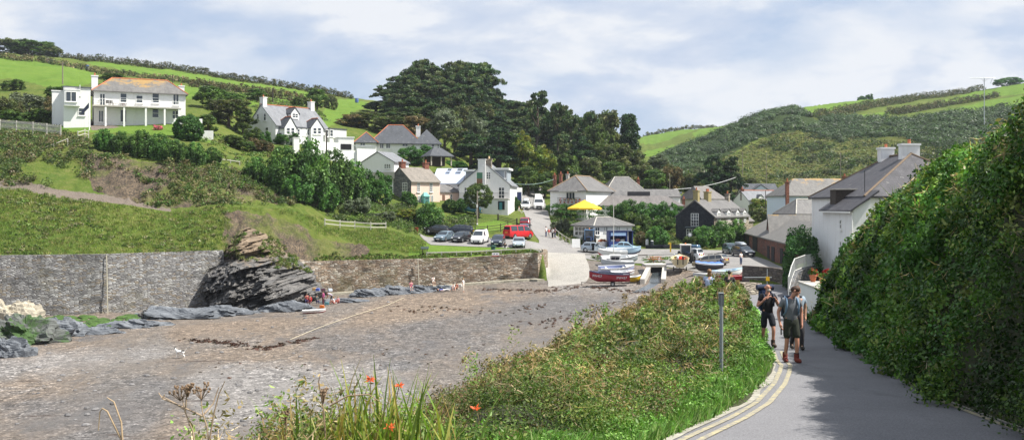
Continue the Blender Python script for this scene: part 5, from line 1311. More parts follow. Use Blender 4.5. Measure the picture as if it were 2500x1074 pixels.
SINGLES = [
 (1312, 222, 84, 262, 'umbrella', 'tall umbrella-crowned pine standing above the wood edge'), (1362, 252, 70, 262, 'pine', 'pine with a bare leaning stem right of the umbrella pine'),
 (1395, 282, 80, 250, 'pine2', 'pine standing over the centre of the village road'), (1488, 264, 74, 262, 'poplar', 'tall pointed grey-green tree near the right end of the wood'),
 (1536, 286, 88, 254, 'cone', 'dark conifer closing the right end of the wood'), (1440, 272, 66, 258, 'pine', 'slender pine left of the pointed grey-green tree'),
 (1456, 300, 80, 244, 'broad', 'leafy tree in front of the pointed grey-green tree'), (1420, 330, 90, 240, 'cypress', 'dark cypress below the slender pines'),
 (1500, 345, 90, 238, 'olive', 'olive green tree below the pointed grey-green tree'), (1550, 362, 70, 240, 'olive', 'olive green tree below the end conifer'),
 (1218, 312, 150, 214, 'cypress', 'broad black-green cypress spreading behind the white inn'), (1150, 320, 110, 216, 'cypress', 'dark cypress left of the broad black-green one'),
 (1278, 322, 80, 214, 'yellow', 'yellow-green tree beside the broad cypress'), (1330, 356, 78, 212, 'yellow', 'smaller yellow-green tree above the village road'),
 (1086, 262, 84, 236, 'grey', 'silver-grey willow standing at the wood foot'), (1160, 276, 66, 232, 'grey', 'pale grey tree in front of the dark pines'),
 (1010, 278, 90, 236, 'brown', 'brownish tree behind the bungalow roof'), (950, 282, 100, 234, 'olive', 'olive tree left of the bungalow roof'), (896, 272, 90, 238, 'olive', 'olive green tree at the left foot of the wood'),
 (858, 276, 70, 236, 'brown', 'brown leaved tree beside the bright field'), (1110, 310, 80, 226, 'olive', 'olive tree behind the pavilion'), (1385, 375, 80, 214, 'broad', 'leafy tree over the village road bend'),
 (1440, 380, 80, 216, 'olive', 'olive tree above the hipped house'), (1330, 420, 60, 206, 'broad', 'leafy tree beside the vans'), (1290, 405, 70, 206, 'broad', 'leafy tree behind the navy garage'), (1500, 392, 80, 222, 'broad', 'leafy tree above the rear house'),
 (1560, 400, 76, 226, 'olive', 'olive tree above the rear house chimney'), (1610, 378, 90, 250, 'grey', 'grey-green tree in the valley left of the dark conifers'), (1640, 398, 70, 224, 'brown', 'brown-leaved tree left of the dark conifers'),
 (1600, 412, 80, 222, 'broad', 'leafy tree behind the cottage row skylights'), (1738, 378, 92, 214, 'cypress', 'left of the two dark cypresses behind the slate house'), (1784, 380, 84, 216, 'cypress', 'right of the two dark cypresses behind the slate house'),
 (1690, 420, 60, 222, 'olive', 'olive tree at the foot of the dark cypresses'), (1815, 430, 70, 232, 'olive', 'olive scrub tree right of the dark cypresses'),
]
for px, yt, w, d, k, lab in SINGLES: tree_at(px, yt, w, d, k, lab, sink=.6)
# trees on the left hill
for px, yb, yt, w, k, lab in [
 (508, 268, 206, 86, 'broad', 'dark leafy tree right of the balcony house chimney'), (552, 312, 236, 110, 'olive', 'large olive tree between the two white hill houses'), (590, 330, 262, 60, 'broad', 'leafy tree left of the dormer house gable'),
 (505, 330, 276, 60, 'broad', 'leafy tree behind the white garden walls'), (626, 250, 214, 58, 'broad', 'leafy tree behind the dormer house chimney'), (772, 272, 214, 62, 'broad', 'dark rounded tree right of the dormer house roof'),
 (722, 262, 238, 36, 'bush', 'round bush above the dormer house ridge'), (806, 268, 230, 36, 'olivebush', 'olive bush beside the dark rounded tree'), (268, 208, 176, 76, 'broad', 'dark tree behind the balcony house roof'), (560, 262, 224, 70, 'broad', 'leafy tree on the field edge between the houses'),
 (24, 222, 194, 60, 'bush', 'bush at the field foot on the far left'), (60, 276, 224, 96, 'greybush', 'grey-green bush on the slope left of the balcony house'), (12, 290, 236, 80, 'olivebush', 'olive bush at the left edge above the picket fence'),
 (132, 296, 240, 66, 'brownbush', 'reddish bush against the balcony house wing'), (95, 302, 268, 90, 'bush', 'low green bush above the picket fence end'), (30, 302, 270, 80, 'bush', 'low green bush behind the picket fence'), (150, 240, 208, 90, 'bush', 'green bush behind the balcony house wing')]:
 shrub_at(px, yb, yt, w, k, lab, d0=140, d1=300)
for px, yt, w, k, lab in ((22, 98, 110, 'olivebush', 'left bush on the top of the left skyline'), (78, 100, 120, 'bush', 'middle bush on the top of the left skyline'), (118, 112, 70, 'olivebush', 'right bush on the top of the left skyline')): tree_at(px, yt, w, 405, k, lab)
for px, yt, w, d, lab in ((2104, 235, 22, 595, 'left of two round bushes on the right skyline'), (2122, 231, 20, 600, 'right of two round bushes on the right skyline'), (2462, 190, 70, 575, 'dark thicket on the skyline at the far right')): tree_at(px, yt, w, d, 'darkbush', lab)

# ---------------------------------------------------------------- shrubs of the cliff top and gardens
TG = 'feathery tamarisks along the cliff edge lawn'
for px, yb, yt, w in ((248, 368, 318, 70), (292, 374, 324, 66), (338, 384, 322, 84), (384, 390, 330, 76), (424, 394, 344, 66)): shrub_at(px, yb, yt, w, 'tamarisk', 'feathery green tamarisk in the row along the cliff edge lawn', group=TG, d0=120)
for px, yb, yt, w, k, lab in [
 (470, 402, 350, 70, 'tamarisk', 'feathery tamarisk right of the cliff edge row'), (516, 404, 362, 56, 'tamarisk', 'last small tamarisk above the bare cliff'),
 (622, 446, 388, 86, 'tamarisk', 'left tamarisk of the big thicket below the dormer house'), (690, 470, 366, 120, 'tamarisk', 'tall tamarisk in the middle of the big thicket'), (752, 500, 354, 120, 'tamarisk', 'tallest tamarisk of the big thicket'), (812, 506, 376, 110, 'tamarisk', 'tamarisk of the big thicket under the white terrace'),
 (660, 455, 410, 80, 'tamarisk', 'low tamarisk at the front of the big thicket'), (860, 500, 400, 90, 'tamarisk', 'right tamarisk of the big thicket'), (780, 510, 440, 100, 'tamarisk', 'front tamarisk of the big thicket near the rail fence'), (720, 490, 430, 90, 'tamarisk', 'tamarisk at the foot of the big thicket'),
 (918, 500, 418, 84, 'darkbush', 'dark rounded hedge left of the pink cottage'), (455, 344, 280, 74, 'clipped', 'large domed clipped bush beside the balcony house'), (384, 318, 304, 24, 'pinkbush', 'pink hydrangea on the balcony house lawn'),
 (697, 354, 320, 64, 'darkbush', 'dark bush below the dormer house bay'), (640, 356, 322, 44, 'darkbush', 'dark bush below the dormer house gable wall'), (612, 352, 312, 44, 'bush', 'bush at the foot of the dormer house gable'), (560, 358, 330, 70, 'bush', 'bush on the bank right of the white garden walls'), (632, 372, 338, 70, 'brownbush', 'reddish bush on the garden bank'), (590, 366, 342, 60, 'bush', 'green bush left of the reddish bush'),
 (1010, 402, 356, 84, 'darkbush', 'large dark bush in front of the bungalow'), (1060, 404, 378, 50, 'bush', 'bush under the pavilion'), (1108, 410, 392, 60, 'darkbush', 'low bush right of the pavilion'),
 (998, 506, 468, 46, 'darkbush', 'round bush against the pink cottage gable'), (1048, 562, 500, 90, 'tamarisk', 'feathery tamarisk in front of the pink cottage'), (984, 536, 508, 66, 'yellowbush', 'bright laurel bush left of the feathery tamarisk'), (930, 540, 516, 70, 'greybush', 'grey-green bush in the cottage garden'), (870, 520, 482, 70, 'greybush', 'pale grey shrub below the big thicket'),
 (1098, 520, 486, 40, 'clipped', 'left clipped bush by the inn lawn'), (1126, 520, 485, 34, 'clipped', 'right clipped bush by the inn lawn'), (1254, 514, 478, 26, 'clipped', 'clipped column of greenery at the inn corner'), (1262, 508, 486, 20, 'bush', 'bush between the inn and the navy garage'),
 (1345, 515, 498, 30, 'darkbush', 'dark hedge end by the white camper'), (1380, 540, 506, 60, 'bush', 'bush under the yellow parasol'), (1368, 572, 535, 50, 'greybush', 'pale bush on the bank above the road walkers'), (1410, 560, 540, 60, 'bush', 'bush on the bank left of the cafe roof'),
 (1530, 548, 490, 84, 'darkbush', 'large dark bush right of the yellow parasol'), (1588, 550, 496, 84, 'darkbush', 'dark bush in front of the cottage row'), (1642, 566, 496, 66, 'darkbush', 'dark bush beside the slate house gable'), (1560, 575, 520, 70, 'bush', 'bush behind the cafe gable'), (1620, 575, 530, 60, 'bush', 'bush between the cafe and the slate house'),
 (1606, 602, 556, 70, 'tamarisk', 'feathery bush left of the slate house'), (1575, 598, 566, 50, 'brownbush', 'dry brown bush right of the cafe'), (1720, 606, 556, 84, 'tamarisk', 'feathery bush in front of the slate house porch'), (1764, 602, 544, 84, 'tamarisk', 'feathery bush along the slate house garden'), (1802, 597, 540, 64, 'tamarisk', 'feathery bush nearest the barn'), (1690, 606, 574, 44, 'bush', 'low bush under the slate house windows'),
 (1862, 520, 484, 60, 'yellowbush', 'yellowish bush in front of the far dormer cottage'), (1860, 540, 505, 60, 'olivebush', 'olive bush behind the barn roof'), (1700, 470, 440, 60, 'olivebush', 'olive bush behind the gable cottage')]:
 shrub_at(px, yb, yt, w, k, lab, d0=118)
c = hit(1168, 532, 140, 190)
mb = MB().tube([(0, 0, -.4), (.05, 0, 1.2), (0, .05, 2.6)], [.16, .13, .08], 7)
t = thing('round_tree', 'round-headed clipped tree behind the utility pole at the inn', 'tree', c); mb.build('trunk', BARK, t)
a, n_ = shell(170, (0, 0, 3.5), (2.25, 2.25, 2.0), lo=.8, under=-.9); leaves('crown', *clumps(a, n_, .42, 62, .2, BROADC, None, .8, .15), parent=t)

# ---------------------------------------------------------------- hedges
def hedge(name, label, pts, h, w, cols, size=.22, per=46, sp=.55, group=None, lift=0.0, rad=.42, rag=.15):
 """pts: (px, py) on the terrain, or world points"""
 W = [Vector(p) if len(p) == 3 else hit(p[0], p[1], 110, 640) for p in pts]
 cen = []; nr = []
 for a, b_ in zip(W[:-1], W[1:]):
  L_ = (b_ - a).length; n = max(2, int(L_ / sp)); side = Vector((b_.y - a.y, a.x - b_.x, 0)).normalized()
  for i in range(n):
   p = a.lerp(b_, (i + random.random()) / n); p.z = g(p.x, p.y) + lift
   hh = h * (1 + rag * random.uniform(-1, 1))
   for (s, zz) in ((-1, .25), (-1, .6), (-.75, .93), (0, 1.0), (.75, .93), (1, .6), (1, .25)):
    if random.random() < .86:
     cen.append(p + side * s * w / 2 + Vector((0, 0, hh * zz))); nr.append(Vector((side.x * s, side.y * s, .4 + zz)))
 o0 = W[0]; cen = np.array([tuple(c - o0) for c in cen]); nr = unit(np.array([tuple(v) for v in nr]))
 o = leaves(name, *clumps(cen, nr, rad, per, size, cols, None, .85, .2)); o.location = o0
 return tag(o, label, 'hedge', group)
hedge('hedge', 'long clipped hedge above the cafe roof', [(1352, 540), (1400, 538), (1470, 540), (1545, 545)], 2.6, 1.4, HEDC)
hedge('hedge', 'bright low hedge under the hipped house balcony', [(1348, 524), (1372, 522), (1392, 524)], 1.9, 1.2, HEDC)
HR = [(.040, .050, .022), (.060, .062, .030), (.080, .070, .040), (.030, .045, .020)]
DRYH = [(.12, .10, .06), (.17, .135, .085), (.07, .07, .035)]
def row(pts): return [tuple(P(px, py, d)) for px, py, d in pts]
hedge('hedgerow', 'hedgerow along the crest of the left hill', row([(150, 143, 400), (250, 152, 400), (400, 168, 400), (550, 192, 400), (740, 221, 400), (860, 242, 400)]), 1.8, 2.2, HR, .45, 16, .6, rad=.9, rag=.45)
hedge('hedgerow', 'dry hedgerow dividing the two bright fields on the left hill', row([(-100, 134, 330), (0, 140, 330), (110, 151, 330), (235, 180, 330), (420, 200, 330), (560, 222, 330), (740, 240, 330)]), 1.5, 2.6, DRYH + HR, .45, 16, .8, rad=.75, rag=.3)
hedge('hedgerow', 'hedgerow at the foot of the second field above the dormer house', row([(460, 224, 285), (540, 232, 285), (620, 244, 285), (700, 252, 285), (760, 258, 285)]), 1.6, 2.2, HR + BROWNC, .45, 18, .9, rad=.8, rag=.5)
hedge('hedgerow', 'upper hedgerow running down the bright fields on the right hill', [(1990, 288), (2060, 278), (2140, 262), (2230, 246), (2300, 238), (2400, 222)], 2.3, 3.2, HR, .6, 14, .9, rad=1.25, rag=.5)
hedge('hedgerow', 'lower hedgerow between the bright fields on the right hill', [(2170, 280), (2230, 274), (2300, 262), (2380, 248), (2440, 238)], 2.0, 3.0, HR, .6, 14, .9, rad=1.2, rag=.5)
hedge('hedgerow', 'hedgerow on the far valley skyline', row([(1572, 331, 690), (1640, 326, 690), (1700, 324, 690), (1760, 318, 680)]), 1.6, 3.0, HR, .7, 14, 1.1, rad=1.3, rag=.5)
t = hedge('ivy_wall', 'dark ivy wall left of the near white house', [(23.5, 81, -6.2), (24.8, 86, -6.4), (26.8, 93, -6.6)], 3.9, 2.0, [(.012, .034, .009), (.02, .05, .012), (.03, .06, .016)], .2, 80, .35, rag=.2, rad=.6)
hedge('hedge', 'tall ivy hedge behind the near house chimneys', [(32.8, 97, -2), (37, 100, -1), (43, 103, 0)], 6.2, 3.0, BROADC + HEDC, .26, 60, .7, rad=.7)

# ---------------------------------------------------------------- uncounted ground cover
def scatter(name, label, polys, n, d0, d1, rad, per, size, cols, wts=None, thr=None, sc=.05, lift=.3, flat=.75, align=.45, blade=None):
 """leaf clumps spread over the terrain inside photo polygons"""
 xs = [p[0] for q in polys for p in q]; cen = []
 m = np.zeros(GD.shape, bool)
 for q in polys: m |= inpoly(GPX, GPY, q)
 m &= (GD > d0) & (GD < d1)
 r, c = np.nonzero(m)
 ok = (r < NR - 1) & (c < NC - 1); r, c = r[ok], c[ok]
 area = np.abs((GX[r, c + 1] - GX[r, c]) * (GD[r + 1, c] - GD[r, c])) + .3 * np.abs(GZ[r + 1, c] - GZ[r, c]) * np.abs(GX[r, c + 1] - GX[r, c])
 if thr is not None:
  dens = fbm(GX[r, c] * sc, GD[r, c] * sc + GZ[r, c] * sc, 4); area = area * (dens > thr)
 k = rng.choice(len(r), n, p=area / area.sum()); u = rng.random(n); v = rng.random(n); r, c = r[k], c[k]
 def bl(A): return (A[r, c] * (1 - u) + A[r, c + 1] * u) * (1 - v) + (A[r + 1, c] * (1 - u) + A[r + 1, c + 1] * u) * v
 cen = np.stack([bl(GX), bl(GD), bl(GZ)], 1); rd = rad * (.6 + .8 * rng.random(n)); cen[:, 2] += rd * lift
 nr = np.tile(np.array([0, -.25, 1.]), (n, 1))
 C = clumps(cen, unit(nr), rd, per, size, cols, wts, flat, .28); k_ = {}
 if blade: n2 = len(C[0]); k_ = dict(asp=blade, T=unit(np.stack([.45 * rng.normal(size=n2), .45 * rng.normal(size=n2) - .1, np.ones(n2)], 1)))
 o = leaves(name, *C, align=align, **k_)
 return tag(o, label, 'vegetation', kind='stuff')
scatter('hillside_scrub', 'gorse and thorn scrub covering the upper right hillside',
  [[(1590, 392), (1640, 372), (1700, 346), (1770, 318), (1830, 286), (1935, 266), (1990, 292), (2100, 290), (2200, 296), (2330, 282), (2420, 270), (2520, 260), (2520, 380), (2300, 372), (2180, 335), (2050, 352), (1940, 322), (1850, 342), (1740, 398), (1640, 430)]],
  3000, 240, 520, 2.3, 26, .8, [(.022, .042, .016), (.028, .050, .020), (.036, .056, .024), (.026, .040, .020)], thr=-.2, flat=.6, align=.8)
scatter('hillside_scrub', 'scattered gorse clumps on the lower right hillside', [[(1640, 440), (1760, 390), (1900, 330), (2100, 345), (2330, 370), (2500, 380), (2500, 470), (1900, 470), (1650, 470)]], 620, 225, 400, 1.5, 26, .7,
  [(.026, .044, .016), (.038, .056, .022), (.05, .056, .03)], thr=.10)
scatter('bracken', 'olive bracken and grass on the lower right hillside', [[(1640, 440), (1760, 390), (1900, 325), (2100, 340), (2330, 365), (2500, 372), (2500, 470), (1900, 470), (1650, 470)]], 4200, 225, 400, .9, 16, .5,
  [(.058, .080, .020), (.078, .090, .026), (.10, .098, .036), (.045, .066, .018)], lift=.1, flat=.4, align=.8)
scatter('cliff_scrub', 'scrub and creepers on the cliff below the lawn', [[(0, 320), (150, 335), (215, 350), (225, 460), (150, 476), (0, 452)], [(-300, 300), (0, 320), (0, 452), (-300, 440)], [(410, 400), (560, 410), (640, 440), (740, 470), (780, 510), (600, 500), (470, 505)]], 1500, 118, 165, .75, 34, .26,
  [(.040, .072, .020), (.060, .090, .026), (.080, .085, .036), (.033, .055, .018), (.10, .085, .05)], thr=-.15, sc=.12)
scatter('cliff_scrub', 'sparse plants clinging to the bare cliff', [[(212, 372), (420, 400), (560, 440), (740, 500), (430, 508), (300, 490), (228, 458)]], 380, 118, 150, .6, 34, .24, [(.045, .080, .020), (.07, .095, .03), (.095, .085, .045)], thr=-.05, sc=.2)
scatter('garden_plants', 'mixed garden plants on the bank below the pink cottage', [[(800, 505), (880, 495), (940, 505), (1000, 505), (1040, 545), (1035, 580), (960, 556), (880, 545), (800, 538)], [(1062, 545), (1150, 528), (1160, 548), (1130, 570), (1070, 570)], [(1345, 520), (1400, 545), (1430, 600), (1380, 580), (1350, 555)]], 800, 130, 180, .65, 40, .22,
  [(.045, .085, .020), (.065, .105, .026), (.085, .095, .05), (.05, .07, .03), (.033, .06, .016)])
scatter('wild_plants', 'tall weeds on the banks around the cafe and slate house', [[(1540, 570), (1640, 560), (1660, 600), (1560, 602)], [(1660, 585), (1830, 560), (1815, 602), (1700, 612)], [(1340, 560), (1400, 575), (1412, 604), (1370, 590)]], 420, 140, 175, .6, 40, .22, [(.05, .095, .022), (.07, .115, .03), (.10, .10, .045)])
GRC = [(.062, .100, .016), (.082, .118, .020), (.105, .125, .030), (.135, .125, .055), (.050, .082, .016)]
scatter('bank_grass', 'rough tussocky grass on the bank above the grey sea wall', [[(-200, 440), (0, 458), (150, 480), (300, 503), (420, 522), (540, 505), (560, 530), (545, 612), (250, 623), (0, 626), (-200, 628)]], 4200, 108, 130, .55, 16, .34, GRC, lift=.02, flat=.22, blade=.13)
scatter('bank_grass', 'leafy weeds scattered over the bank above the grey sea wall', [[(-200, 440), (0, 458), (150, 480), (300, 503), (420, 522), (540, 505), (560, 530), (545, 612), (250, 623), (0, 626), (-200, 628)]], 420, 108, 130, .45, 26, .22, [(.05, .085, .018), (.07, .105, .03), (.11, .11, .06)], lift=.05, flat=.4, thr=.05, sc=.15)
scatter('bank_grass', 'rough grass on the slope beside the rail fence and rock outcrop', [[(545, 505), (700, 512), (790, 538), (800, 560), (940, 560), (1030, 590), (1040, 628), (905, 636), (905, 605), (830, 582), (770, 572), (740, 542), (660, 522), (560, 512)]], 1700, 116, 145, .5, 16, .30, GRC, lift=.02, flat=.25, blade=.13, thr=-.25, sc=.2)
scatter('slope_grass', 'long grass and weeds on the slopes between the hill houses', [[(0, 300), (150, 310), (205, 345), (150, 350), (0, 340)], [(470, 320), (620, 345), (720, 372), (700, 440), (620, 420), (530, 390)], [(560, 215), (760, 245), (800, 300), (600, 300), (500, 260)]], 900, 140, 260, .7, 26, .34, [(.05, .09, .02), (.07, .11, .028), (.09, .095, .04)], lift=.1, flat=.5)
scatter('wall_top_grass', 'grass fringe along the brow of the brown sea wall', [[(760, 642), (1000, 634), (1320, 616), (1320, 610), (1000, 622), (770, 628)]], 900, 118, 137, .25, 20, .2, [(.05, .10, .018), (.07, .12, .026), (.10, .11, .04)], lift=.1, flat=.6, align=.2)
scatter('stream_weeds', 'weeds along the stream bank among the boats', [[(1440, 628), (1480, 625), (1500, 640), (1450, 640)], [(1560, 632), (1640, 630), (1660, 640), (1570, 650)]], 130, 118, 146, .3, 24, .2, [(.05, .095, .02), (.08, .10, .04)], lift=.1, flat=.5)
# ivy bank and bramble verge by the lane: leaf by leaf
def nearscatter(name, label, n, d0, d1, xa, xb, rad, per, size, cols, wts, push=.12, dpow=1.0, asp=.6, align=.5, lit=None, spread=.9, cv=.25, flat=.9, trans=LEAF, patch=.4):
 t = rng.random(n); d = d0 * (d1 / d0) ** (t ** dpow); lo = np.array([xa(q) for q in d]); hi = np.array([xb(q) for q in d])
 x = lo + (hi - lo) * rng.random(n)
 z = np.array([nearz(a, b_) for a, b_ in zip(x, d)]); e = .15
 zx = (np.array([nearz(a + e, b_) for a, b_ in zip(x, d)]) - z) / e; zd = (np.array([nearz(a, b_ + e) for a, b_ in zip(x, d)]) - z) / e
 nr = unit(np.stack([-zx, -zd, np.ones(n)], 1)); lump = np.clip(.5 + 1.2 * fbm(x * .8 + z * .5, d * .8 + z * .3, 3), 0, 1.3)
 sc_ = np.clip(d / 22., .55, 1.9) if size < 0 else np.ones(n)
 cen = np.stack([x, d, z], 1) + nr * (push * lump)[:, None]
 C = clumps(cen, nr, rad * (.6 + .7 * rng.random(n)), per, abs(size), cols, wts, flat, cv, .35, spread)
 pv_ = np.clip(1 + patch * 2.0 * fbm(x * .45 + 31, d * .45 + z * .4, 3), .45, 2.2)
 C = (C[0], C[1], C[2] * np.repeat(sc_, per), C[3] * np.repeat(pv_, per)[:, None])
 return tag(leaves(name, *C, material=trans, asp=asp, align=align), label, 'vegetation', kind='stuff')
IVYC = [(.020, .052, .011), (.034, .078, .015), (.056, .110, .020), (.090, .140, .028), (.13, .155, .05)]
IVW = [.28, .32, .22, .14, .04]
nearscatter('ivy_bank', 'dense ivy and bramble covering the steep bank right of the lane', 4100, 3.5, 52, lambda d: XR(d) + .16, lambda d: XT(d) + .9, .38, 84, -.092, IVYC, IVW, .46, trans=LEAFD, patch=.9)
nearscatter('ivy_bank', 'bramble growth along the crest of the bank right of the lane', 1300, 8, 54, lambda d: XT(d) - .5, lambda d: XT(d) + 2.6, .42, 64, -.10, [(.05, .10, .020), (.08, .13, .028), (.11, .15, .04), (.035, .07, .016), (.15, .13, .06)], None, .30)  # crest leaves coloured lighter to stand in for sun on the bank top
nearscatter('ivy_bank', 'ivy over the shoulder of land beyond the bank', 1100, 14, 60, lambda d: XT(d) + 2, lambda d: XT(d) + 12, .55, 44, .2, IVYC, IVW, .2)
BRC = [(.042, .080, .018), (.066, .110, .026), (.098, .125, .036), (.115, .098, .048), (.085, .062, .034), (.030, .054, .014)]
nearscatter('bramble_bank', 'tangled bramble and withered weeds on the bank left of the lane', 3600, 5.5, 66, lambda d: XC(d) - .9, lambda d: XL(d) - .55, .27, 76, -.064, BRC, [.25, .27, .17, .13, .06, .12], .22, asp=.5)
nearscatter('bramble_bank', 'brown withered growth along the cliff edge', 1100, 9, 60, lambda d: XC(d) - .7, lambda d: XC(d) + .9, .28, 60, -.066, [(.12, .085, .045), (.09, .065, .035), (.15, .115, .06), (.07, .08, .03)], None, .30, asp=.35)
nearscatter('bramble_bank', 'fresh green growth on the roadside of the bank', 700, 7, 50, lambda d: XL(d) - 1.2, lambda d: XL(d) - .12, .22, 60, -.08, [(.055, .12, .022), (.075, .15, .03), (.10, .17, .045)], None, .10, asp=.35)
nearscatter('bramble_bank', 'ragged upright weeds standing out of the verge bank', 420, 6, 50, lambda d: XC(d) - .5, lambda d: XL(d) - .8, .16, 34, -.075, [(.07, .115, .028), (.10, .13, .04), (.13, .11, .055), (.14, .10, .05)], None, .62, asp=.42, flat=2.0)
nearscatter('bramble_bank', 'straw coloured stalks among the brambles', 260, 6, 45, lambda d: XC(d) - .4, lambda d: XL(d) - .8, .22, 9, -.32, [(.28, .21, .12), (.22, .16, .09), (.33, .27, .17)], None, .42, asp=.045, flat=1.4)
nearscatter('ivy_bank', 'pale dry stalks and brambles straggling out of the lane bank', 300, 8, 48, lambda d: XR(d) + .3, lambda d: XT(d) + 1.2, .3, 8, -.38, [(.20, .15, .09), (.10, .13, .03), (.26, .20, .12)], None, .62, asp=.05, flat=1.2)
# grass blades along the verge
n = 16000
d = 6 * (34 / 6.) ** rng.random(n); x = XL(d) - .06 - .9 * rng.random(n) ** 1.5
z = np.array([nearz(a, b_) for a, b_ in zip(x, d)]); S = .16 + .14 * rng.random(n)
T_ = unit(np.stack([.5 * rng.normal(size=n) + .25, .5 * rng.normal(size=n), np.ones(n) * 1.1], 1))
tag(leaves('verge_grass', np.stack([x, d, z + S * .4], 1), unit(rng.normal(size=(n, 3))), S, palette(n, [(.06, .13, .025), (.085, .16, .035), (.12, .16, .06)]), asp=.10, align=.9, T=T_), 'bright grass blades along the left edge of the lane', 'vegetation', kind='stuff')

rx_, ry_, rz_, ru_, rv_ = ROCKXYZ
k_ = np.flatnonzero(((rv_ > .62) & (ru_ > .02) & (ru_ < .98) & (fbm(rx_ * .45, rz_ * .6, 3) > .02)).ravel()); k_ = rng.choice(k_, 260)
tag(leaves('rock_plants', *clumps(np.stack([rx_.ravel()[k_], ry_.ravel()[k_] - .1, rz_.ravel()[k_] + .1], 1), np.tile(unit(np.array([[0, -.6, 1.]])), (260, 1)), .38, 26, .2, [(.05, .09, .018), (.075, .105, .026), (.10, .10, .045)], None, .6)), 'green plants growing over the brown top of the rock outcrop', 'vegetation', kind='stuff')
# wrack lines and stones on the beach
def beach_line(label, pts, n, wid, cols, rad=.35, per=10, size=.2):
 W = [hit(a, b_, 45, 131) for a, b_ in pts]; cen = []
 for i in range(n):
  k = random.randrange(len(W) - 1); p = W[k].lerp(W[k + 1], random.random()); x, y = p.x + random.gauss(0, wid), p.y + random.gauss(0, wid * 2.2); cen.append((x, y, g(x, y) + .03))
 return tag(leaves('seaweed', *clumps(np.array(cen), np.tile([0, 0, 1.], (n, 1)), rad, per, size, cols, None, .16), align=.75), label, 'seaweed', kind='stuff')
WR = [(.050, .026, .020), (.07, .040, .030), (.035, .028, .022)]
beach_line('dark red weed strewn across the shingle in the middle of the beach', [(455, 828), (540, 836), (640, 852), (690, 842), (770, 826)], 150, .25, WR, .25)
beach_line('wrack line of dark weed below the slipway and the boats', [(1180, 706), (1300, 712), (1420, 700), (1540, 712), (1640, 716)], 170, .35, WR, .28)
beach_line('scattered weed along the edge of the foreground bank', [(1230, 800), (1330, 790), (1420, 768), (1500, 745)], 70, .7, WR, .22)
beach_line('sparse weed across the lower beach', [(500, 895), (600, 900), (760, 905), (900, 880), (1050, 860), (1180, 850)], 34, 1.1, WR, .16, 8, .14)
beach_line('dark weed along the grey damp sand', [(960, 762), (1080, 752), (1200, 765), (1330, 745)], 70, .6, WR, .22)
mb = MB(); rr = random.Random(9)
for i in range(520):
 px, py = rr.uniform(0, 1600), rr.uniform(705, 1040)
 if px > 1000 and py > 1130 - px * .28: continue
 c = hit(px, py, 45, 131)
 if px < 620 and py < 800: continue
 s = rr.choice((.06, .08, .10, .14, .2)); mb.ell((c.x, c.y, g(c.x, c.y) + s * .15), (s * rr.uniform(.9, 1.6), s, s * .55), 6, 4, Matrix.Rotation(rr.uniform(0, 6), 3, 'Z'))
tag(mb.build('beach_stones', mat('beach_stone', (.16, .155, .155), .9, .55, .8)), 'loose grey stones scattered over the beach', 'stones', kind='stuff')
# ---------------------------------------------------------------- vehicles
CARK = {
 'hatch': (3.85, 1.68, 1.45, [(0, .42), (.01, .60), (.05, .68), (.13, .955), (.22, 1.0), (.5, .99), (.58, .955), (.75, .665), (.80, .635), (.93, .56), (.985, .48), (1, .38)], .63, (.58, .75), (.05, .13), [(.12, .36), (.385, .70)]),
 'sedan': (4.35, 1.74, 1.42, [(0, .44), (.01, .60), (.12, .655), (.17, .67), (.28, .955), (.36, 1.0), (.52, .99), (.59, .95), (.73, .665), (.78, .635), (.93, .55), (.985, .48), (1, .38)], .64, (.59, .73), (.17, .28), [(.235, .42), (.445, .69)]),
 'estate': (4.55, 1.74, 1.46, [(0, .42), (.01, .62), (.03, .67), (.085, .95), (.15, 1.0), (.5, .99), (.60, .95), (.735, .655), (.78, .63), (.93, .55), (.985, .48), (1, .38)], .62, (.60, .735), (.03, .085), [(.075, .24), (.26, .43), (.45, .70)]),
 'coupe': (4.2, 1.74, 1.30, [(0, .46), (.01, .62), (.10, .70), (.30, .96), (.42, 1.0), (.50, .985), (.55, .95), (.72, .665), (.77, .635), (.92, .52), (.985, .42), (1, .32)], .65, (.55, .72), (.12, .29), [(.27, .66)]),
 'mpv': (4.1, 1.74, 1.66, [(0, .40), (.01, .57), (.03, .61), (.075, .95), (.15, 1.0), (.5, .99), (.61, .93), (.80, .62), (.85, .585), (.95, .50), (.99, .42), (1, .34)], .58, (.61, .80), (.03, .075), [(.07, .24), (.26, .45), (.47, .74)]),
 'panel_van': (4.2, 1.74, 1.84, [(0, .36), (.004, .93), (.03, .99), (.2, 1.0), (.56, 1.0), (.63, .955), (.77, .62), (.82, .575), (.95, .48), (.99, .40), (1, .30)], .57, (.63, .77), None, [(.50, .72)]),
 'minibus': (4.95, 1.90, 1.96, [(0, .34), (.006, .52), (.012, .58), (.035, .93), (.07, 1.0), (.70, 1.0), (.77, .95), (.885, .585), (.915, .55), (.98, .44), (.995, .38), (1, .28)], .56, (.77, .885), (.012, .035), [(.06, .30), (.33, .57), (.60, .84)]),
 'camper': (5.2, 2.05, 2.62, [(0, .28), (.005, .90), (.02, .97), (.08, 1.0), (.58, 1.0), (.70, .93), (.735, .78), (.86, .50), (.90, .465), (.98, .36), (.995, .30), (1, .22)], .45, (.755, .86), None, [(.30, .52), (.60, .80)]),
}
def paint(name, col, metal=.25): return mat('paint_' + name, col, .28, .04, 2, metal, .6, .5)
RIM = mat('wheel_rim', (.45, .46, .47), .35, .1, 4, .8)
PLATEW = mat('plate_white', (.75, .75, .72), .5, .02); PLATEY = mat('plate_yellow', (.70, .48, .05), .5, .02)
LAMPW = mat('headlamp', (.75, .78, .80), .08, .05, coat=1.0); LAMPR = mat('tail_lamp', (.30, .012, .012), .2, .05, coat=.8)
TRIM = mat('dark_trim', (.022, .023, .025), .55, .1)
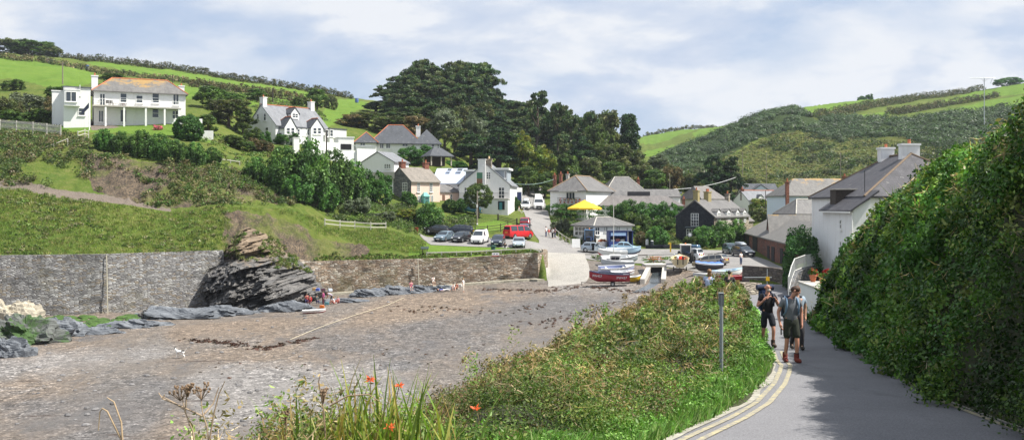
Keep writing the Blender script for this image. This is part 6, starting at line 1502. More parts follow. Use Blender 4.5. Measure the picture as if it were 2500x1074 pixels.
def car(name, label, px, py, hd, kind, col, cat='car', anchor='front', group=None, d0=110, d1=260, roofbox=None, plate_metal=.25, rack=False, opendoor=False, loc=None, trimcol=None):
 L, W, H, prof, bz, ws, rw, sw = CARK[kind]; hx, hy = Vector(hd).normalized()
 c = hit(px, py, d0, d1) if loc is None else Vector(loc)
 off = {'front': -L / 2, 'rear': L / 2, 'mid': 0}[anchor]
 if anchor == 'mid' and abs(hy) < .7: c.y += W / 2
 x, y = c.x + hx * off, c.y + hy * off
 zf, zr_ = g(x + hx * L * .3, y + hy * L * .3), g(x - hx * L * .3, y - hy * L * .3)
 r = thing(name, label, cat, (x, y, (zf + zr_) / 2 + .07), math.atan2(hy, hx), group)
 r.rotation_euler[1] = -math.atan2(zf - zr_, L * .6)
 P_ = paint(*col)
 B = bz * H; xs = sorted(set([p[0] for p in prof] + list(np.linspace(0, 1, 15))))
 T = lambda t: float(np.interp(t, [p[0] for p in prof], [p[1] for p in prof])) * H
 wd = lambda t: W / 2 * (1 - .16 * abs(2 * t - 1) ** 7 - .03 * abs(2 * t - 1) ** 2)
 tum = lambda t, z: wd(t) * .985 - max(0, z - B) * .26
 X = lambda t: (t - .5) * L
 rings = []
 for t in xs:
  w, top = wd(t), T(t); b = min(B, top - .03); zb = .20 + .10 * max(0, abs(2 * t - 1) - .85) / .15; wt = tum(t, top)
  h = [(w * .92, zb), (w, zb + .12), (w * 1.005, zb + (b - zb) * .55), (w * .985, b), ((w * .985 + wt) / 2 + .01, (b + top - .05) / 2), (wt, max(top - .05, b + .005)), (wt * .86, top - .008), (wt * .45, top + .012)]
  rings.append([(X(t), -a, z) for a, z in h] + [(X(t), a, z) for a, z in reversed(h)])
 body = MB().loft(rings).build('body', P_, r, smooth=38)
 def pane(pts, nm='window'): 
  n_ = len(pts) // 2; m = MB(); m.add(pts, [(2 * i, 2 * i + 1, 2 * i + 3, 2 * i + 2) for i in range(n_ - 1)]); return m.build(nm, GLASS, r, fix=False)
 for s in (-1, 1):
  for (a, b_) in sw:
   pts = []
   for t in np.linspace(a, b_, 7):
    z0, z1 = B + .03, max(B + .06, T(t) - .10)
    pts += [(X(t), s * (tum(t, z0) + .010), z0), (X(t), s * (tum(t, z1) + .012), z1)]
   pane(pts, 'side_window')
 def screen(seg, nm, sgn):
  pts = []
  for t in np.linspace(seg[0] + .006, seg[1] - .004, 5):
   z = T(t) + .014
   for s in (-1, 1): pts.append((X(t) + sgn * .014, s * (tum(t, T(t)) * .88), z))
  pane(pts, nm)
 screen(ws, 'windscreen', 1)
 if rw: screen(rw, 'rear_window', -1)
 rad = .30 if kind not in ('minibus', 'camper', 'panel_van') else .33
 for t in (.185 if kind not in ('minibus', 'camper') else .2, .80 if kind not in ('minibus', 'camper') else .83):
  for s in (-1, 1):
   w = wd(t)
   MB().tube([(X(t), s * (w - .10), rad + .03), (X(t), s * (w + .006), rad + .03)], rad + .055, 18).build('wheel_arch', TRIM, r)
   wh = MB().tube([(X(t), s * (w - .16), rad), (X(t), s * (w + .002), rad), (X(t), s * (w + .018), rad)], [rad, rad, rad * .86], 18).build('wheel', BLACK, r, 40)
   MB().tube([(X(t), s * (w + .01), rad), (X(t), s * (w + .026), rad)], [rad * .66, rad * .58], 14).build('rim', RIM, wh, 40)
 zl = .46 * H if kind not in ('minibus', 'camper', 'panel_van') else .36 * H
 for s in (-1, 1):
  w = wd(.97)
  MB().ell((X(.962), s * w * .76, zl + .02), (.14, .19, .085), 10, 6).build('headlight', LAMPW, r, 60)
  MB().bb(X(0) - .012, X(.02), s * wd(.01) * .70 - .09, s * wd(.01) * .70 + .09, .42 * H, .60 * H if kind in ('hatch', 'mpv', 'estate', 'minibus') else .54 * H).build('tail_light', LAMPR, r, bevel=.01)
  MB().ell((X(ws[1] - .05), s * (wd(.7) + .10), B + .08), (.07, .10, .075), 8, 5).build('mirror', P_ if trimcol is None else trimcol, r, 60)
 MB().bb(X(.985), X(1) + .018, -wd(1) * .62, wd(1) * .62, .26, zl - .14).build('grille', TRIM, r, bevel=.01)
 MB().bb(X(1) + .02, X(1) + .032, -.26, .26, .36, .47).build('number_plate', PLATEW, r)
 MB().bb(X(0) - .03, X(0) - .018, -.26, .26, .46 * H - .06, .46 * H + .05).build('number_plate', PLATEY, r)
 MB().bb(X(0) - .016, X(.01), -wd(0) * .9, wd(0) * .9, .24, .40).build('bumper', TRIM, r, bevel=.01)
 if rack or roofbox:
  for t in (.28, .48): MB().bb(X(t) - .03, X(t) + .03, -tum(t, T(t)) * .9, tum(t, T(t)) * .9, T(t) + .02, T(t) + .09).build('roof_bar', TRIM, r)
 if roofbox:
  rb = MB().loft([[(X(.10) + a, (b_ * .42), T(.35) + .10 + zz) for b_, zz in ((-1, 0), (1, 0), (1, hh * .6), (.75, hh), (-.75, hh), (-1, hh * .6))] for a, hh in ((0, .2), (.12, .36), (1.4, .38), (2.0, .22), (2.1, .1))]).build('roof_box', roofbox, r, 50)
 if opendoor:
  t = .66; m = MB(); m.prism([(0, 0, .32), (-.95, 0, .32), (-.98, 0, B), (-.75, 0, H * .93), (-.30, 0, H * .9), (0, 0, B + .05)], (0, .05, 0))
  d_ = m.build('door', P_, r); d_.location = (X(t), -wd(t) - .02, 0); d_.rotation_euler = (0, 0, R(58))
  MB().prism([(-.10, -.012, B + .05), (-.88, -.012, B + .05), (-.72, -.012, H * .9), (-.32, -.012, H * .87)], (0, .01, 0)).build('window', GLASS, d_)
  MB().bb(X(.42), X(.66), -wd(.5) - .006, -wd(.5) + .05, .34, H * .9).build('doorway', DARKIN, r)
 return r
car('parked_car', 'grey-blue car at the left end of the front row above the sea wall', 1069, 592, (-.42, -.9), 'sedan', ('grey_blue', (.16, .22, .27)))
car('parked_car', 'black car parked beside the grey-blue one above the sea wall', 1111, 594, (-.42, -.9), 'hatch', ('black', (.018, .02, .024)))
car('parked_van', 'small white van in the middle of the front row', 1162, 598, (-.25, -.97), 'panel_van', ('white', (.78, .78, .76), 0), 'van', rack=True)
car('parked_car', 'dark navy hatchback right of the small white van', 1211, 604, (-.14, -.99), 'hatch', ('navy', (.02, .03, .055)))
car('parked_car', 'low silver coupe at the right end of the front row', 1266, 607, (-.03, -1), 'coupe', ('silver', (.52, .58, .62), .6))
car('parked_minibus', 'bright red minibus parked at the road corner', 1236, 584, (.72, .70), 'minibus', ('red', (.62, .018, .025), .1), 'minibus', 'rear', trimcol=TRIM)
car('parked_car', 'large dark estate parked sideways behind the black car', 1118, 578, (-.97, .12), 'estate', ('midnight', (.012, .018, .035)), 'car', 'mid', rack=True)
car('parked_car', 'dark car half hidden behind the grey-blue one', 1066, 578, (-.95, .2), 'hatch', ('charcoal', (.02, .02, .022)), 'car', 'mid')
car('parked_car', 'dark blue hatchback in front of the red minibus', 1279, 575, (.10, 1), 'hatch', ('dark_blue', (.02, .022, .06)), 'car', 'rear')
car('parked_car', 'dark red car at the head of the roadside line', 1280, 557, (.08, 1), 'hatch', ('dark_red', (.30, .015, .03)), 'car', 'rear', trimcol=TRIM)
car('parked_car', 'teal car under the round tree at the inn', 1146, 524, (-.95, .1), 'hatch', ('teal', (.02, .14, .19)), 'car', 'mid', d0=150)
car('parked_car', 'white car with a roof box at the top of the village road', 1282, 514, (-.1, -1), 'hatch', ('white', (.78, .78, .76), 0), d0=165, roofbox=mat('pale_roof_box', (.5, .55, .6), .4))
car('camper_van', 'white high-topped camper van at the top of the village road', 1316, 514, (.03, -1), 'camper', ('white', (.78, .78, .76), 0), 'camper van', d0=165, trimcol=TRIM)
car('parked_car', 'silver hatchback with its driver door open beside the cafe', 1451, 619, (1, -.10), 'hatch', ('silver_grey', (.36, .42, .48), .5), 'car', 'mid', opendoor=True)
car('parked_car', 'pale blue car behind the beached boats', 1529, 617, (.98, -.16), 'sedan', ('pale_blue', (.36, .55, .68), .2), 'car', 'mid')
car('parked_car', 'white people carrier with a blue roof box on the quay', 1713, 637, (-.72, .69), 'mpv', ('white', (.72, .76, .80), .1), 'car', 'rear', d0=115, roofbox=mat('blue_roof_box', (.06, .12, .20), .25, coat=.5))
car('parked_car', 'beige estate car with roof bars on the quay', 1776, 648, (-.78, .62), 'estate', ('beige', (.38, .35, .30), .4), 'car', 'rear', d0=110, rack=True)
car('parked_car', 'dark green hatchback parked left of the barn', 1796, 622, (.12, -1), 'hatch', ('dark_green', (.02, .06, .07)), d0=115)
car('parked_car', 'dark estate with a grey roof box against the barn', 1833, 629, (.25, -1), 'estate', ('ink', (.015, .022, .035)), d0=110, roofbox=mat('grey_roof_box', (.25, .28, .31), .35))
car('parked_car', 'silver car on the drive below the dormer house', 790, 367, (-.97, .2), 'sedan', ('silver', (.52, .58, .62), .6), 'car', 'mid', d0=165)

def tractor(label, px, py, hd, col, cabcol, d0=110, s=1.0):
 hx, hy = Vector(hd).normalized(); c = hit(px, py, d0, 200); c.y += 1.2
 r = thing('tractor', label, 'tractor', (c.x, c.y, g(c.x, c.y)), math.atan2(hy, hx), None, s)
 P_ = mat('tractor_' + col[0], col[1], .5, .15, 5); C_ = mat('tractor_' + cabcol[0], cabcol[1], .5, .1)
 MB().bb(.2, 1.75, -.36, .36, .75, 1.38).build('bonnet', P_, r, bevel=.06)
 MB().bb(1.755, 1.80, -.30, .30, .8, 1.32).build('grille', TRIM, r)
 MB().bb(-.9, 1.5, -.25, .25, .45, .74).build('chassis', TRIM, r)
 for x in (-1.0, .18):
  for y in (-.62, .62): MB().bb(x - .05, x + .05, y - .05, y + .05, .9, 2.25).build('cab_post', C_, r)
 MB().bb(-1.12, .30, -.74, .74, 2.252, 2.40).build('cab_roof', C_, r, bevel=.04)
 for y in (-.60, .60): MB().bb(-.94, .12, y - .01, y + .01, 1.25, 2.2).build('cab_window', GLASS, r)
 for x in (-1.0, .18): MB().bb(x - .008, x + .008, -.56, .56, 1.30, 2.2).build('cab_window', GLASS, r)
 MB().bb(-.96, .14, -.58, .58, .8, 1.2).build('cab_base', P_, r)
 MB().bb(-.6, -.2, -.25, .25, 1.202, 1.7).build('seat', TRIM, r)
 for (x, rad, w, y) in ((-.62, .78, .42, .78), (1.35, .45, .26, .66)):
  for s_ in (-1, 1):
   wh = MB().tube([(x, s_ * (y - w / 2), rad), (x, s_ * (y - w / 2 + .05), rad), (x, s_ * (y + w / 2 - .05), rad), (x, s_ * (y + w / 2), rad)], [rad * .85, rad, rad, rad * .85], 20).build('wheel', BLACK, r, 40)
   MB().tube([(x, s_ * (y + w / 2 - .02), rad), (x, s_ * (y + w / 2 + .02), rad)], rad * .5, 14).build('rim', mat('tractor_rim', (.5, .5, .47), .5, .2), wh, 40)
 MB().tube([(1.1, .2, 1.38), (1.1, .2, 2.1)], .04, 8).build('exhaust', IRON, r)
 MB().lathe((-.4, 0, 2.402), [(.09, 0), (.09, .14), (.05, .17)], 10).build('beacon', mat('orange_beacon', (.65, .16, .02), .3), r)
 return r
tractor('blue tractor with a glazed cab beside the cafe', 1440, 604, (-.15, -1), ('blue', (.03, .06, .15)), ('blue_cab', (.16, .30, .48)), 140, 1.05)
tractor('tractor with a white cab roof hitched to the cream boat', 1677, 644, (.12, 1), ('dark', (.04, .045, .05)), ('white_cab', (.75, .74, .70)), 112, 1.05)

# ---------------------------------------------------------------- boats
def boat(name, label, px, py, hd, L, bm, dp, outer, inner, gun, cat='boat', cover=None, cabin=None, band=None, keelup=.0, d0=100, zoff=0.0, thw=2, group=None, loc=None, boot=None, roll=0.0):
 hx, hy = Vector(hd).normalized(); c = hit(px, py, d0, 160) if loc is None else Vector(loc)
 r = thing(name, label, cat, (c.x, c.y, g(c.x, c.y) + zoff), math.atan2(hy, hx), group)
 r.rotation_euler[0] = roll
 ts = np.linspace(0, 1, 15)
 hb = lambda t: bm / 2 * (.80 + .25 * t * 2 if t < .4 else 1.0 * (1 - max(0, (t - .42) / .58) ** 2.3)) if t < 1 else .012
 hbv = lambda t: max(.012, bm / 2 * (.82 + .45 * t) if t < .4 else bm / 2 * (1 - ((t - .4) / .6) ** 2.4))
 kz = lambda t: dp * (.05 + .06 * (1 - t) ** 2 + .55 * max(0, (t - .72) / .28) ** 2.2)
 sz = lambda t: dp * (.92 + .33 * t ** 2.4 + .04 * (1 - t) ** 2)
 X = lambda t: (t - .5) * L
 sec = [(0, 0), (.45, .05), (.80, .30), (.95, .62), (1.0, 1.0)]
 def ring(t, k=1.0, dz=0.0, topf=1.0):
  b_, z0, z1 = hbv(t) * k, kz(t) + dz, sz(t) * topf
  h = [(b_ * a, z0 + (z1 - z0) * q) for a, q in sec]
  return [(X(t), -y, z) for y, z in reversed(h)] + [(X(t), y, z) for y, z in h[1:]]
 rings = [ring(t) for t in ts]; n = len(rings[0])
 m = MB(); m.loft(rings, close=False); m.add(rings[0], [tuple(range(n))])
 hull = m.build('hull', outer, r, 40)
 m = MB()                                      # inner skin and sole
 for s in (1,):
  ri = [[(q[0] * .985, q[1] * .94, q[2]) for q in ring(t, 1, .10, .995)] for t in ts[:-1]]
  m.loft(ri, close=False); m.add(ri[0], [tuple(reversed(range(n)))])
 m.build('inner_skin', inner, r, 40)
 for s in (-1, 1): MB().tube([(X(t), s * hbv(t), sz(t) + .01) for t in ts], .045, 6).build('gunwale', gun, r, 60)
 if band:
  for s in (-1, 1):
   m = MB()
   a = [(X(t), s * (hbv(t) * (.95 + .05 * .5) + .012), kz(t) + (sz(t) - kz(t)) * .84) for t in ts]; b_ = [(X(t), s * (hbv(t) + .012), kz(t) + (sz(t) - kz(t)) * .97) for t in ts]
   m.add([q for p in zip(a, b_) for q in p], [(2 * i, 2 * i + 2, 2 * i + 3, 2 * i + 1) for i in range(len(ts) - 1)]); m.build('band', band, r, fix=False)
 if boot:
  m = MB(); m.loft([[(X(t), y * 1.012, z - .006) for (_, y, z) in ring(t)[2:7]] for t in ts], close=False); m.build('bottom_paint', boot, r, 40)
 if cover:
  m = MB(); m.loft([[(X(t), -hbv(t) * 1.03, sz(t) - .06), (X(t), -hbv(t) * 1.02, sz(t) + .05), (X(t), -hbv(t) * .5, sz(t) + .16 + .05 * math.sin(t * 17)), (X(t), 0, sz(t) + .26 + .04 * math.sin(t * 23)), (X(t), hbv(t) * .5, sz(t) + .16 + .05 * math.sin(t * 19)), (X(t), hbv(t) * 1.02, sz(t) + .05), (X(t), hbv(t) * 1.03, sz(t) - .06)] for t in ts])
  m.build('cover', cover, r, 60)
 else:
  for k in range(thw):
   t = .22 + .5 * k / max(1, thw - 1) if thw > 1 else .4
   MB().bb(X(t) - .12, X(t) + .12, -hbv(t) * .9, hbv(t) * .9, sz(t) * .80, sz(t) * .80 + .04).build('thwart', gun, r)
  MB().loft([[(X(t), -hbv(t) * .93, sz(t) - .01), (X(t), 0, sz(t) + .03), (X(t), hbv(t) * .93, sz(t) - .01), (X(t), 0, sz(t) - .06)] for t in (.76, .86, .94, .99)]).build('foredeck', gun, r)
 if cabin:
  x0, x1, hh = cabin; w = bm * .36
  cb_ = MB().loft([[(X(x0), -w, .0 + sz(.4) * .8), (X(x0), w, sz(.4) * .8), (X(x0), w * .9, sz(.4) + hh), (X(x0), -w * .9, sz(.4) + hh)], [(X(x1), -w * .9, sz(.4) * .8), (X(x1), w * .9, sz(.4) * .8), (X(x1) - .25, w * .8, sz(.4) + hh), (X(x1) - .25, -w * .8, sz(.4) + hh)]]).build('cabin', WHITE, r)
  MB().bb(X(x0) - .08, X(x1) - .15, -w * .98, w * .98, sz(.4) + hh + .003, sz(.4) + hh + .06).build('cabin_roof', WHITE, r)
  for s in (-1, 1):
   for k in range(2):
    xa = X(x0) + .15 + k * (X(x1) - X(x0) - .4) / 2; MB().bb(xa, xa + (X(x1) - X(x0)) * .34, s * w * .955 - .02, s * w * .955 + .02, sz(.4) + hh * .3, sz(.4) + hh * .8).build('window', GLASS, r)
 r['L'] = L
 return r, hbv, sz, kz, X
def outboard(root, L, z, m=None, y=0.0):
 m_ = m or TRIM
 o = MB().ell((-L / 2 - .22, y, z + .38), (.22, .15, .24), 10, 7).build('outboard_engine', m_, root, 60)
 MB().bb(-L / 2 - .30, -L / 2 - .14, y - .06, y + .06, z - .5, z + .2).build('engine_leg', TRIM, o)
def trailer(label, root_boat, L, zb, hd):
 r = thing('boat_trailer', label, 'trailer', root_boat.location - Vector((0, 0, zb)), root_boat.rotation_euler[2])
 M_ = mat('rusty_steel', (.12, .10, .09), .7, .4, 6)
 m = MB(); m.tube([(-L * .42, 0, .34), (L * .45, 0, .36), (L * .72, 0, .42)], .045, 6)
 m.build('drawbar', M_, r); MB().tube([(L * .70, 0, .42), (L * .70, 0, .05)], .04, 6).build('jockey_leg', M_, r)
 MB().tube([(-L * .08, -.75, .27), (-L * .08, .75, .27)], .04, 6).build('axle', M_, r)
 for x in (-L * .3, L * .15): MB().bb(x - .04, x + .04, -.5, .5, .36, .44).build('cradle', M_, r)
 for s in (-1, 1):
  wh = MB().tube([(-L * .08, s * .72, .28), (-L * .08, s * .86, .28)], .28, 16).build('wheel', BLACK, r, 40); MB().tube([(-L * .08, s * .85, .28), (-L * .08, s * .875, .28)], .15, 10).build('rim', RIM, wh)
 return r
def lettering(txt, size, mat_, parent, loc, rot, name='registration', align='CENTER', ext=.004):
 cu = bpy.data.curves.new(name, 'FONT'); cu.body = txt; cu.size = size; cu.align_x = align; cu.align_y = 'CENTER'; cu.extrude = ext
 o = bpy.data.objects.new(name + '_tmp', cu); COL.objects.link(o)
 dg = bpy.context.evaluated_depsgraph_get(); me = bpy.data.meshes.new_from_object(o.evaluated_get(dg)); me.name = name
 bpy.data.objects.remove(o); n = bpy.data.objects.new(name, me); COL.objects.link(n); me.materials.clear(); me.materials.append(mat_)
 n.parent = parent; n.location = loc; n.rotation_euler = rot
 return n
RED = mat('boat_red', (.30, .012, .03), .35, .12, 2, coat=.3); REDB = mat('boat_bright_red', (.45, .02, .03), .45, .1)
BW = mat('boat_white', (.72, .73, .73), .4, .08, 2); CREAMB = mat('boat_cream', (.62, .53, .33), .45, .1, 2); BGREY = mat('boat_grey', (.40, .44, .48), .5, .1)
NAVYB = mat('boat_navy', (.03, .04, .10), .4, .1); LAV = mat('boat_lavender', (.40, .44, .62), .45, .1); SKYB = mat('boat_sky_blue', (.40, .56, .70), .4, .08); YELB = mat('boat_yellow', (.50, .34, .02), .5, .15)
COVB = mat('blue_tarpaulin', (.07, .16, .48), .6, .15, 3); DKIN = mat('boat_dark_inside', (.09, .10, .13), .7, .25)
b1, hb_, sz_, kz_, X_ = boat('fishing_boat', 'dark red open boat with white registration letters at the front of the row', 1488, 698, (-1, .10), 4.8, 1.85, 1.08, RED, DKIN, NAVYB, zoff=.42, roll=-.06)
for (t, zz) in ((.80, .66), (.20, .60)):
 y = hb_(t) * (.95) + .03; ang = math.atan2(hb_(t + .08) - hb_(t - .08), .16 * 4.7)
 # the side facing the viewer is local +y (the bow points left)
 lettering('PW437', .40, BW, b1, (X_(t), y, kz_(t) + (sz_(t) - kz_(t)) * zz), (R(83), 0, math.pi + ang))
MB().bb(-2.3, -1.6, -.6, .6, .80, .93).build('stern_seat', mat('grey_seat', (.35, .33, .33), .7), b1)
trailer('low trailer under the dark red boat', b1, 4.7, .42, None)
b2, *_ = boat('rowing_boat', 'lavender and white boat behind the dark red boat', 1505, 674, (1, .14), 4.5, 1.9, 1.05, LAV, mat('boat_blue_inside', (.25, .29, .45), .6), BW, boot=REDB, band=BW, zoff=.15, roll=.16)
b3, *_ = boat('dinghy', 'small white dinghy with a red band between the lavender and the dark red boats', 1520, 680, (1, .06), 2.9, 1.3, .7, BW, BW, BW, band=REDB, zoff=.2, roll=.14)
b4, *_ = boat('cabin_boat', 'small grey cabin boat with a white cabin in the row', 1508, 659, (-1, .05), 4.2, 1.8, 1.0, BGREY, BW, BW, cabin=(.42, .78, .75), zoff=.2, roll=-.05)
b5, *_ = boat('rowing_boat', 'pale open boat behind the small cabin boat', 1512, 647, (1, .05), 4.9, 1.9, .95, BGREY, BW, BW, zoff=.2, roll=.18)
b6, *_ = boat('rowing_boat', 'white topped boat with a bright red bottom', 1496, 634, (-1, .08), 4.1, 1.8, 1.0, BW, BW, BW, boot=REDB, zoff=.3, roll=-.12); trailer('trailer under the red-bottomed boat', b6, 4.0, .28, None)
b7, *_ = boat('rowing_boat', 'pale sky blue boat in front of the pale blue car', 1524, 629, (1, .02), 4.7, 1.8, .95, SKYB, BW, SKYB, zoff=.42, boot=NAVYB, roll=.08); trailer('trailer under the sky blue boat', b7, 4.6, .42, None)
b8, *_ = boat('dinghy', 'stubby yellow dinghy behind the stern of the dark red boat', 1546, 690, (1, .2), 1.9, 1.2, .7, YELB, BW, BW, zoff=.05, thw=1)
b9, hb9, sz9, kz9, X9 = boat('fishing_boat', 'large cream fishing boat with twin engines behind the tractor', 1662, 674, (.16, 1), 5.6, 2.25, 1.2, CREAMB, CREAMB, CREAMB, zoff=.45, loc=hit(1664, 664, 100, 160) + Vector((0, 1.2, 0)))
outboard(b9, 5.6, 1.0, TRIM, -.35); outboard(b9, 5.6, 1.0, BW, .3); trailer('heavy trailer under the cream fishing boat', b9, 5.6, .45, None)
c = b9.location; tag(MB().ell((c.x + .35, c.y + 1.0, c.z + 1.0), (.42, .42, .42), 14, 10).build('mooring_buoy', mat('orange_buoy', (.62, .05, .03), .5), None, 60), 'red-orange buoy lying inside the cream fishing boat', 'buoy')
b10, *_ = boat('covered_boat', 'dark boat under a bright blue tarpaulin on the quay', 1728, 664, (-.85, -.5), 3.9, 1.6, .9, mat('boat_black', (.02, .02, .03), .5), DKIN, BW, cover=COVB, band=BW, zoff=.1); outboard(b10, 3.9, .9, NAVYB)
boat('dinghy', 'white dinghy in front of the blue tarpaulin', 1722, 681, (-.9, -.3), 3.2, 1.3, .6, BGREY, BW, BW, zoff=.05)
boat('dinghy', 'pale blue and white dinghy behind the grassy bank', 1778, 679, (.85, .45), 4.0, 1.5, .8, BW, BGREY, SKYB, boot=REDB, zoff=.1)
boat('dinghy', 'small red dinghy nearest the dark retaining wall', 1806, 685, (.9, -.1), 2.6, 1.2, .5, REDB, BW, REDB, zoff=.05)
# sit-on kayak on the sand
k, *_ = boat('kayak', 'white and red sit-on kayak on the sand before the picnic group', 767, 764, (.95, .30), 2.5, .75, .34, mat('kayak_white', (.75, .72, .70), .4), BW, BW, 'kayak', thw=1, boot=mat('kayak_red', (.45, .03, .06), .5))
# ---------------------------------------------------------------- people
def skin_mesh(name, V, E, root, mat_, parent, sub=1):
 """V: name -> (pos, (rx, ry)); one continuous skinned surface"""
 ks = list(V); ix = {k: i for i, k in enumerate(ks)}
 me = bpy.data.meshes.new(name); me.from_pydata([tuple(V[k][0]) for k in ks], [(ix[a], ix[b_]) for a, b_ in E], [])
 o = bpy.data.objects.new(name + '_tmp', me); COL.objects.link(o)
 o.modifiers.new('s', 'SKIN').use_smooth_shade = True
 for k in ks:
  sv = me.skin_vertices[0].data[ix[k]]; r_ = V[k][1]; sv.radius = r_ if hasattr(r_, '__len__') else (r_, r_); sv.use_root = (k == root)
 if sub: o.modifiers.new('d', 'SUBSURF').levels = sub
 dg = bpy.context.evaluated_depsgraph_get(); m2 = bpy.data.meshes.new_from_object(o.evaluated_get(dg)); m2.name = name
 bpy.data.objects.remove(o); bpy.data.meshes.remove(me)
 m2.materials.clear(); m2.materials.append(mat_); m2.polygons.foreach_set('use_smooth', [True] * len(m2.polygons))
 n = bpy.data.objects.new(name, m2); COL.objects.link(n); n.parent = parent
 return n
SKIN = mat('skin', (.50, .29, .20), .55, .08, 4); SKINP = mat('pale_skin', (.60, .38, .29), .55, .06, 4); SKINR = mat('ruddy_skin', (.48, .235, .16), .55, .08, 4)
def cloth(n, c): return mat('cloth_' + n, c, .9, .15, 9)
def joints(pose):
 J = dict(pelvis=(0, 0, .95), spine=(0, 0, 1.12), chest=(0, 0, 1.33), neck=(0, 0, 1.49), jaw=(0, -.02, 1.57), head=(0, -.015, 1.65), top=(0, 0, 1.73),
             shL=(.175, 0, 1.42), elL=(.24, .03, 1.14), wrL=(.23, -.05, .90), haL=(.225, -.08, .81), shR=(-.175, 0, 1.42), elR=(-.24, .03, 1.14), wrR=(-.23, -.05, .90), haR=(-.225, -.08, .81),
             hiL=(.095, 0, .90), knL=(.10, -.02, .49), anL=(.10, .02, .09), toL=(.11, -.15, .04), hiR=(-.095, 0, .90), knR=(-.10, -.02, .49), anR=(-.10, .02, .09), toR=(-.11, -.15, .04))
 def up(**k): J.update(k)
 if pose == 'walk': up(knL=(.09, -.20, .53), anL=(.09, -.16, .13), toL=(.09, -.33, .07), knR=(-.09, .05, .48), anR=(-.09, .24, .12), toR=(-.10, .08, .03), elL=(.25, .12, 1.16), wrL=(.24, .06, .92), haL=(.235, .02, .84), elR=(-.25, -.05, 1.15), wrR=(-.23, -.20, .95), haR=(-.225, -.26, .88))
 if pose == 'akimbo': up(elL=(.36, .05, 1.18), wrL=(.20, -.06, 1.02), haL=(.14, -.10, 1.0), elR=(-.30, -.06, 1.16), wrR=(-.12, -.24, 1.20), haR=(-.04, -.26, 1.22))
 if pose in ('sit', 'sitlow', 'seat'):
  h = {'sit': .13, 'sitlow': .22, 'seat': .50}[pose]; dz = h - .95
  for k in ('pelvis', 'spine', 'chest', 'neck', 'jaw', 'head', 'top', 'shL', 'elL', 'shR', 'elR'): x, y, z = J[k]; J[k] = (x, y - (.10 if z > 1.2 else .03), z + dz)
  kz_ = .46 if pose != 'seat' else .50
  up(hiL=(.10, -.02, h), hiR=(-.10, -.02, h), knL=(.15, -.38, kz_), knR=(-.15, -.38, kz_), anL=(.13, -.62 if pose != 'seat' else -.40, .09), anR=(-.13, -.62 if pose != 'seat' else -.40, .09), toL=(.14, -.78 if pose != 'seat' else -.57, .05), toR=(-.14, -.78 if pose != 'seat' else -.57, .05),
           elL=(.25, -.14, h + .22), wrL=(.17, -.33, h + .30), haL=(.14, -.40, h + .31), elR=(-.25, -.14, h + .22), wrR=(-.17, -.33, h + .30), haR=(-.14, -.40, h + .31))
 if pose == 'bend':
  up(pelvis=(0, .10, .93), spine=(0, -.02, 1.06), chest=(0, -.22, 1.16), neck=(0, -.38, 1.20), jaw=(0, -.45, 1.19), head=(0, -.50, 1.20), top=(0, -.57, 1.22), shL=(.17, -.30, 1.18), shR=(-.17, -.30, 1.18), elL=(.20, -.36, .90), wrL=(.14, -.48, .68), haL=(.12, -.52, .60), elR=(-.20, -.36, .90), wrR=(-.14, -.48, .68), haR=(-.12, -.52, .60), hiL=(.095, .08, .88), hiR=(-.095, .08, .88))
 if pose == 'lie':
  up(pelvis=(0, 0, .13), spine=(0, .17, .13), chest=(0, .38, .14), neck=(0, .54, .16), jaw=(0, .61, .19), head=(0, .69, .18), top=(0, .77, .18), shL=(.18, .46, .13), elL=(.30, .24, .08), wrL=(.30, .02, .06), haL=(.30, -.06, .05), shR=(-.18, .46, .13), elR=(-.30, .24, .08), wrR=(-.30, .02, .06), haR=(-.30, -.06, .05),
           hiL=(.095, -.05, .12), knL=(.12, -.46, .16), anL=(.13, -.86, .08), toL=(.15, -.92, .18), hiR=(-.095, -.05, .12), knR=(-.12, -.46, .22), anR=(-.13, -.86, .08), toR=(-.15, -.92, .18))
 return J
RAD = dict(pelvis=(.15, .115), spine=(.135, .10), chest=(.155, .11), neck=.052, jaw=(.060, .068), head=(.078, .092), top=(.050, .060), sh=.058, el=.042, wr=.030, ha=(.040, .024), hi=.085, kn=.056, an=.040, to=(.042, .030))
BE = [('pelvis', 'spine'), ('spine', 'chest'), ('chest', 'neck'), ('neck', 'jaw'), ('jaw', 'head'), ('head', 'top')]
for s in 'LR': BE += [('chest', 'sh' + s), ('sh' + s, 'el' + s), ('el' + s, 'wr' + s), ('wr' + s, 'ha' + s), ('pelvis', 'hi' + s), ('hi' + s, 'kn' + s), ('kn' + s, 'an' + s), ('an' + s, 'to' + s)]
def rad(k): return RAD[k] if k in RAD else RAD[k[:2]]
def lerp(a, b_, t): return tuple(Vector(a).lerp(Vector(b_), t))
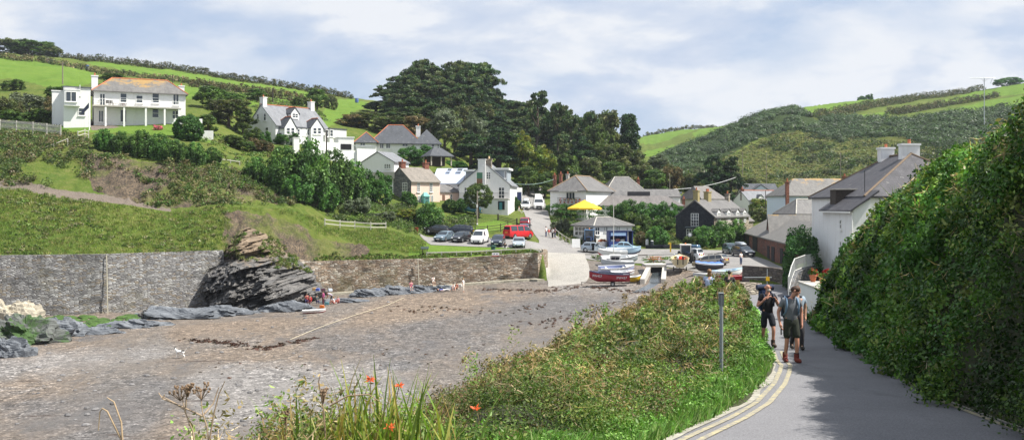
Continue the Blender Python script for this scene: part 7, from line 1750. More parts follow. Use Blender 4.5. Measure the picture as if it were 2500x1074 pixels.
def person(label, loc, rz, pose, top, bottom, hair, s=1.0, skin=None, legs='long', sleeve=.55, over={}, shoes=None, detail=False, longhair=False, group=None, female=False):
 J = joints(pose); J.update({k: v for k, v in over.items() if k != 'face'}); skin = skin or SKIN
 r = thing('person', label, 'person', loc, rz, group, s)
 V = {k: (J[k], rad(k)) for k in J}
 E = list(BE)
 if detail:                                    # five fingers on each hand, the thumb from the side of the palm
  for sd in 'LR':
   w, h = Vector(J['wr' + sd]), Vector(J['ha' + sd]); d = (h - w).normalized(); sg = 1 if sd == 'L' else -1
   ax = Vector((0, -1, 0)) - d * Vector((0, -1, 0)).dot(d); ax = ax.normalized() if ax.length > .1 else Vector((sg, 0, 0)); cu = d.cross(ax) * sg
   inn = Vector((-sg, 0, 0))
   for i, (o_, ln) in enumerate(((.030, .070), (.011, .080), (-.009, .075), (-.028, .060))):
    b_ = h + ax * o_; p1 = b_ + d * ln * .55 + inn * .006; p2 = b_ + d * ln * .85 + inn * .032
    for j, (p, q) in enumerate(((b_ + d * .012, .0105), (p1, .0095), (p2, .0082))): V['f%s%d%d' % (sd, i, j)] = (tuple(p), q)
    E += [('ha' + sd, 'f%s%d0' % (sd, i)), ('f%s%d0' % (sd, i), 'f%s%d1' % (sd, i)), ('f%s%d1' % (sd, i), 'f%s%d2' % (sd, i))]
   tb = w.lerp(h, .45) + ax * .034; V['t%s0' % sd] = (tuple(tb), .012); V['t%s1' % sd] = (tuple(tb + ax * .022 + d * .035 + inn * .012), .0105); V['t%s2' % sd] = (tuple(tb + ax * .020 + d * .060 + inn * .022), .009)
   E += [('ha' + sd, 't%s0' % sd), ('t%s0' % sd, 't%s1' % sd), ('t%s1' % sd, 't%s2' % sd)]
 body = skin_mesh('body', V, E, 'pelvis', skin, r, 1)
 def grow(k, q): 
  a = rad(k); a = a if hasattr(a, '__len__') else (a, a); return (a[0] + q, a[1] + q)
 if top:
  hem = lerp(J['pelvis'], J['spine'], -.62)
  V2 = {'hem': (hem, grow('pelvis', .024)), 'spine': (J['spine'], grow('spine', .026)), 'chest': (J['chest'], grow('chest', .022)), 'col': (lerp(J['chest'], J['neck'], .75), (.075, .07))}
  E2 = [('hem', 'spine'), ('spine', 'chest'), ('chest', 'col')]
  for sd in 'LR':
   V2['sh' + sd] = (J['sh' + sd], .078)
   if sleeve > .9: V2['el' + sd] = (J['el' + sd], .056); V2['cu' + sd] = (lerp(J['el' + sd], J['wr' + sd], .9), .042); E2 += [('chest', 'sh' + sd), ('sh' + sd, 'el' + sd), ('el' + sd, 'cu' + sd)]
   else: V2['cu' + sd] = (lerp(J['sh' + sd], J['el' + sd], sleeve), .068); E2 += [('chest', 'sh' + sd), ('sh' + sd, 'cu' + sd)]
  skin_mesh('shirt', V2, E2, 'chest', top, r, 1)
 if bottom:
  V3 = {'wa': (lerp(J['pelvis'], J['spine'], .8), grow('pelvis', .002)), 'pe': (J['pelvis'], grow('pelvis', .020))}; E3 = [('wa', 'pe')]
  for sd in 'LR':
   V3['hi' + sd] = (J['hi' + sd], .108); E3.append(('pe', 'hi' + sd)); kn, an = J['kn' + sd], J['an' + sd]
   if legs == 'short': V3['kn' + sd] = (lerp(J['hi' + sd], kn, .93), .095); E3.append(('hi' + sd, 'kn' + sd))
   elif legs == 'brief': V3['kn' + sd] = (lerp(J['hi' + sd], kn, .35), .098); E3.append(('hi' + sd, 'kn' + sd))
   else: V3['kn' + sd] = (kn, .076); V3['an' + sd] = (lerp(kn, an, .92), .060); E3 += [('hi' + sd, 'kn' + sd), ('kn' + sd, 'an' + sd)]
  skin_mesh('shorts' if legs != 'long' else 'trousers', V3, E3, 'pe', bottom, r, 1)
 hd = Vector(J['head']); up = (Vector(J['top']) - Vector(J['jaw'])).normalized(); fw = Vector((0, -1, 0)) - up * Vector((0, -1, 0)).dot(up)
 fw = over.get('face', fw); fw = Vector(fw).normalized(); rt_ = fw.cross(up).normalized()
 Mh = Matrix((rt_, -fw, up)).transposed()
 if hair is not None:
  c_ = hd + up * .035 - fw * .020
  hm = MB().ell(c_, (.093, .108, .088), 12, 8, Mh)
  if longhair: hm.ell(hd - fw * .065 - up * .10, (.085, .05, .16), 10, 7, Mh)
  hm.build('hair', hair, r, 60, fix=False)
 if shoes:
  for sd in 'LR':
   a, t_ = Vector(J['an' + sd]), Vector(J['to' + sd]); dd = (t_ - a); dd.z *= .3; dd.normalize()
   mb = MB(); m0 = a.lerp(t_, .42); m0.z = (a.z + t_.z) / 2 - .015
   ax_ = Matrix.Rotation(math.atan2(dd.y, dd.x), 3, 'Z'); mb.ell(m0, (.150, .056, .058), 12, 8, ax_)
   mb.tube([a + Vector((0, .0, -.03)), a + Vector((0, 0, .11))], [.058, .056], 10)
   mb.build('boot', shoes, r, 60, fix=False)
 if detail:
  eye = mat('eye_dark', (.03, .025, .02), .3)
  for sg in (-1, 1):
   MB().ell(hd + fw * .088 + rt_ * sg * .031 + up * .008, (.011, .008, .007), 8, 6, Mh).build('eye', eye, body, 60)
   MB().ell(hd + rt_ * sg * .084 - up * .005, (.012, .022, .032), 8, 6, Mh).build('ear', skin, body, 60)
  MB().ell(hd + fw * .100 - up * .018, (.014, .022, .026), 8, 6, Mh).build('nose', skin, body, 60)
  MB().ell(hd + fw * .086 - up * .058, (.026, .010, .007), 8, 6, Mh).build('mouth', mat('lips', (.36, .13, .11), .5), body, 60)
  for sg in (-1, 1): MB().ell(hd + fw * .088 + rt_ * sg * .031 + up * .028, (.018, .008, .005), 8, 6, Mh).build('eyebrow', hair if hair is not None else mat('grey_brow', (.3, .26, .22), .8), body, 60)
 return r
def lane_pt(px, d): x = XX(px, d); return Vector((x, d, float(ZR(d)) + .02))
BRHAIR = mat('brown_hair', (.055, .030, .018), .7, .2, 12); RDHAIR = mat('auburn_hair', (.16, .065, .035), .7, .2, 12); BLHAIR = mat('fair_hair', (.30, .19, .09), .7, .2, 12); DKHAIR = mat('dark_hair', (.022, .018, .016), .7, .2, 12); GYHAIR = mat('grey_beard', (.42, .36, .30), .8, .2, 12)
# front walker
w1 = person('man walking up the lane in a grey T-shirt, dark green shorts and red boots', lane_pt(1931, 23.4), R(4), 'stand', cloth('grey_tee', (.155, .165, .18)), cloth('dark_olive', (.028, .034, .024)), BRHAIR, 1.02, SKINR, 'short', .62,
   dict(neck=(.02, -.02, 1.49), jaw=(.06, -.06, 1.56), head=(.085, -.07, 1.635), top=(.115, -.065, 1.71), face=(.80, -.58, -.12), elR=(-.285, .05, 1.14), wrR=(-.275, -.06, .90), haR=(-.265, -.09, .82), elL=(.275, .08, 1.15), wrL=(.25, -.01, .91), haL=(.24, -.05, .83),
  knL=(.11, -.10, .50), anL=(.10, -.09, .10), toL=(.12, -.25, .06), knR=(-.10, -.02, .49), anR=(-.11, .08, .10), toR=(-.13, -.08, .04)), cloth('boot_red', (.20, .045, .035)), True)
for sd, x, y in (('L', .10, -.09), ('R', -.11, .08)): MB().tube([(x, y, .17), (x, y, .23)], [.056, .054], 10).build('sock', cloth('dark_sock', (.03, .03, .032)), w1)
PB = cloth('strap_blue', (.16, .25, .36)); DB = cloth('pack_dark', (.035, .045, .07))
m = MB()
for sg in (-1, 1): m = MB(); m.tube([(sg * .12, .13, 1.36), (sg * .125, .06, 1.49), (sg * .12, -.08, 1.46), (sg * .14, -.135, 1.32), (sg * .15, -.09, 1.16), (sg * .15, .06, 1.08)], .022, 6); m.build('pack_strap', PB, w1, 60)
t = thing('rucksack', 'dark rucksack with pale blue straps on the man in the grey T-shirt', 'rucksack', w1.location + Vector((0, .20, 1.28)), R(4)); MB().bb(-.16, .16, -.06, .14, -.28, .26).build('bag', DB, t, 50, bevel=.05); MB().bb(-.11, .11, .14, .19, -.22, .02).build('pocket', PB, t, 50, bevel=.02)
tag(MB().tube([w1.location + Vector((-.265, -.13, .80)), w1.location + Vector((-.262, -.13, .66))], .016, 6).build('walking_pole_grip', IRON), 'short black strap hanging from the hand of the man in grey', 'strap')
# man in black
w2 = person('bald bearded man in a black T-shirt gripping his rucksack straps', lane_pt(1874, 28), R(8), 'walk', cloth('black_tee', (.014, .014, .017)), cloth('black_shorts', (.014, .016, .024)), None, 1.02, SKINR, 'short', .55,
   dict(elL=(.31, -.03, 1.13), wrL=(.20, -.16, 1.28), haL=(.165, -.165, 1.345), elR=(-.31, -.03, 1.13), wrR=(-.20, -.15, 1.28), haR=(-.165, -.16, 1.345)), cloth('boot_brown', (.06, .045, .035)), True)
MB().ell((0, -.095, 1.575), (.060, .040, .045), 10, 8).build('beard', GYHAIR, w2, 60)
for sg in (-1, 1): MB().tube([(sg * .13, .13, 1.34), (sg * .135, .05, 1.49), (sg * .13, -.09, 1.45), (sg * .135, -.13, 1.30), (sg * .15, -.06, 1.14)], .022, 6).build('pack_strap', DB, w2, 60)
t = thing('rucksack', 'navy rucksack with a rolled mat on the man in black', 'rucksack', w2.location + Vector((0, .22, 1.32)), R(8)); MB().bb(-.17, .17, -.06, .16, -.32, .30).build('bag', cloth('pack_navy', (.02, .04, .10)), t, 50, bevel=.05); MB().tube([(-.24, .05, .34), (.24, .05, .34)], .085, 12).build('rolled_mat', cloth('mat_navy', (.03, .04, .075)), t, 40)
# third walker behind the first
w3 = person('auburn-haired walker in a pale blue top hidden behind the man in grey', lane_pt(1946, 27.2), R(-3), 'walk', cloth('pale_blue_top', (.30, .38, .46)), cloth('charcoal', (.03, .03, .034)), RDHAIR, .98, SKIN, 'long', .6, {}, cloth('boot_dark', (.04, .035, .03)), True)
t = thing('rucksack', 'rucksack with an orange rolled top on the auburn-haired walker', 'rucksack', w3.location + Vector((0, .21, 1.25)), 0); MB().bb(-.16, .16, -.06, .14, -.28, .24).build('bag', DB, t, 50, bevel=.05); MB().tube([(-.24, .0, .13), (.02, .0, .15)], .045, 10).build('orange_roll', cloth('orange', (.55, .17, .03)), t, 40)
# pair seated on the bank top
def on_near(px, d, dz=0): x = XX(px, d); return Vector((x, d, nearz(x, d) + dz))
person('long-haired girl in a pale blue top seated with her back to the lane', on_near(1732, 43.5, .02), R(170), 'sit', cloth('powder_blue', (.36, .43, .58)), cloth('denim', (.06, .08, .14)), mat('long_fair_hair', (.20, .11, .05), .7, .25, 12), 1.12, SKINP, longhair=True)
person('dark-haired person sitting low in the grass beside the girl', on_near(1780, 46.0, .02), R(160), 'sit', cloth('dark_jumper', (.03, .028, .03)), cloth('denim', (.06, .08, .14)), DKHAIR, 1.0, SKINP, sleeve=1)
# village road group
def at_px(px, py, d0=100, d1=220): return hit(px, py, d0, d1)
GW = None
person('man in a white shirt and jeans standing on the village road', at_px(1333, 580, 148), R(60), 'stand', cloth('white', (.75, .75, .75)), cloth('jeans', (.07, .09, .16)), DKHAIR, 1.0)
person('child in pale trousers and a red top between the road walkers', at_px(1340, 579, 148), R(20), 'walk', cloth('red', (.5, .05, .06)), cloth('beige', (.5, .45, .38)), BLHAIR, .78)
person('woman in a white top and dark trousers facing the group on the road', at_px(1349, 583, 148), R(-50), 'akimbo', cloth('white', (.75, .75, .75)), cloth('black', (.02, .02, .024)), BRHAIR, .98, longhair=True)
person('man in a navy top at the right of the road group', at_px(1355, 582, 148), R(-70), 'stand', cloth('navy', (.04, .04, .12)), cloth('jeans', (.07, .09, .16)), BRHAIR, 1.0)
person('person in white seated outside the inn', at_px(1266, 522, 160), R(90), 'seat', cloth('white', (.75, .75, .75)), cloth('beige', (.5, .45, .38)), BLHAIR)
person('person in pale blue seated by the white car', at_px(1280, 523, 160), R(-90), 'seat', cloth('pale_blue_top', (.30, .38, .46)), cloth('white', (.75, .75, .75)), DKHAIR)
# on the quay, the wall and the slipway
person('woman in a white top and blue jeans walking on the quay by the barn', at_px(1809, 648, 108), R(30), 'akimbo', cloth('white', (.75, .75, .75)), cloth('jeans', (.07, .09, .16)), BRHAIR, .96)
person('person in dark clothes leaning on the rail above the brown sea wall', at_px(1233, 613, 130) + Vector((0, .3, 0)), R(180), 'seat', cloth('black', (.02, .02, .024)), cloth('white', (.75, .75, .75)), DKHAIR, .95, sleeve=1)
# along the foot of the brown wall
PKC = cloth('pink', (.60, .16, .28))
def sand(px, py, dz=.0): return hit(px, py, 95, 134) + Vector((0, 0, dz))
person('woman in a pink top and pink shorts sitting on the slate ledge', sand(1003, 716, .35), R(20), 'seat', PKC, cloth('pale_pink', (.65, .38, .42)), RDHAIR, .95, SKINP, 'brief', .1)
person('man in a white T-shirt sitting on the ledge under the wall pole', hit(1057, 701, 110, 134) + Vector((0, 0, .25)), R(25), 'seat', cloth('white', (.75, .75, .75)), cloth('beige', (.5, .45, .38)), DKHAIR, .95, SKINP, 'short')
person('person in blue and white lying on the slate below the wall', sand(1082, 712, .1), R(105), 'lie', cloth('royal_blue', (.07, .10, .32)), cloth('white', (.75, .75, .75)), RDHAIR, 1.0, SKINP)
person('man in a white top sitting beside the sunbathers', sand(1106, 711, .1), R(15), 'sit', cloth('white', (.75, .75, .75)), cloth('navy', (.04, .04, .12)), DKHAIR, 1.0, SKIN, 'short')
person('person in red-brown sitting behind the white topped man', sand(1116, 709, .1), R(-30), 'sit', cloth('rust', (.30, .08, .06)), cloth('beige', (.5, .45, .38)), BRHAIR, 1.0, SKINR, 'brief')
person('fair woman in white standing at the foot of the brown wall', sand(1131, 713), R(70), 'stand', cloth('white', (.75, .75, .75)), cloth('cream', (.66, .60, .52)), BLHAIR, .98, SKINP, longhair=True)
person('child in a white top sitting on slate at the left edge', hit(9, 835, 70, 108) + Vector((0, 0, .35)), R(100), 'seat', cloth('white', (.75, .75, .75)), cloth('navy', (.04, .04, .12)), BRHAIR, .8, SKINP, 'short')
# the picnic group at the outcrop
person('child in a white sun top at the left of the picnic group', sand(728, 738, .1), R(40), 'seat', cloth('white', (.75, .75, .75)), cloth('pale_blue_top', (.30, .38, .46)), BLHAIR, .8, SKINP)
person('woman in a coral top sitting by the rock at the picnic', sand(749, 742, .05), R(10), 'seat', cloth('coral', (.55, .10, .10)), cloth('navy', (.04, .04, .12)), BRHAIR, .9, SKIN, longhair=True)
person('person in a bright red fleece kneeling at the picnic', sand(758, 747), R(-20), 'seat', cloth('bright_red', (.52, .02, .03)), cloth('maroon', (.10, .02, .03)), BRHAIR, 1.0, SKIN, sleeve=1)
person('person in a grey-green jacket sitting in the middle of the picnic', sand(773, 744), R(170), 'seat', cloth('grey_green', (.10, .115, .11)), cloth('navy', (.04, .04, .12)), DKHAIR, .92, SKIN, sleeve=1)
person('woman in a bright pink top standing behind the kayak', sand(789, 746), R(-60), 'stand', cloth('hot_pink', (.60, .13, .30)), cloth('maroon', (.10, .02, .03)), BRHAIR, .98, SKINP, sleeve=1, longhair=True)
person('man in a grey T-shirt and black shorts bending towards the rock', sand(808, 741), R(-75), 'bend', cloth('grey_lilac', (.40, .36, .44)), cloth('black', (.02, .02, .024)), BRHAIR, 1.0, SKINR, 'short')
person('person in white and red crouching beside the bending man', sand(816, 742), R(-80), 'sit', cloth('white', (.75, .75, .75)), cloth('rust', (.30, .08, .06)), BLHAIR, .95, SKINR, 'short')
person('child in pink sitting at the right end of the picnic', sand(826, 740), R(-20), 'sit', PKC, cloth('rust', (.30, .08, .06)), BLHAIR, .85, SKINP)
# dog
def dog(label, px, py):
 c = hit(px, py, 50, 110); r = thing('dog', label, 'dog', c, R(172), None, 1.15)
 W_ = mat('dog_white', (.72, .70, .67), .8, .1, 6); B_ = mat('dog_black', (.03, .028, .026), .8, .1)
 V = dict(rump=((-.26, 0, .46), (.085, .10)), belly=((-.05, 0, .45), (.085, .105)), chest=((.20, 0, .46), (.10, .135)), neck=((.33, 0, .58), .065), head=((.42, 0, .68), .068), muz=((.53, 0, .65), .034), t0=((-.34, 0, .50), .022), t1=((-.44, 0, .62), .014), t2=((-.47, 0, .74), .008))
 E = [('belly', 'rump'), ('belly', 'chest'), ('chest', 'neck'), ('neck', 'head'), ('head', 'muz'), ('rump', 't0'), ('t0', 't1'), ('t1', 't2')]
 for s, y in (('l', .075), ('r', -.075)):
  fx = .04 if s == 'l' else -.02
  V.update({'s' + s: ((.20, y, .40), .05), 'e' + s: ((.19 + fx, y, .25), .032), 'c' + s: ((.21 + fx, y, .12), .022), 'p' + s: ((.24 + fx, y, .02), .026), 'h' + s: ((-.26, y, .40), .065), 'k' + s: ((-.18 - fx, y, .28), .042), 'o' + s: ((-.32 - fx, y, .17), .026), 'f' + s: ((-.28 - fx, y, .02), .026)})
  E += [('chest', 's' + s), ('s' + s, 'e' + s), ('e' + s, 'c' + s), ('c' + s, 'p' + s), ('rump', 'h' + s), ('h' + s, 'k' + s), ('k' + s, 'o' + s), ('o' + s, 'f' + s)]
 b_ = skin_mesh('body', V, E, 'belly', W_, r, 1)
 for y in (-.055, .055): MB().ell((.39, y, .74), (.022, .012, .045), 8, 6, Matrix.Rotation(R(30 if y > 0 else -30), 3, 'X')).build('ear', B_, b_, 60)
 MB().ell((.555, 0, .655), (.016, .018, .014), 8, 6).build('nose', B_, b_, 60)
 MB().ell((-.20, 0, .50), (.14, .094, .075), 10, 8).build('black_patch', B_, b_, 60); MB().ell((.41, .03, .70), (.05, .05, .045), 10, 8).build('black_patch', B_, b_, 60)
dog('white dog with black patches standing on the shingle', 440, 874)
# ---------------------------------------------------------------- fences, poles, signs and small things
def fence(name, label, pts, h, rails, post_every, m, pw=.06, rail_h=.09, cat='fence', picket=0, top=None, d0=100, d1=220, kz=None):
 W = [Vector(p) if len(p) == 3 else hit(p[0], p[1], d0, d1) for p in pts]
 r = thing(name, label, cat, W[0]); o = W[0]
 for a, b_ in zip(W[:-1], W[1:]):
  L_ = (b_ - a).length; n = max(1, round(L_ / post_every))
  for i in range(n + (b_ is W[-1])):
   p = a.lerp(b_, i / n) - o; MB().bb(p.x - pw, p.x + pw, p.y - pw, p.y + pw, p.z - .4, p.z + h).build('post', m, r)
 for z in rails:
  mb = MB()
  for a, b_ in zip(W[:-1], W[1:]):
   u = (b_ - a); s_ = Vector((u.y, -u.x, 0)).normalized() * (pw + .02); q0, q1 = a - o + s_, b_ - o + s_
   mb.add([q0 + Vector((0, 0, z)), q1 + Vector((0, 0, z)), q1 + Vector((0, 0, z + rail_h)), q0 + Vector((0, 0, z + rail_h)), q0 - s_ * .6 + Vector((0, 0, z)), q1 - s_ * .6 + Vector((0, 0, z)), q1 - s_ * .6 + Vector((0, 0, z + rail_h)), q0 - s_ * .6 + Vector((0, 0, z + rail_h))], [(0, 1, 2, 3), (5, 4, 7, 6), (4, 5, 1, 0), (3, 2, 6, 7), (0, 3, 7, 4), (1, 5, 6, 2)])
  mb.build('rail', m, r)
 if picket:
  mb = MB()
  for a, b_ in zip(W[:-1], W[1:]):
   n = int((b_ - a).length / picket)
   for i in range(n): p = a.lerp(b_, i / n) - o; mb.bb(p.x - .035, p.x + .035, p.y - .09, p.y - .06, p.z + .05, p.z + h - .05)
  mb.build('pickets', m, r)
 return r
PALE = mat('bleached_timber', (.50, .48, .42), .85, .2, 8)
fence('picket_fence', 'pale picket fence on the far left below the balcony house', [P(-40, 314, 150), P(0, 314, 149), P(80, 320, 147.5), P(148, 328, 146)], 1.35, (.3, .95), 2.6, PALE, .07, .08, picket=.19)
fence('handrail', 'bleached wooden handrail climbing the cliff path on the left', [P(46, 398, 136), P(88, 384, 137), P(131, 368, 138), P(165, 355, 139)], .95, (.86,), 2.6, PALE, .05)
fence('rail_fence', 'short pale rail fence by the flagpole lawn', [P(190, 338, 146), P(207, 333, 148), P(216, 336, 149)], 1.1, (.35, .85), 1.6, PALE, .05)
fence('rail_fence', 'pale rail fence between the tamarisks and the reddish bush', [P(497, 402, 142), P(540, 398, 145), P(585, 404, 148)], .7, (.5,), 2.2, PALE, .05)
fence('rail_fence', 'pale two-rail fence on the green slope left of the parked cars', [(793, 552), (830, 556), (866, 558), (905, 561), (942, 561)], 1.1, (.30, .82), 2.3, PALE, .07, .12, d0=128)
ws = np.linspace(1042, 1296, 8); dl4 = np.interp(ws, PXC, LD[4]) + 1.2
pts = [(XX(a, d), d, g(XX(a, d), d)) for a, d in zip(ws, dl4)] + [(XX(1316, 134.4), 134.4, g(XX(1316, 134.4), 134.4)), (XX(1321, 136.5), 136.5, g(XX(1321, 136.5), 136.5)), (XX(1313, 139.2), 139.2, g(XX(1313, 139.2), 139.2))]
fence('rail_fence', 'long low single-rail timber barrier on the brow of the brown sea wall', pts, .62, (.46,), 2.2, PALE, .06, .14)
fence('post_fence', 'dark post and rail fence behind the small white van', [(1130, 569), (1160, 571), (1190, 570), (1222, 566), (1240, 560)], 1.25, (.25, .62, 1.0), 2.6, DARKWOOD, .06, .09, d0=140)
fence('bank_rail', 'thin timber rail at the roadside bank left of the cafe', [(1356, 574), (1372, 588), (1392, 600)], 1.1, (.95,), 2.4, PALE, .05, .07, d0=145)
def gate(label, a, b_, h, m):
 r = thing('field_gate', label, 'gate', a); u = Vector(b_) - Vector(a); L_ = Vector((u.x, u.y, 0)).length; r.rotation_euler[2] = math.atan2(u.y, u.x)
 sl = u.z / L_
 for z in (.15, .4, .65, .9, 1.15): MB().add([(0, -.02, z), (L_, -.02, z + u.z), (L_, -.02, z + u.z + .08), (0, -.02, z + .08), (0, .02, z), (L_, .02, z + u.z), (L_, .02, z + u.z + .08), (0, .02, z + .08)], [(0, 1, 2, 3), (5, 4, 7, 6), (4, 5, 1, 0), (3, 2, 6, 7), (0, 3, 7, 4), (1, 5, 6, 2)]).build('bar', m, r)
 for x in (0, L_): MB().bb(x - .09, x + .09, -.09, .09, -.4 + (u.z if x else 0), h + (u.z if x else 0)).build('post', m, r)
 MB().add([(.1, -.05, .2), (.2, -.05, .2), (L_ - .1, -.05, 1.15 + u.z), (L_ - .2, -.05, 1.15 + u.z), (.1, -.03, .2), (.2, -.03, .2), (L_ - .1, -.03, 1.15 + u.z), (L_ - .2, -.03, 1.15 + u.z)], [(0, 1, 2, 3), (5, 4, 7, 6), (0, 3, 7, 4), (1, 5, 6, 2)]).build('brace', m, r)
gate('dark five-bar timber gate at the corner of the inn', P(1216, 545, 163), P(1262, 556, 160), 1.5, DARKWOOD)
# railing up the ramp beside the near house
RAILW = mat('pale_railing', (.55, .55, .53), .5, .1)
pts = [P(1925, 712, 70), P(1932, 684, 73), P(1940, 664, 76), P(1965, 654, 79), P(1990, 650, 82)]
r = thing('railing', 'pale tubular railing with panels climbing the ramp beside the near house', 'railing', pts[0])
q = [p - pts[0] for p in pts]
for z in (1.0, .1): MB().tube([p + Vector((0, 0, z)) for p in q], .035, 6).build('rail', RAILW, r)
mb = MB()
for a, b_ in zip(q[:-1], q[1:]):
 n = int((b_ - a).length / .16)
 for i in range(n): p = a.lerp(b_, i / n); mb.bb(p.x - .01, p.x + .01, p.y - .01, p.y + .01, p.z + .1, p.z + 1.0)
mb.build('bars', RAILW, r)
for p in q: MB().bb(p.x - .035, p.x + .035, p.y - .035, p.y + .035, p.z - .3, p.z + 1.05).build('post', RAILW, r)
tag(ribbon('ramp_wall', [(p.x + .1, p.y) for p in pts], [p.z - 2.6 for p in pts], [p.z + .02 for p in pts], .4, STONEG), 'grey stone ramp wall under the pale railing', 'wall')
tag(ribbon('retaining_wall', [(XX(1815, 100.5), 100.5), (XX(1850, 99.5), 99.5), (XX(1890, 98.5), 98.5), (XX(1930, 97), 97)], [-8.4] * 4, [ZZ(648, 100.5), ZZ(650, 99.5), ZZ(653, 98.5), ZZ(660, 97)], .5, stonemat('dark_wall_stone', [(.10, .085, .08), (.14, .12, .11), (.17, .14, .12), (.12, .10, .10)], .5, .2, None, .6), jit=.05, rows=3),  # dark brown-grey stone all over
 'dark stone retaining wall below the road in front of the barn', 'wall')
MB_ = MB().tube([P(1816, 677, 96), P(1884, 677, 95)], .05, 6); tag(MB_.build('pipe_rail', STEEL), 'grey horizontal pipe in front of the dark retaining wall', 'pipe')
tag(ribbon('stone_wall', [(XX(1806, 76), 76), (XX(1826, 76.3), 76.3), (XX(1853, 77), 77)], [-7.6] * 3, [ZZ(690, 76), ZZ(690, 76), ZZ(690, 77)], .55, stonemat('pale_rubble', [(.36, .32, .26), (.45, .41, .34), (.30, .27, .22), (.40, .35, .29)], .5, .16, None, .5, dist=.04), jit=.08, rows=4),
 'low pale rubble wall at the far end of the lane', 'wall')
# white garden walls
for a, b_, zt, lab in (((478, 160), (494, 160.5), 290, 'tall white garden wall end right of the domed bush'), ((494, 159.5), (521, 160), 319, 'low white garden wall right of the domed bush'), ((424, 161), (444, 161.5), 292, 'white garden wall left of the domed bush')):
 b = Bld('garden_wall', lab, 'wall', a, b_, g(XX(*a), a[1])); b.block(0, b.L, 0, .35, 0, ZZ(zt, a[1]) - b.zb, wm=WHITEWALL)
b = Bld('lane_wall', 'white rendered wall topped with flower pots beside the lane', 'wall', (1951, 44.5), (1999, 40.8), -5.3)
b.block(0, b.L, 0, 1.6, 0, ZZ(697, 43) + 5.3, wm=WHITEWALL); zt = ZZ(697, 43) + 5.3
MB().bb(-.05, b.L + .05, -.05, 1.65, zt + .003, zt + .08).build('coping', CONC, b.root)
for i, (fx, fy, lab) in enumerate(((.45, .5, 'terracotta pot of red geraniums on the left of the lane wall'), (1.0, 1.0, 'small terracotta pot of red geraniums behind the left pot'), (2.75, .4, 'terracotta pot of red geraniums on the right of the lane wall'))):
 w = b.root.matrix_basis @ Vector((fx * min(1, b.L / 3), fy, zt + .085)); r = thing('flower_pot', lab, 'flower pot', w)
 MB().lathe((0, 0, 0), [(.10, 0), (.16, .24), (.175, .24), (.175, .30), (.14, .30)], 12).build('pot', TERRA, r, 40)
 a_, n_ = shell(18, (0, 0, .44), (.19, .19, .12), lo=.4, under=-.6); leaves('geranium', *clumps(a_, n_, .09, 26, .07, [(.26, .008, .01), (.05, .09, .02), (.05, .10, .02), (.20, .008, .008)], None, .9), parent=r)
# poles
def pole(name, label, px, y0, y1, d, rad, m, lean=0, extra=None, cat='pole', base=None):
 p0 = P(px, y0, d); p1 = P(px + lean, y1, d); z0 = base if base is not None else min(p0.z, g(p0.x, d)) - .3
 r = thing(name, label, cat, (p0.x, d, z0)); 
 MB().tube([(0, 0, 0), (p1.x - p0.x, 0, p1.z - z0)], [rad, rad * .75], 8).build('shaft', m, r, 40)
 return r, p1.z - z0
POLEW = mat('utility_pole_wood', (.22, .19, .15), .85, .25, 6); POLED = mat('dark_pole_wood', (.055, .045, .038), .85, .25, 6)
r, h = pole('utility_pole', 'wooden utility pole on the grass before the inn', 1165, 566, 466, 156, .13, POLEW); MB().bb(-.12, .12, -.2, -.12, h - 2.6, h - 2.1).build('lamp_box', WHITE, r); MB().ell((0, -.16, 1.5), (.14, .06, .14), 8, 6).build('notice', WHITE, r)
r, h = pole('utility_pole', 'dark utility pole in front of the white terrace wall', 797, 372, 318, 172, .15, POLED)
r, h = pole('utility_pole', 'grey utility pole in the field behind the balcony house', 153, 212, 150, 236, .16, POLEW); MB().bb(-.6, .6, -.05, .05, h - .6, h - .48).build('crossarm', POLEW, r)
r, h = pole('utility_pole', 'dark utility pole above the dormer house roof', 666, 262, 216, 238, .16, POLED); MB().bb(-.6, .6, -.05, .05, h - .5, h - .38).build('crossarm', POLED, r)
r, h = pole('utility_pole', 'short utility pole above the balcony house ridge', 422, 214, 182, 238, .13, POLED)
for i, (px, y0, y1, lab) in enumerate(((1797, 475, 431, 'utility pole at the end of the long wire beside the gable cottage'), (1635, 470, 425, 'thin pole above the cottage row skylights'), (1871, 400, 372, 'thin pole on the right hillside above the dormer cottage'), (2052, 436, 372, 'tall thin pole above the lichened roof'), (1813, 400, 372, 'thin pole at the left of the right hillside'), (1869, 500, 465, 'dark pole in front of the far dormer cottage'))):
 pole('utility_pole', lab, px, y0, y1, (214, 200, 235, 200, 240, 198)[i], .09, POLEW if i != 5 else POLED)
tag(MB().tube([P(1797, 433, 214) + (P(1645, 462, 196) - P(1797, 433, 214)) * t - Vector((0, 0, 2.2 * t * (1 - t))) for t in np.linspace(0, 1, 12)], .05, 5).build('overhead_cable', mat('pale_cable', (.55, .56, .56), .6)), 'pale overhead cable sagging over the cottage row', 'cable')
tag(MB().tube([P(1253, 448, 175) + (P(1352, 438, 184) - P(1253, 448, 175)) * t - Vector((0, 0, 1.0 * t * (1 - t) * 2)) for t in np.linspace(0, 1, 10)], .035, 5).build('overhead_cable', mat('green_cable', (.25, .36, .33), .6)), 'pale green cable strung from the inn across the road', 'cable')
r, h = pole('mast', 'tall thin mast standing among the beached boats', 1498, 640, 487, 137.5, .055, mat('pale_mast', (.55, .54, .50), .5))
r, h = pole('street_lamp', 'street lamp with a round sign by the slate house garden', 1684, 603, 573, 152, .06, STEEL, cat='street lamp'); MB().tube([(0, -.09, h), (0, -.05, h)], .34, 16).build('lamp_disc', mat('sign_grey', (.30, .31, .33), .5), r); MB().tube([(0, -.10, h), (0, -.091, h)], .2, 14).build('dial', WHITE, r)
r, h = pole('sign_post', 'thin post with a white plate beside the feathery bush', 1725, 602, 586, 152, .04, STEEL, cat='sign'); MB().bb(-.12, .12, -.06, -.04, h - .35, h).build('plate', WHITE, r)
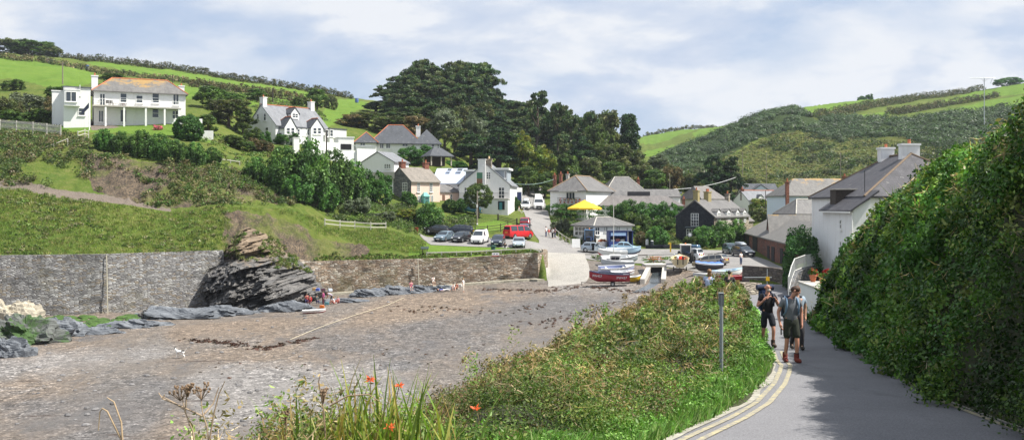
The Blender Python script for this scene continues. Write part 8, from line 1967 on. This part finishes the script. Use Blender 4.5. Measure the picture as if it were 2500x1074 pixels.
r, h = pole('sign_post', 'post with a small yellow sign above the pale rubble wall', 1873, 720, 656, 72, .035, STEEL, cat='sign'); MB().bb(-.10, .16, -.06, -.035, h - .86, h - .56).build('sign_panel', mat('sign_yellow', (.72, .42, .01), .5), r)
b_ = thing('notice_post', 'grey post with a box sign standing in the foreground brambles', 'sign', on_near(1761, 17.2, -.3)); hz = ZZ(716, 17.2) - b_.location.z
GREYPOST = mat('grey_painted_post', (.22, .245, .26), .5, .12, 6)
MB().tube([(0, 0, 0), (0, 0, hz - .02)], .031, 14).build('post', GREYPOST, b_, 40); MB().bb(-.038, .042, -.03, .08, hz - .21, hz).build('sign_box', mat('dark_grey_sign', (.115, .13, .14), .5, .12, 6), b_, bevel=.008); MB().bb(-.041, .045, -.033, .083, hz + .001, hz + .010).build('cap', GREYPOST, b_)
# antenna above the ivy bank
r = thing('tv_aerial', 'tall television aerial above the ivy bank against the sky', 'aerial', P(2403, 305, 90)); h = ZZ(192, 90) - ZZ(305, 90)
MB().tube([(0, 0, 0), (0, 0, h)], .035, 6).build('mast', STEEL, r)
m = MB(); m.tube([(-1.25, 0, h + .02), (.95, 0, h + .06)], .022, 5)
for k in range(12): x = -1.15 + k * .16; m.tube([(x, -.28, h + .03), (x, .28, h + .03)], .012, 4)
m.build('boom', STEEL, r); m = MB(); m.tube([(.55, 0, h - .45), (.78, 0, h + .12)], .02, 5); m.tube([(-.3, 0, h - .02), (-.05, 0, h - .25)], .015, 4); m.tube([(0, 0, h - .25), (.35, 0, h - .02)], .015, 4); m.build('bracket', STEEL, r)
# flagpole and banner
r, h = pole('flagpole', 'white flagpole with a limp dark flag in front of the balcony house', 218, 318, 232, 158, .08, WHITE, cat='flagpole')
MB().add([(-.02, -.03, h - 1.2), (-1.25, -.05, h - 2.6), (-1.1, -.02, h - 3.1), (-.02, -.03, h - 2.0), (-.02, .0, h - 1.2), (-1.25, -.02, h - 2.6), (-1.1, .01, h - 3.1), (-.02, .0, h - 2.0)], [(0, 1, 2, 3), (7, 6, 5, 4), (0, 4, 5, 1), (1, 5, 6, 2), (2, 6, 7, 3), (3, 7, 4, 0)]).build('flag', cloth('flag_navy', (.05, .06, .10)), r)
r, h = pole('banner_pole', 'green and brown banner hanging in front of the inn gable', 1163, 530, 421, 168, .05, WHITE, cat='banner')
w = 15 * 168 / F; MB().bb(.03, w, -.02, .01, h - 1.05, h - .02).build('banner_top', cloth('banner_green', (.06, .16, .10)), r); MB().bb(.03, w, -.02, .01, h - 2.0, h - 1.052).build('banner_bottom', cloth('banner_brown', (.16, .09, .05)), r)
# inn name board, plaques, A-board banner
b_ = thing('inn_sign', 'dark purple hotel name board at the inn corner', 'sign', P(1254, 465, 185.6)); w, hh = 15 * 185 / F, 9.5 * 185 / F
MB().bb(-w / 2, w / 2, -.04, 0, 0, hh).build('board', mat('sign_purple', (.055, .02, .06), .5), b_)
lettering('PORT GAVERNE', .13, WHITE, b_, (0, -.045, hh * .80), (R(90), 0, 0), 'name_lettering'); MB().bb(-w * .38, w * .38, -.044, -.041, hh * .16, hh * .28).build('mauve_line', mat('sign_mauve', (.30, .19, .36), .6), b_); lettering('HOTEL', .15, WHITE, b_, (0, -.045, hh * .50), (R(90), 0, 0), 'name_lettering')
b_ = thing('banner', 'white banner with a red lower edge tied to the rail above the brown wall', 'banner', P(1210, 625, 131.0)); w, hh = 18 * 131 / F, 8.5 * 131 / F
MB().bb(-w / 2, w / 2, -.02, .02, .08, hh).build('sheet', WHITE, b_); MB().bb(-w / 2, w / 2, -.021, .021, 0, .079).build('red_edge', mat('banner_red', (.5, .03, .03), .6), b_)
for x in (-.17, .18): MB().ell((x, -.024, hh * .62), (.085, .01, .07), 8, 6).build('printed_mark', mat('print_purple', (.10, .08, .20), .7), b_)
tag(MB().lathe(hit(1204, 612, 128, 140), [(.3, 0), (.3, .55), (.42, .56), (.42, .68), (.1, .72)], 12).build('litter_bin', mat('bin_green', (.03, .10, .08), .5)), 'dark green litter bin behind the white banner', 'litter bin')
r = thing('litter_bin', 'red litter bin with a post by the garden path', 'litter bin', hit(1017, 570, 130, 165)); MB().lathe((0, 0, .1), [(.2, 0), (.27, .75), (.29, .78), (.2, .80)], 12).build('bin', mat('bin_red', (.30, .05, .03), .5), r, 40); MB().bb(-.36, -.29, -.04, .04, -.2, 1.5).build('post', POLED, r)
r = thing('information_lectern', 'dark two-legged information lectern on the grass above the brown wall', 'lectern', hit(1037, 622, 128, 142))
for x in (-.32, .32): MB().bb(x - .04, x + .04, -.04, .04, -.2, .85).build('leg', POLED, r)
MB().box((0, 0, .92), (1.05, .6, .06), M=Matrix.Rotation(R(30), 3, 'X')).build('panel', mat('lectern_panel', (.03, .05, .04), .5), r)
# yellow parasol
c = P(1427, 530, 162); r = thing('parasol', 'large bright yellow parasol on the terrace above the cafe', 'parasol', c); zb = ZZ(510, 162) - c.z; zt = ZZ(488, 162) - c.z; rr_ = 44 * 162 / F
n = 8; vs = [(0, 0, zt)] + [(rr_ * math.cos(2 * math.pi * (k + .5) / n), rr_ * math.sin(2 * math.pi * (k + .5) / n), zb + .15) for k in range(n)] + [(rr_ * math.cos(2 * math.pi * (k + .5) / n), rr_ * math.sin(2 * math.pi * (k + .5) / n), zb - .12) for k in range(n)] + [(0, 0, zt - .08)]
fs = [(0, 1 + k, 1 + (k + 1) % n) for k in range(n)] + [(1 + k, 1 + n + k, 1 + n + (k + 1) % n, 1 + (k + 1) % n) for k in range(n)] + [(2 * n + 1, 1 + n + (k + 1) % n, 1 + n + k) for k in range(n)]
MB().add(vs, fs).build('canopy', mat('parasol_yellow', (.72, .44, .03), .8, .08), r); MB().tube([(0, 0, -1.2), (0, 0, zt)], .06, 8).build('pole', WHITE, r)
mb = MB()
for k in range(n): a = 2 * math.pi * (k + .5) / n; mb.tube([(0, 0, zt - .12), (rr_ * .97 * math.cos(a), rr_ * .97 * math.sin(a), zb + .08)], .025, 4)
mb.build('ribs', WOOD, r)
# picnic table, hydrant, white board, life-belt post
c = hit(1600, 640, 110, 150); r = thing('picnic_table', 'small orange-brown picnic table beside the stream', 'table', c, R(20)); OW = mat('orange_timber', (.36, .12, .04), .7, .2)
MB().bb(-.85, .85, -.35, .35, .70, .76).build('table_top', OW, r)
for s in (-1, 1): MB().bb(-.85, .85, s * .75 - .13, s * .75 + .13, .42, .47).build('bench', OW, r); MB().bb(s * .6 - .05, s * .6 + .05, -.85, .85, .34, .415).build('bearer', OW, r)
for sx_ in (-.6, .6):
 for sy in (-1, 1): MB().tube([(sx_, sy * .25, .70), (sx_, sy * .62, 0)], .045, 5).build('leg', OW, r)
r = thing('hydrant_post', 'yellow hooked post against the low dark wall', 'post', hit(1637, 616, 120, 165)); YP = mat('post_yellow', (.62, .40, .03), .5); MB().bb(-.09, .09, -.09, .09, -.1, 1.2).build('post', YP, r); MB().bb(-.32, .092, -.10, .10, 1.2, 1.4).build('arm', YP, r)
tag(ribbon('low_wall', [(XX(1576, 151), 151), (XX(1620, 150.5), 150.5), (XX(1690, 151), 151)], [-8] * 3, [ZZ(598, 151), ZZ(597, 151), ZZ(597, 151)], .4, STONED), 'low dark wall along the back of the quay road', 'wall')
b_ = thing('notice_board', 'blank white square board leaning beside the cafe bank', 'sign', hit(1406, 606, 140, 165)); MB().box((0, 0, .75), (1.25, .06, 1.3), M=Matrix.Rotation(R(-8), 3, 'X')).build('board', WHITE, b_, bevel=.02); MB().tube([(.3, .1, .3), (.9, .4, 0)], .03, 5).build('strut', WHITE, b_)
for px, py, m_, lab in ((1580, 602, 'white_drum', 'white drum standing by the low dark wall'), (1592, 605, 'dark_drum', 'dark drum with a pale lid beside the white drum')):
 r = thing('drum', lab, 'drum', hit(px, py, 130, 165)); MB().lathe((0, 0, 0), [(.24, 0), (.26, .5), (.24, 1.0)], 12).build('barrel', mat(m_, (.7, .7, .68) if 'white' in m_ else (.04, .05, .06), .6), r, 40); MB().lathe((0, 0, 1.003), [(.2, 0), (.2, .08), (.05, .12)], 12).build('lid', WHITE, r, 40)
r = thing('crab_pot_tub', 'white tub heaped with brown nets beside the blue tractor', 'tub', hit(1470, 604, 130, 165)); MB().lathe((0, 0, .1), [(.55, 0), (.75, .75), (.70, .76)], 14).build('tub', WHITE, r, 40)
a_, n_ = shell(30, (0, 0, .95), (.6, .6, .3), lo=.3, under=-.3); leaves('nets', *clumps(a_, n_, .2, 20, .16, [(.22, .07, .05), (.15, .06, .05), (.3, .12, .08)], None, .7), parent=r)
# culvert of the stream
r = thing('stream_culvert', 'concrete stream culvert with splayed wing walls on the quay', 'culvert', P(1602, 676, 124)); o_ = P(1602, 676, 124)
def rel(px, py, d): return P(px, py, d) - o_
MB().prism([rel(1576, 646, 127), rel(1627, 646, 127), rel(1627, 652, 127), rel(1576, 652, 127)], (0, 3.5, 0)).build('slab', CONC, r)
MB().prism([rel(1590, 652.5, 127.4), rel(1617, 652.5, 127.4), rel(1617, 690, 127.4), rel(1590, 690, 127.4)], (0, .2, 0)).build('opening', DARKIN, r)
for a, b2_, lab in ((1588, 1572, 'l'), (1617, 1632, 'r')):
 p0, p1 = rel(a, 652, 126.9), rel(b2_ if lab == 'l' else 1610 + 8, 690, 118.5); t0 = Vector((.55 if lab == 'l' else -.55, 0, 0))
 p1 = rel(1574 if lab == 'l' else 1606 + 8, 688, 119)
 zb_ = -2.2
 MB().add([(p0.x, p0.y, zb_), (p0.x, p0.y, p0.z), (p1.x, p1.y, p1.z + .35), (p1.x, p1.y, zb_)] + [tuple(Vector(v) - t0) for v in ((p0.x, p0.y, zb_), (p0.x, p0.y, p0.z), (p1.x, p1.y, p1.z + .35), (p1.x, p1.y, zb_))], [(0, 1, 2, 3), (7, 6, 5, 4), (1, 0, 4, 5), (2, 1, 5, 6), (3, 2, 6, 7), (0, 3, 7, 4)]).build('wing_wall', CONC, r)
WATER, nt_, wb, wo_ = newmat('stream_water'); wb.inputs['Base Color'].default_value = (.05, .06, .065, 1); wb.inputs['Roughness'].default_value = .12; bump(nt_, wb, noise(nt_, coords(nt_, 'World'), 3, 4), .02)
dd = np.linspace(112, 127, 16); cx = np.interp(dd, [112, 118, 127], [1560, 1596, 1604]); wpx = np.interp(dd, [112, 127], [16, 11]); Xs = np.stack([(cx - wpx - CX) / F * dd, (cx + wpx - CX) / F * dd], 1); Ys = np.stack([dd, dd], 1)
Zs_ = np.vectorize(g)(Xs.mean(1, keepdims=True) + 0 * Xs, Ys) + .04; grid_obj('stream', Xs, Ys, Zs_, None, WATER)
# things lying on the beach
tag(MB().tube([hit(px, py, 60, 130) + Vector((0, 0, .05)) for px, py in ((708, 830), (780, 800), (860, 772), (945, 746), (985, 728))], .035, 5).build('mooring_rope', mat('pale_rope', (.45, .40, .30), .9, .2)), 'long pale mooring rope stretched across the sand', 'rope')
for px, py, c_, nm, lab in ((768, 706, (.65, .42, .18), 'bag', 'orange and white bag on the ledge above the picnic'), (775, 707, (.10, .16, .50), 'bag', 'blue bag on the ledge above the picnic'), (789, 708, (.10, .04, .06), 'bag', 'dark maroon bag on the ledge above the picnic'), (806, 708, (.55, .60, .65), 'bag', 'pale bag at the end of the ledge above the picnic'), (690, 752, (.60, .66, .74), 'towel', 'pale blue towel spread on the slate left of the picnic'), (735, 748, (.30, .48, .60), 'cool_bag', 'light blue cool bag at the picnic'), (786, 752, (.62, .16, .02), 'life_jacket', 'orange life jacket beside the kayak'), (798, 744, (.10, .25, .28), 'bag', 'teal bag in the picnic group'), (1016, 712, (.66, .66, .66), 'towel', 'white towel on the slate by the woman in pink'), (1124, 700, (.66, .64, .60), 'windbreak', 'white windbreak cloth against the brown wall')):
 p = hit(px, py if py > 712 or px > 900 else 742, 95, 134); 
 if py < 712 and px < 900: p = P(px, py + 3, p.y + 1.2)
 w = .5 if nm != 'towel' else 1.0
 mb = MB(); mb.box((0, 0, .16 if nm not in ('towel',) else .06), (w, w * .7, .34 if nm not in ('towel', ) else .05), rz=random.uniform(-.5, .5))
 o = mb.build(nm, cloth('beach_%s_%d' % (nm, px), c_), None, 60, bevel=.05 if nm != 'towel' else .015); o.location = p; tag(o, lab, nm.replace('_', ' '))
# blue drums on the skyline fields
for px, py, d, lab in ((213, 165, 331, 'blue drum in the hedge gap above the left field'), (117, 148, 331, 'blue drum by the dry hedgerow at the far left'), (871, 246, 331, 'blue drum on the edge of the bright field by the wood')):
 tag(MB().lathe(P(px, py, d), [(.55, -.7), (.62, 0), (.55, .75)], 12).build('water_butt', mat('drum_blue', (.08, .14, .34), .5)), lab, 'drum')
# balcony furniture of the hill house and the clutter on the village balcony
b, zF = WBAL
for k, (px, c_) in enumerate(((240, (.6, .6, .58)), (262, (.05, .045, .04)), (272, (.05, .045, .04)), (282, (.6, .6, .58)), (300, (.12, .05, .03)))):
 w = b.root.matrix_basis @ Vector((b.lx(px, -1), -1.0, zF + .005)); r = thing('patio_chair' if k != 4 else 'patio_table', ['white chair at the left end of the hill house balcony', 'dark chair left of the middle of the hill house balcony', 'dark chair near the middle of the hill house balcony', 'white chair right of the dark balcony chairs', 'brown table on the hill house balcony'][k], 'chair' if k != 4 else 'table', w, R(20 * k)); m_ = mat('patio_%d' % (k % 2 if k < 4 else 5), c_, .6)
 MB().bb(-.25, .25, -.25, .25, .42, .47).build('seat' if k != 4 else 'table_top', m_, r)
 if k != 4: MB().bb(-.25, .25, .21, .25, .472, .9).build('backrest', m_, r)
 for sx_ in (-.21, .21):
  for sy in (-.21, .21): MB().bb(sx_ - .02, sx_ + .02, sy - .02, sy + .02, 0, .418).build('leg', m_, r)
b, zq, y0, y1 = HIPB
for k in range(6):
 y = y0 + (y1 - y0) * (k + .5) / 6; w = b.root.matrix_basis @ Vector((-.7, y, zq + .004))
 r = thing('flower_pot', 'pot of mixed flowers on the hipped house balcony', 'flower pot', w, 0, 'flower pots on the hipped house balcony'); MB().lathe((0, 0, 0), [(.13, 0), (.18, .3), (.15, .3)], 10).build('pot', TERRA, r, 40)
 a_, n_ = shell(14, (0, 0, .55), (.28, .28, .26), lo=.3, under=-.6); leaves('flowers', *clumps(a_, n_, .1, 18, .12, [(.05, .10, .02), (.5, .06, .08), (.6, .55, .5), (.04, .08, .02)], None, .9), parent=r)

# ---------------------------------------------------------------- foreground plants at the bottom of the frame
def blade_plant(label, px, d, n, h, w, cols, flowers=0, name='crocosmia', fcol=((.66, .11, .025),)):
 o = on_near(px, d, -.15) if XX(px, d) > XC(d) - .6 else Vector((XX(px, d), d, float(ZC(d)) - .5)); r = thing(name, label, 'plant', o)
 vs = []; fs = []; cl = []; C_ = []
 for i in range(n):
  a = random.uniform(0, 6.28); bx, by = random.gauss(0, .12) * w, random.gauss(0, .12) * w; L_ = h * random.uniform(.55, 1.05); ln = random.uniform(.08, .42) * L_; wd_ = random.uniform(.008, .014)
  d_ = Vector((math.cos(a), math.sin(a), 0)); sd = Vector((-d_.y, d_.x, 0)); c_ = Vector(random.choice(cols)) * random.uniform(.7, 1.3); b0 = len(vs); k_ = 6
  for j in range(k_ + 1):
   t = j / k_; p = Vector((bx, by, 0)) + d_ * ln * t ** 2.2 + Vector((0, 0, L_ * (t - .18 * t ** 3 * (ln / L_ * 2)))); ww = wd_ * (1 - t ** 3) + .001
   vs += [p - sd * ww, p + sd * ww]; cl += [c_, c_]
  fs += [(b0 + 2 * j, b0 + 2 * j + 1, b0 + 2 * j + 3, b0 + 2 * j + 2) for j in range(k_)]
 me = bpy.data.meshes.new('blades'); me.from_pydata(vs, [], fs); at = me.attributes.new('Col', 'FLOAT_COLOR', 'POINT'); at.data.foreach_set('color', [x for c_ in cl for x in (*c_, 1)]); me.materials.append(LEAF)
 ob = bpy.data.objects.new('blades', me); COL.objects.link(ob); ob.parent = r
 for k in range(flowers):
  a = random.uniform(-1, 1); x, y = a * .34 * w, random.uniform(-.1, .1); hh = h * random.uniform(.60, .84)
  MB().tube([(x * .2, y, 0), (x * .7, y, hh * .7), (x, y, hh)], [.006, .005, .003], 5).build('flower_stem', mat('dry_stem', (.16, .13, .06), .8), r)
  mb = MB(); vs_ = [(x, y, hh)]; fs_ = []
  for j in range(16):
   a_ = j * 2.4 + random.random(); e_ = random.uniform(-.5, .9); q_ = Vector((math.cos(a_) * math.cos(e_), math.sin(a_) * math.cos(e_), math.sin(e_))); t_ = q_.orthogonal().normalized() * .007; c0 = Vector((x, y, hh))
   b0 = len(vs_); kk = random.uniform(.6, 1.3); vs_ += [c0 + q_ * .022 * kk + t_, c0 + q_ * .042 * kk, c0 + q_ * .022 * kk - t_]; fs_.append((0, b0, b0 + 1, b0 + 2))
  mb.add(vs_, fs_).build('flower', mat('crocosmia_orange', fcol[0], .6, .15, 30), r, fix=False)
 return r
BLC = [(.10, .17, .03), (.14, .19, .035), (.19, .20, .05), (.08, .13, .025), (.22, .17, .06)]
blade_plant('tall clump of crocosmia blades at the bottom of the verge', 900, 7.0, 120, 1.22, 2.0, BLC, 2)
blade_plant('arching crocosmia blades right of the tall clump', 990, 7.2, 80, 1.10, 1.8, BLC, 1)
blade_plant('short yellowing crocosmia blades left of the tall clump', 800, 6.8, 75, 1.0, 1.8, BLC, 1)
blade_plant('low crocosmia blades at the left end of the verge', 690, 6.8, 45, .82, 1.8, BLC, 0)
def dry_plant(label, px, d, lines, umbels=(), name='dead_hogweed', col=(.33, .25, .17)):
 o = Vector((XX(px, d), d, ZZ(1090, d))); r = thing(name, label, 'plant', o); m_ = mat('dead_stem_%s' % name, col, .85, .2, 20)
 for ln in lines:
  pts = [P(a, b_, d + dz) - o for a, b_, dz in ln]; MB().tube(pts, [.0062 - .0034 * i / max(1, len(pts) - 1) for i in range(len(pts))], 6).build('stem', m_, r, 60)
 for (a, b_, w, h) in umbels:
  c_ = P(a, b_, d) - o; mb = MB(); rr2 = random.Random(a)
  for k in range(22):
   q = c_ + Vector((rr2.uniform(-1, 1) * w * d / F, rr2.uniform(-.06, .06), rr2.uniform(-1, 1) * h * d / F)); mb.tube([c_ - Vector((0, 0, 28 * d / F)), q], .0016, 3); mb.ell(q, (.008, .006, .009), 6, 4)
  mb.build('seed_head', mat('seed_head', (.22, .15, .095), .9, .3, 30), r)
dry_plant('dead hogweed with two brown seed heads at the bottom left', 500, 6.2, [[(478, 1100, 0), (470, 1050, 0), (452, 1005, 0), (443, 962, .05)], [(512, 1100, 0), (505, 1040, 0), (494, 1005, 0), (490, 965, 0)], [(452, 1005, 0), (455, 970, 0), (459, 942, 0)], [(512, 1070, 0), (522, 1010, 0), (535, 960, 0), (549, 930, 0)], [(494, 1015, 0), (520, 985, .1), (534, 945, .1)], [(495, 1015, 0), (440, 990, 0), (397, 973, 0), (387, 958, 0)], [(397, 973, 0), (402, 962, 0)], [(452, 1000, 0), (430, 985, .1), (392, 965, .1)]], [(440, 950, 26, 9), (459, 942, 10, 7), (492, 948, 20, 10)])
dry_plant('bent dead grass stem at the bottom left corner', 280, 5.6, [[(310, 1100, 0), (285, 1050, 0), (262, 1003, 0), (250, 996, 0), (244, 1004, 0), (240, 1050, 0)], [(300, 1090, 0), (296, 1030, 0), (278, 980, 0), (262, 970, 0)]], [], 'dead_grass', (.36, .27, .17))
dry_plant('thin dry stalks with dark seed heads left of the crocosmia', 780, 6.6, [[(795, 1070, 0), (790, 1000, 0), (778, 930, 0), (782, 915, 0)], [(690, 1090, 0), (700, 1040, 0), (697, 1005, 0)], [(805, 990, 0), (850, 965, 0), (900, 962, 0), (925, 978, 0)]], [(790, 956, 7, 6), (697, 1010, 6, 7)], 'dry_stalks', (.24, .17, .11))
blade_plant('small montbretia with orange flowers at the foot of the hogweed', 508, 6.2, 16, .35, .9, BLC, 2, 'crocosmia')
# ---------------------------------------------------------------- camera, sky and sun
cam = bpy.data.cameras.new('camera'); co_ = bpy.data.objects.new('camera', cam); COL.objects.link(co_)
cam.sensor_width = 36; cam.lens = 36 * F / 2500.; cam.shift_y = -(537 - HY) / 2500.
co_.rotation_euler = (R(90), 0, 0); cam.clip_start = .1; cam.clip_end = 8000
sc.camera = co_
SUN_EL, SUN_AZ = 56.0, 98.0             # azimuth clockwise from the view direction (+Y)
sl = bpy.data.lights.new('sun', 'SUN'); so = bpy.data.objects.new('sun', sl); COL.objects.link(so)
sl.energy = 5.0; sl.angle = R(.53); sl.color = (1.0, .95, .87)
sd = Vector((math.cos(R(SUN_EL)) * math.sin(R(SUN_AZ)), math.cos(R(SUN_EL)) * math.cos(R(SUN_AZ)), math.sin(R(SUN_EL))))
so.rotation_euler = sd.to_track_quat('Z', 'Y').to_euler()
wd = bpy.data.worlds.new('World'); sc.world = wd; wd.use_nodes = True
nt = wd.node_tree; nt.nodes.clear()
wo = nt.nodes.new('ShaderNodeOutputWorld'); bg = nt.nodes.new('ShaderNodeBackground'); lk(nt, bg.outputs[0], wo.inputs[0])
sky = nt.nodes.new('ShaderNodeTexSky'); sky.sky_type = 'NISHITA'; sky.sun_disc = False
sky.sun_elevation = R(SUN_EL); sky.sun_rotation = R(SUN_AZ); sky.air_density = 1.0; sky.dust_density = .6; sky.ozone_density = 1.5
tc = nt.nodes.new('ShaderNodeTexCoord'); sx = nt.nodes.new('ShaderNodeSeparateXYZ'); lk(nt, tc.outputs['Generated'], sx.inputs[0])
zc = math_(nt, 'ADD', math_(nt, 'MAXIMUM', sx.outputs['Z'], 0.0), .80)
cb = nt.nodes.new('ShaderNodeCombineXYZ')
lk(nt, math_(nt, 'DIVIDE', sx.outputs['X'], zc), cb.inputs[0]); lk(nt, math_(nt, 'DIVIDE', sx.outputs['Y'], zc), cb.inputs[1])
lk(nt, math_(nt, 'MULTIPLY', sx.outputs['Z'], 2.5), cb.inputs[2])
cl = noise(nt, cb.outputs[0], 3.0, 9, .54, .3)
mp = nt.nodes.new('ShaderNodeMapping'); mp.inputs['Location'].default_value = (3.1, 7.7, 1.3); lk(nt, cb.outputs[0], mp.inputs[0])
cl2 = noise(nt, mp.outputs[0], 6.5, 11, .56, .2)
cov = ramp(nt, cl, [(.38, .35), (.52, 1.0)])
tone = math_(nt, 'ADD', math_(nt, 'MULTIPLY', cl2, .8), math_(nt, 'MULTIPLY', cl, .3))
ccol = ramp(nt, tone, [(.41, (4.9, 5.7, 7.2)), (.50, (5.9, 6.5, 7.6)), (.57, (7.5, 7.75, 8.2))])
blue = mixc(nt, .65, sky.outputs[0], (3.9, 5.1, 7.4))
lk(nt, mixc(nt, cov, blue, ccol), bg.inputs['Color']); bg.inputs['Strength'].default_value = .066
vs = sc.view_settings
sc.display_settings.display_device = 'sRGB'
vs.view_transform = 'Standard'; vs.look = 'None'; vs.exposure = .80; vs.gamma = 1; vs.use_curve_mapping = False
sc.cycles.max_bounces = 6; sc.cycles.diffuse_bounces = 3; sc.cycles.glossy_bounces = 2; sc.cycles.transmission_bounces = 3; sc.cycles.transparent_max_bounces = 4
sc.cycles.use_denoising = True

# thin sea air
HZ, nt, hb, ho = newmat('sea_haze'); nt.nodes.remove(hb)
pv = nt.nodes.new('ShaderNodeVolumePrincipled'); pv.inputs['Color'].default_value = (.80, .88, 1.0, 1); pv.inputs['Density'].default_value = .00011; pv.inputs['Anisotropy'].default_value = .2
lk(nt, pv.outputs[0], ho.inputs['Volume'])
tag(MB().bb(-3600, 5200, -60, 3700, -45, 130).build('haze', HZ), kind='stuff')
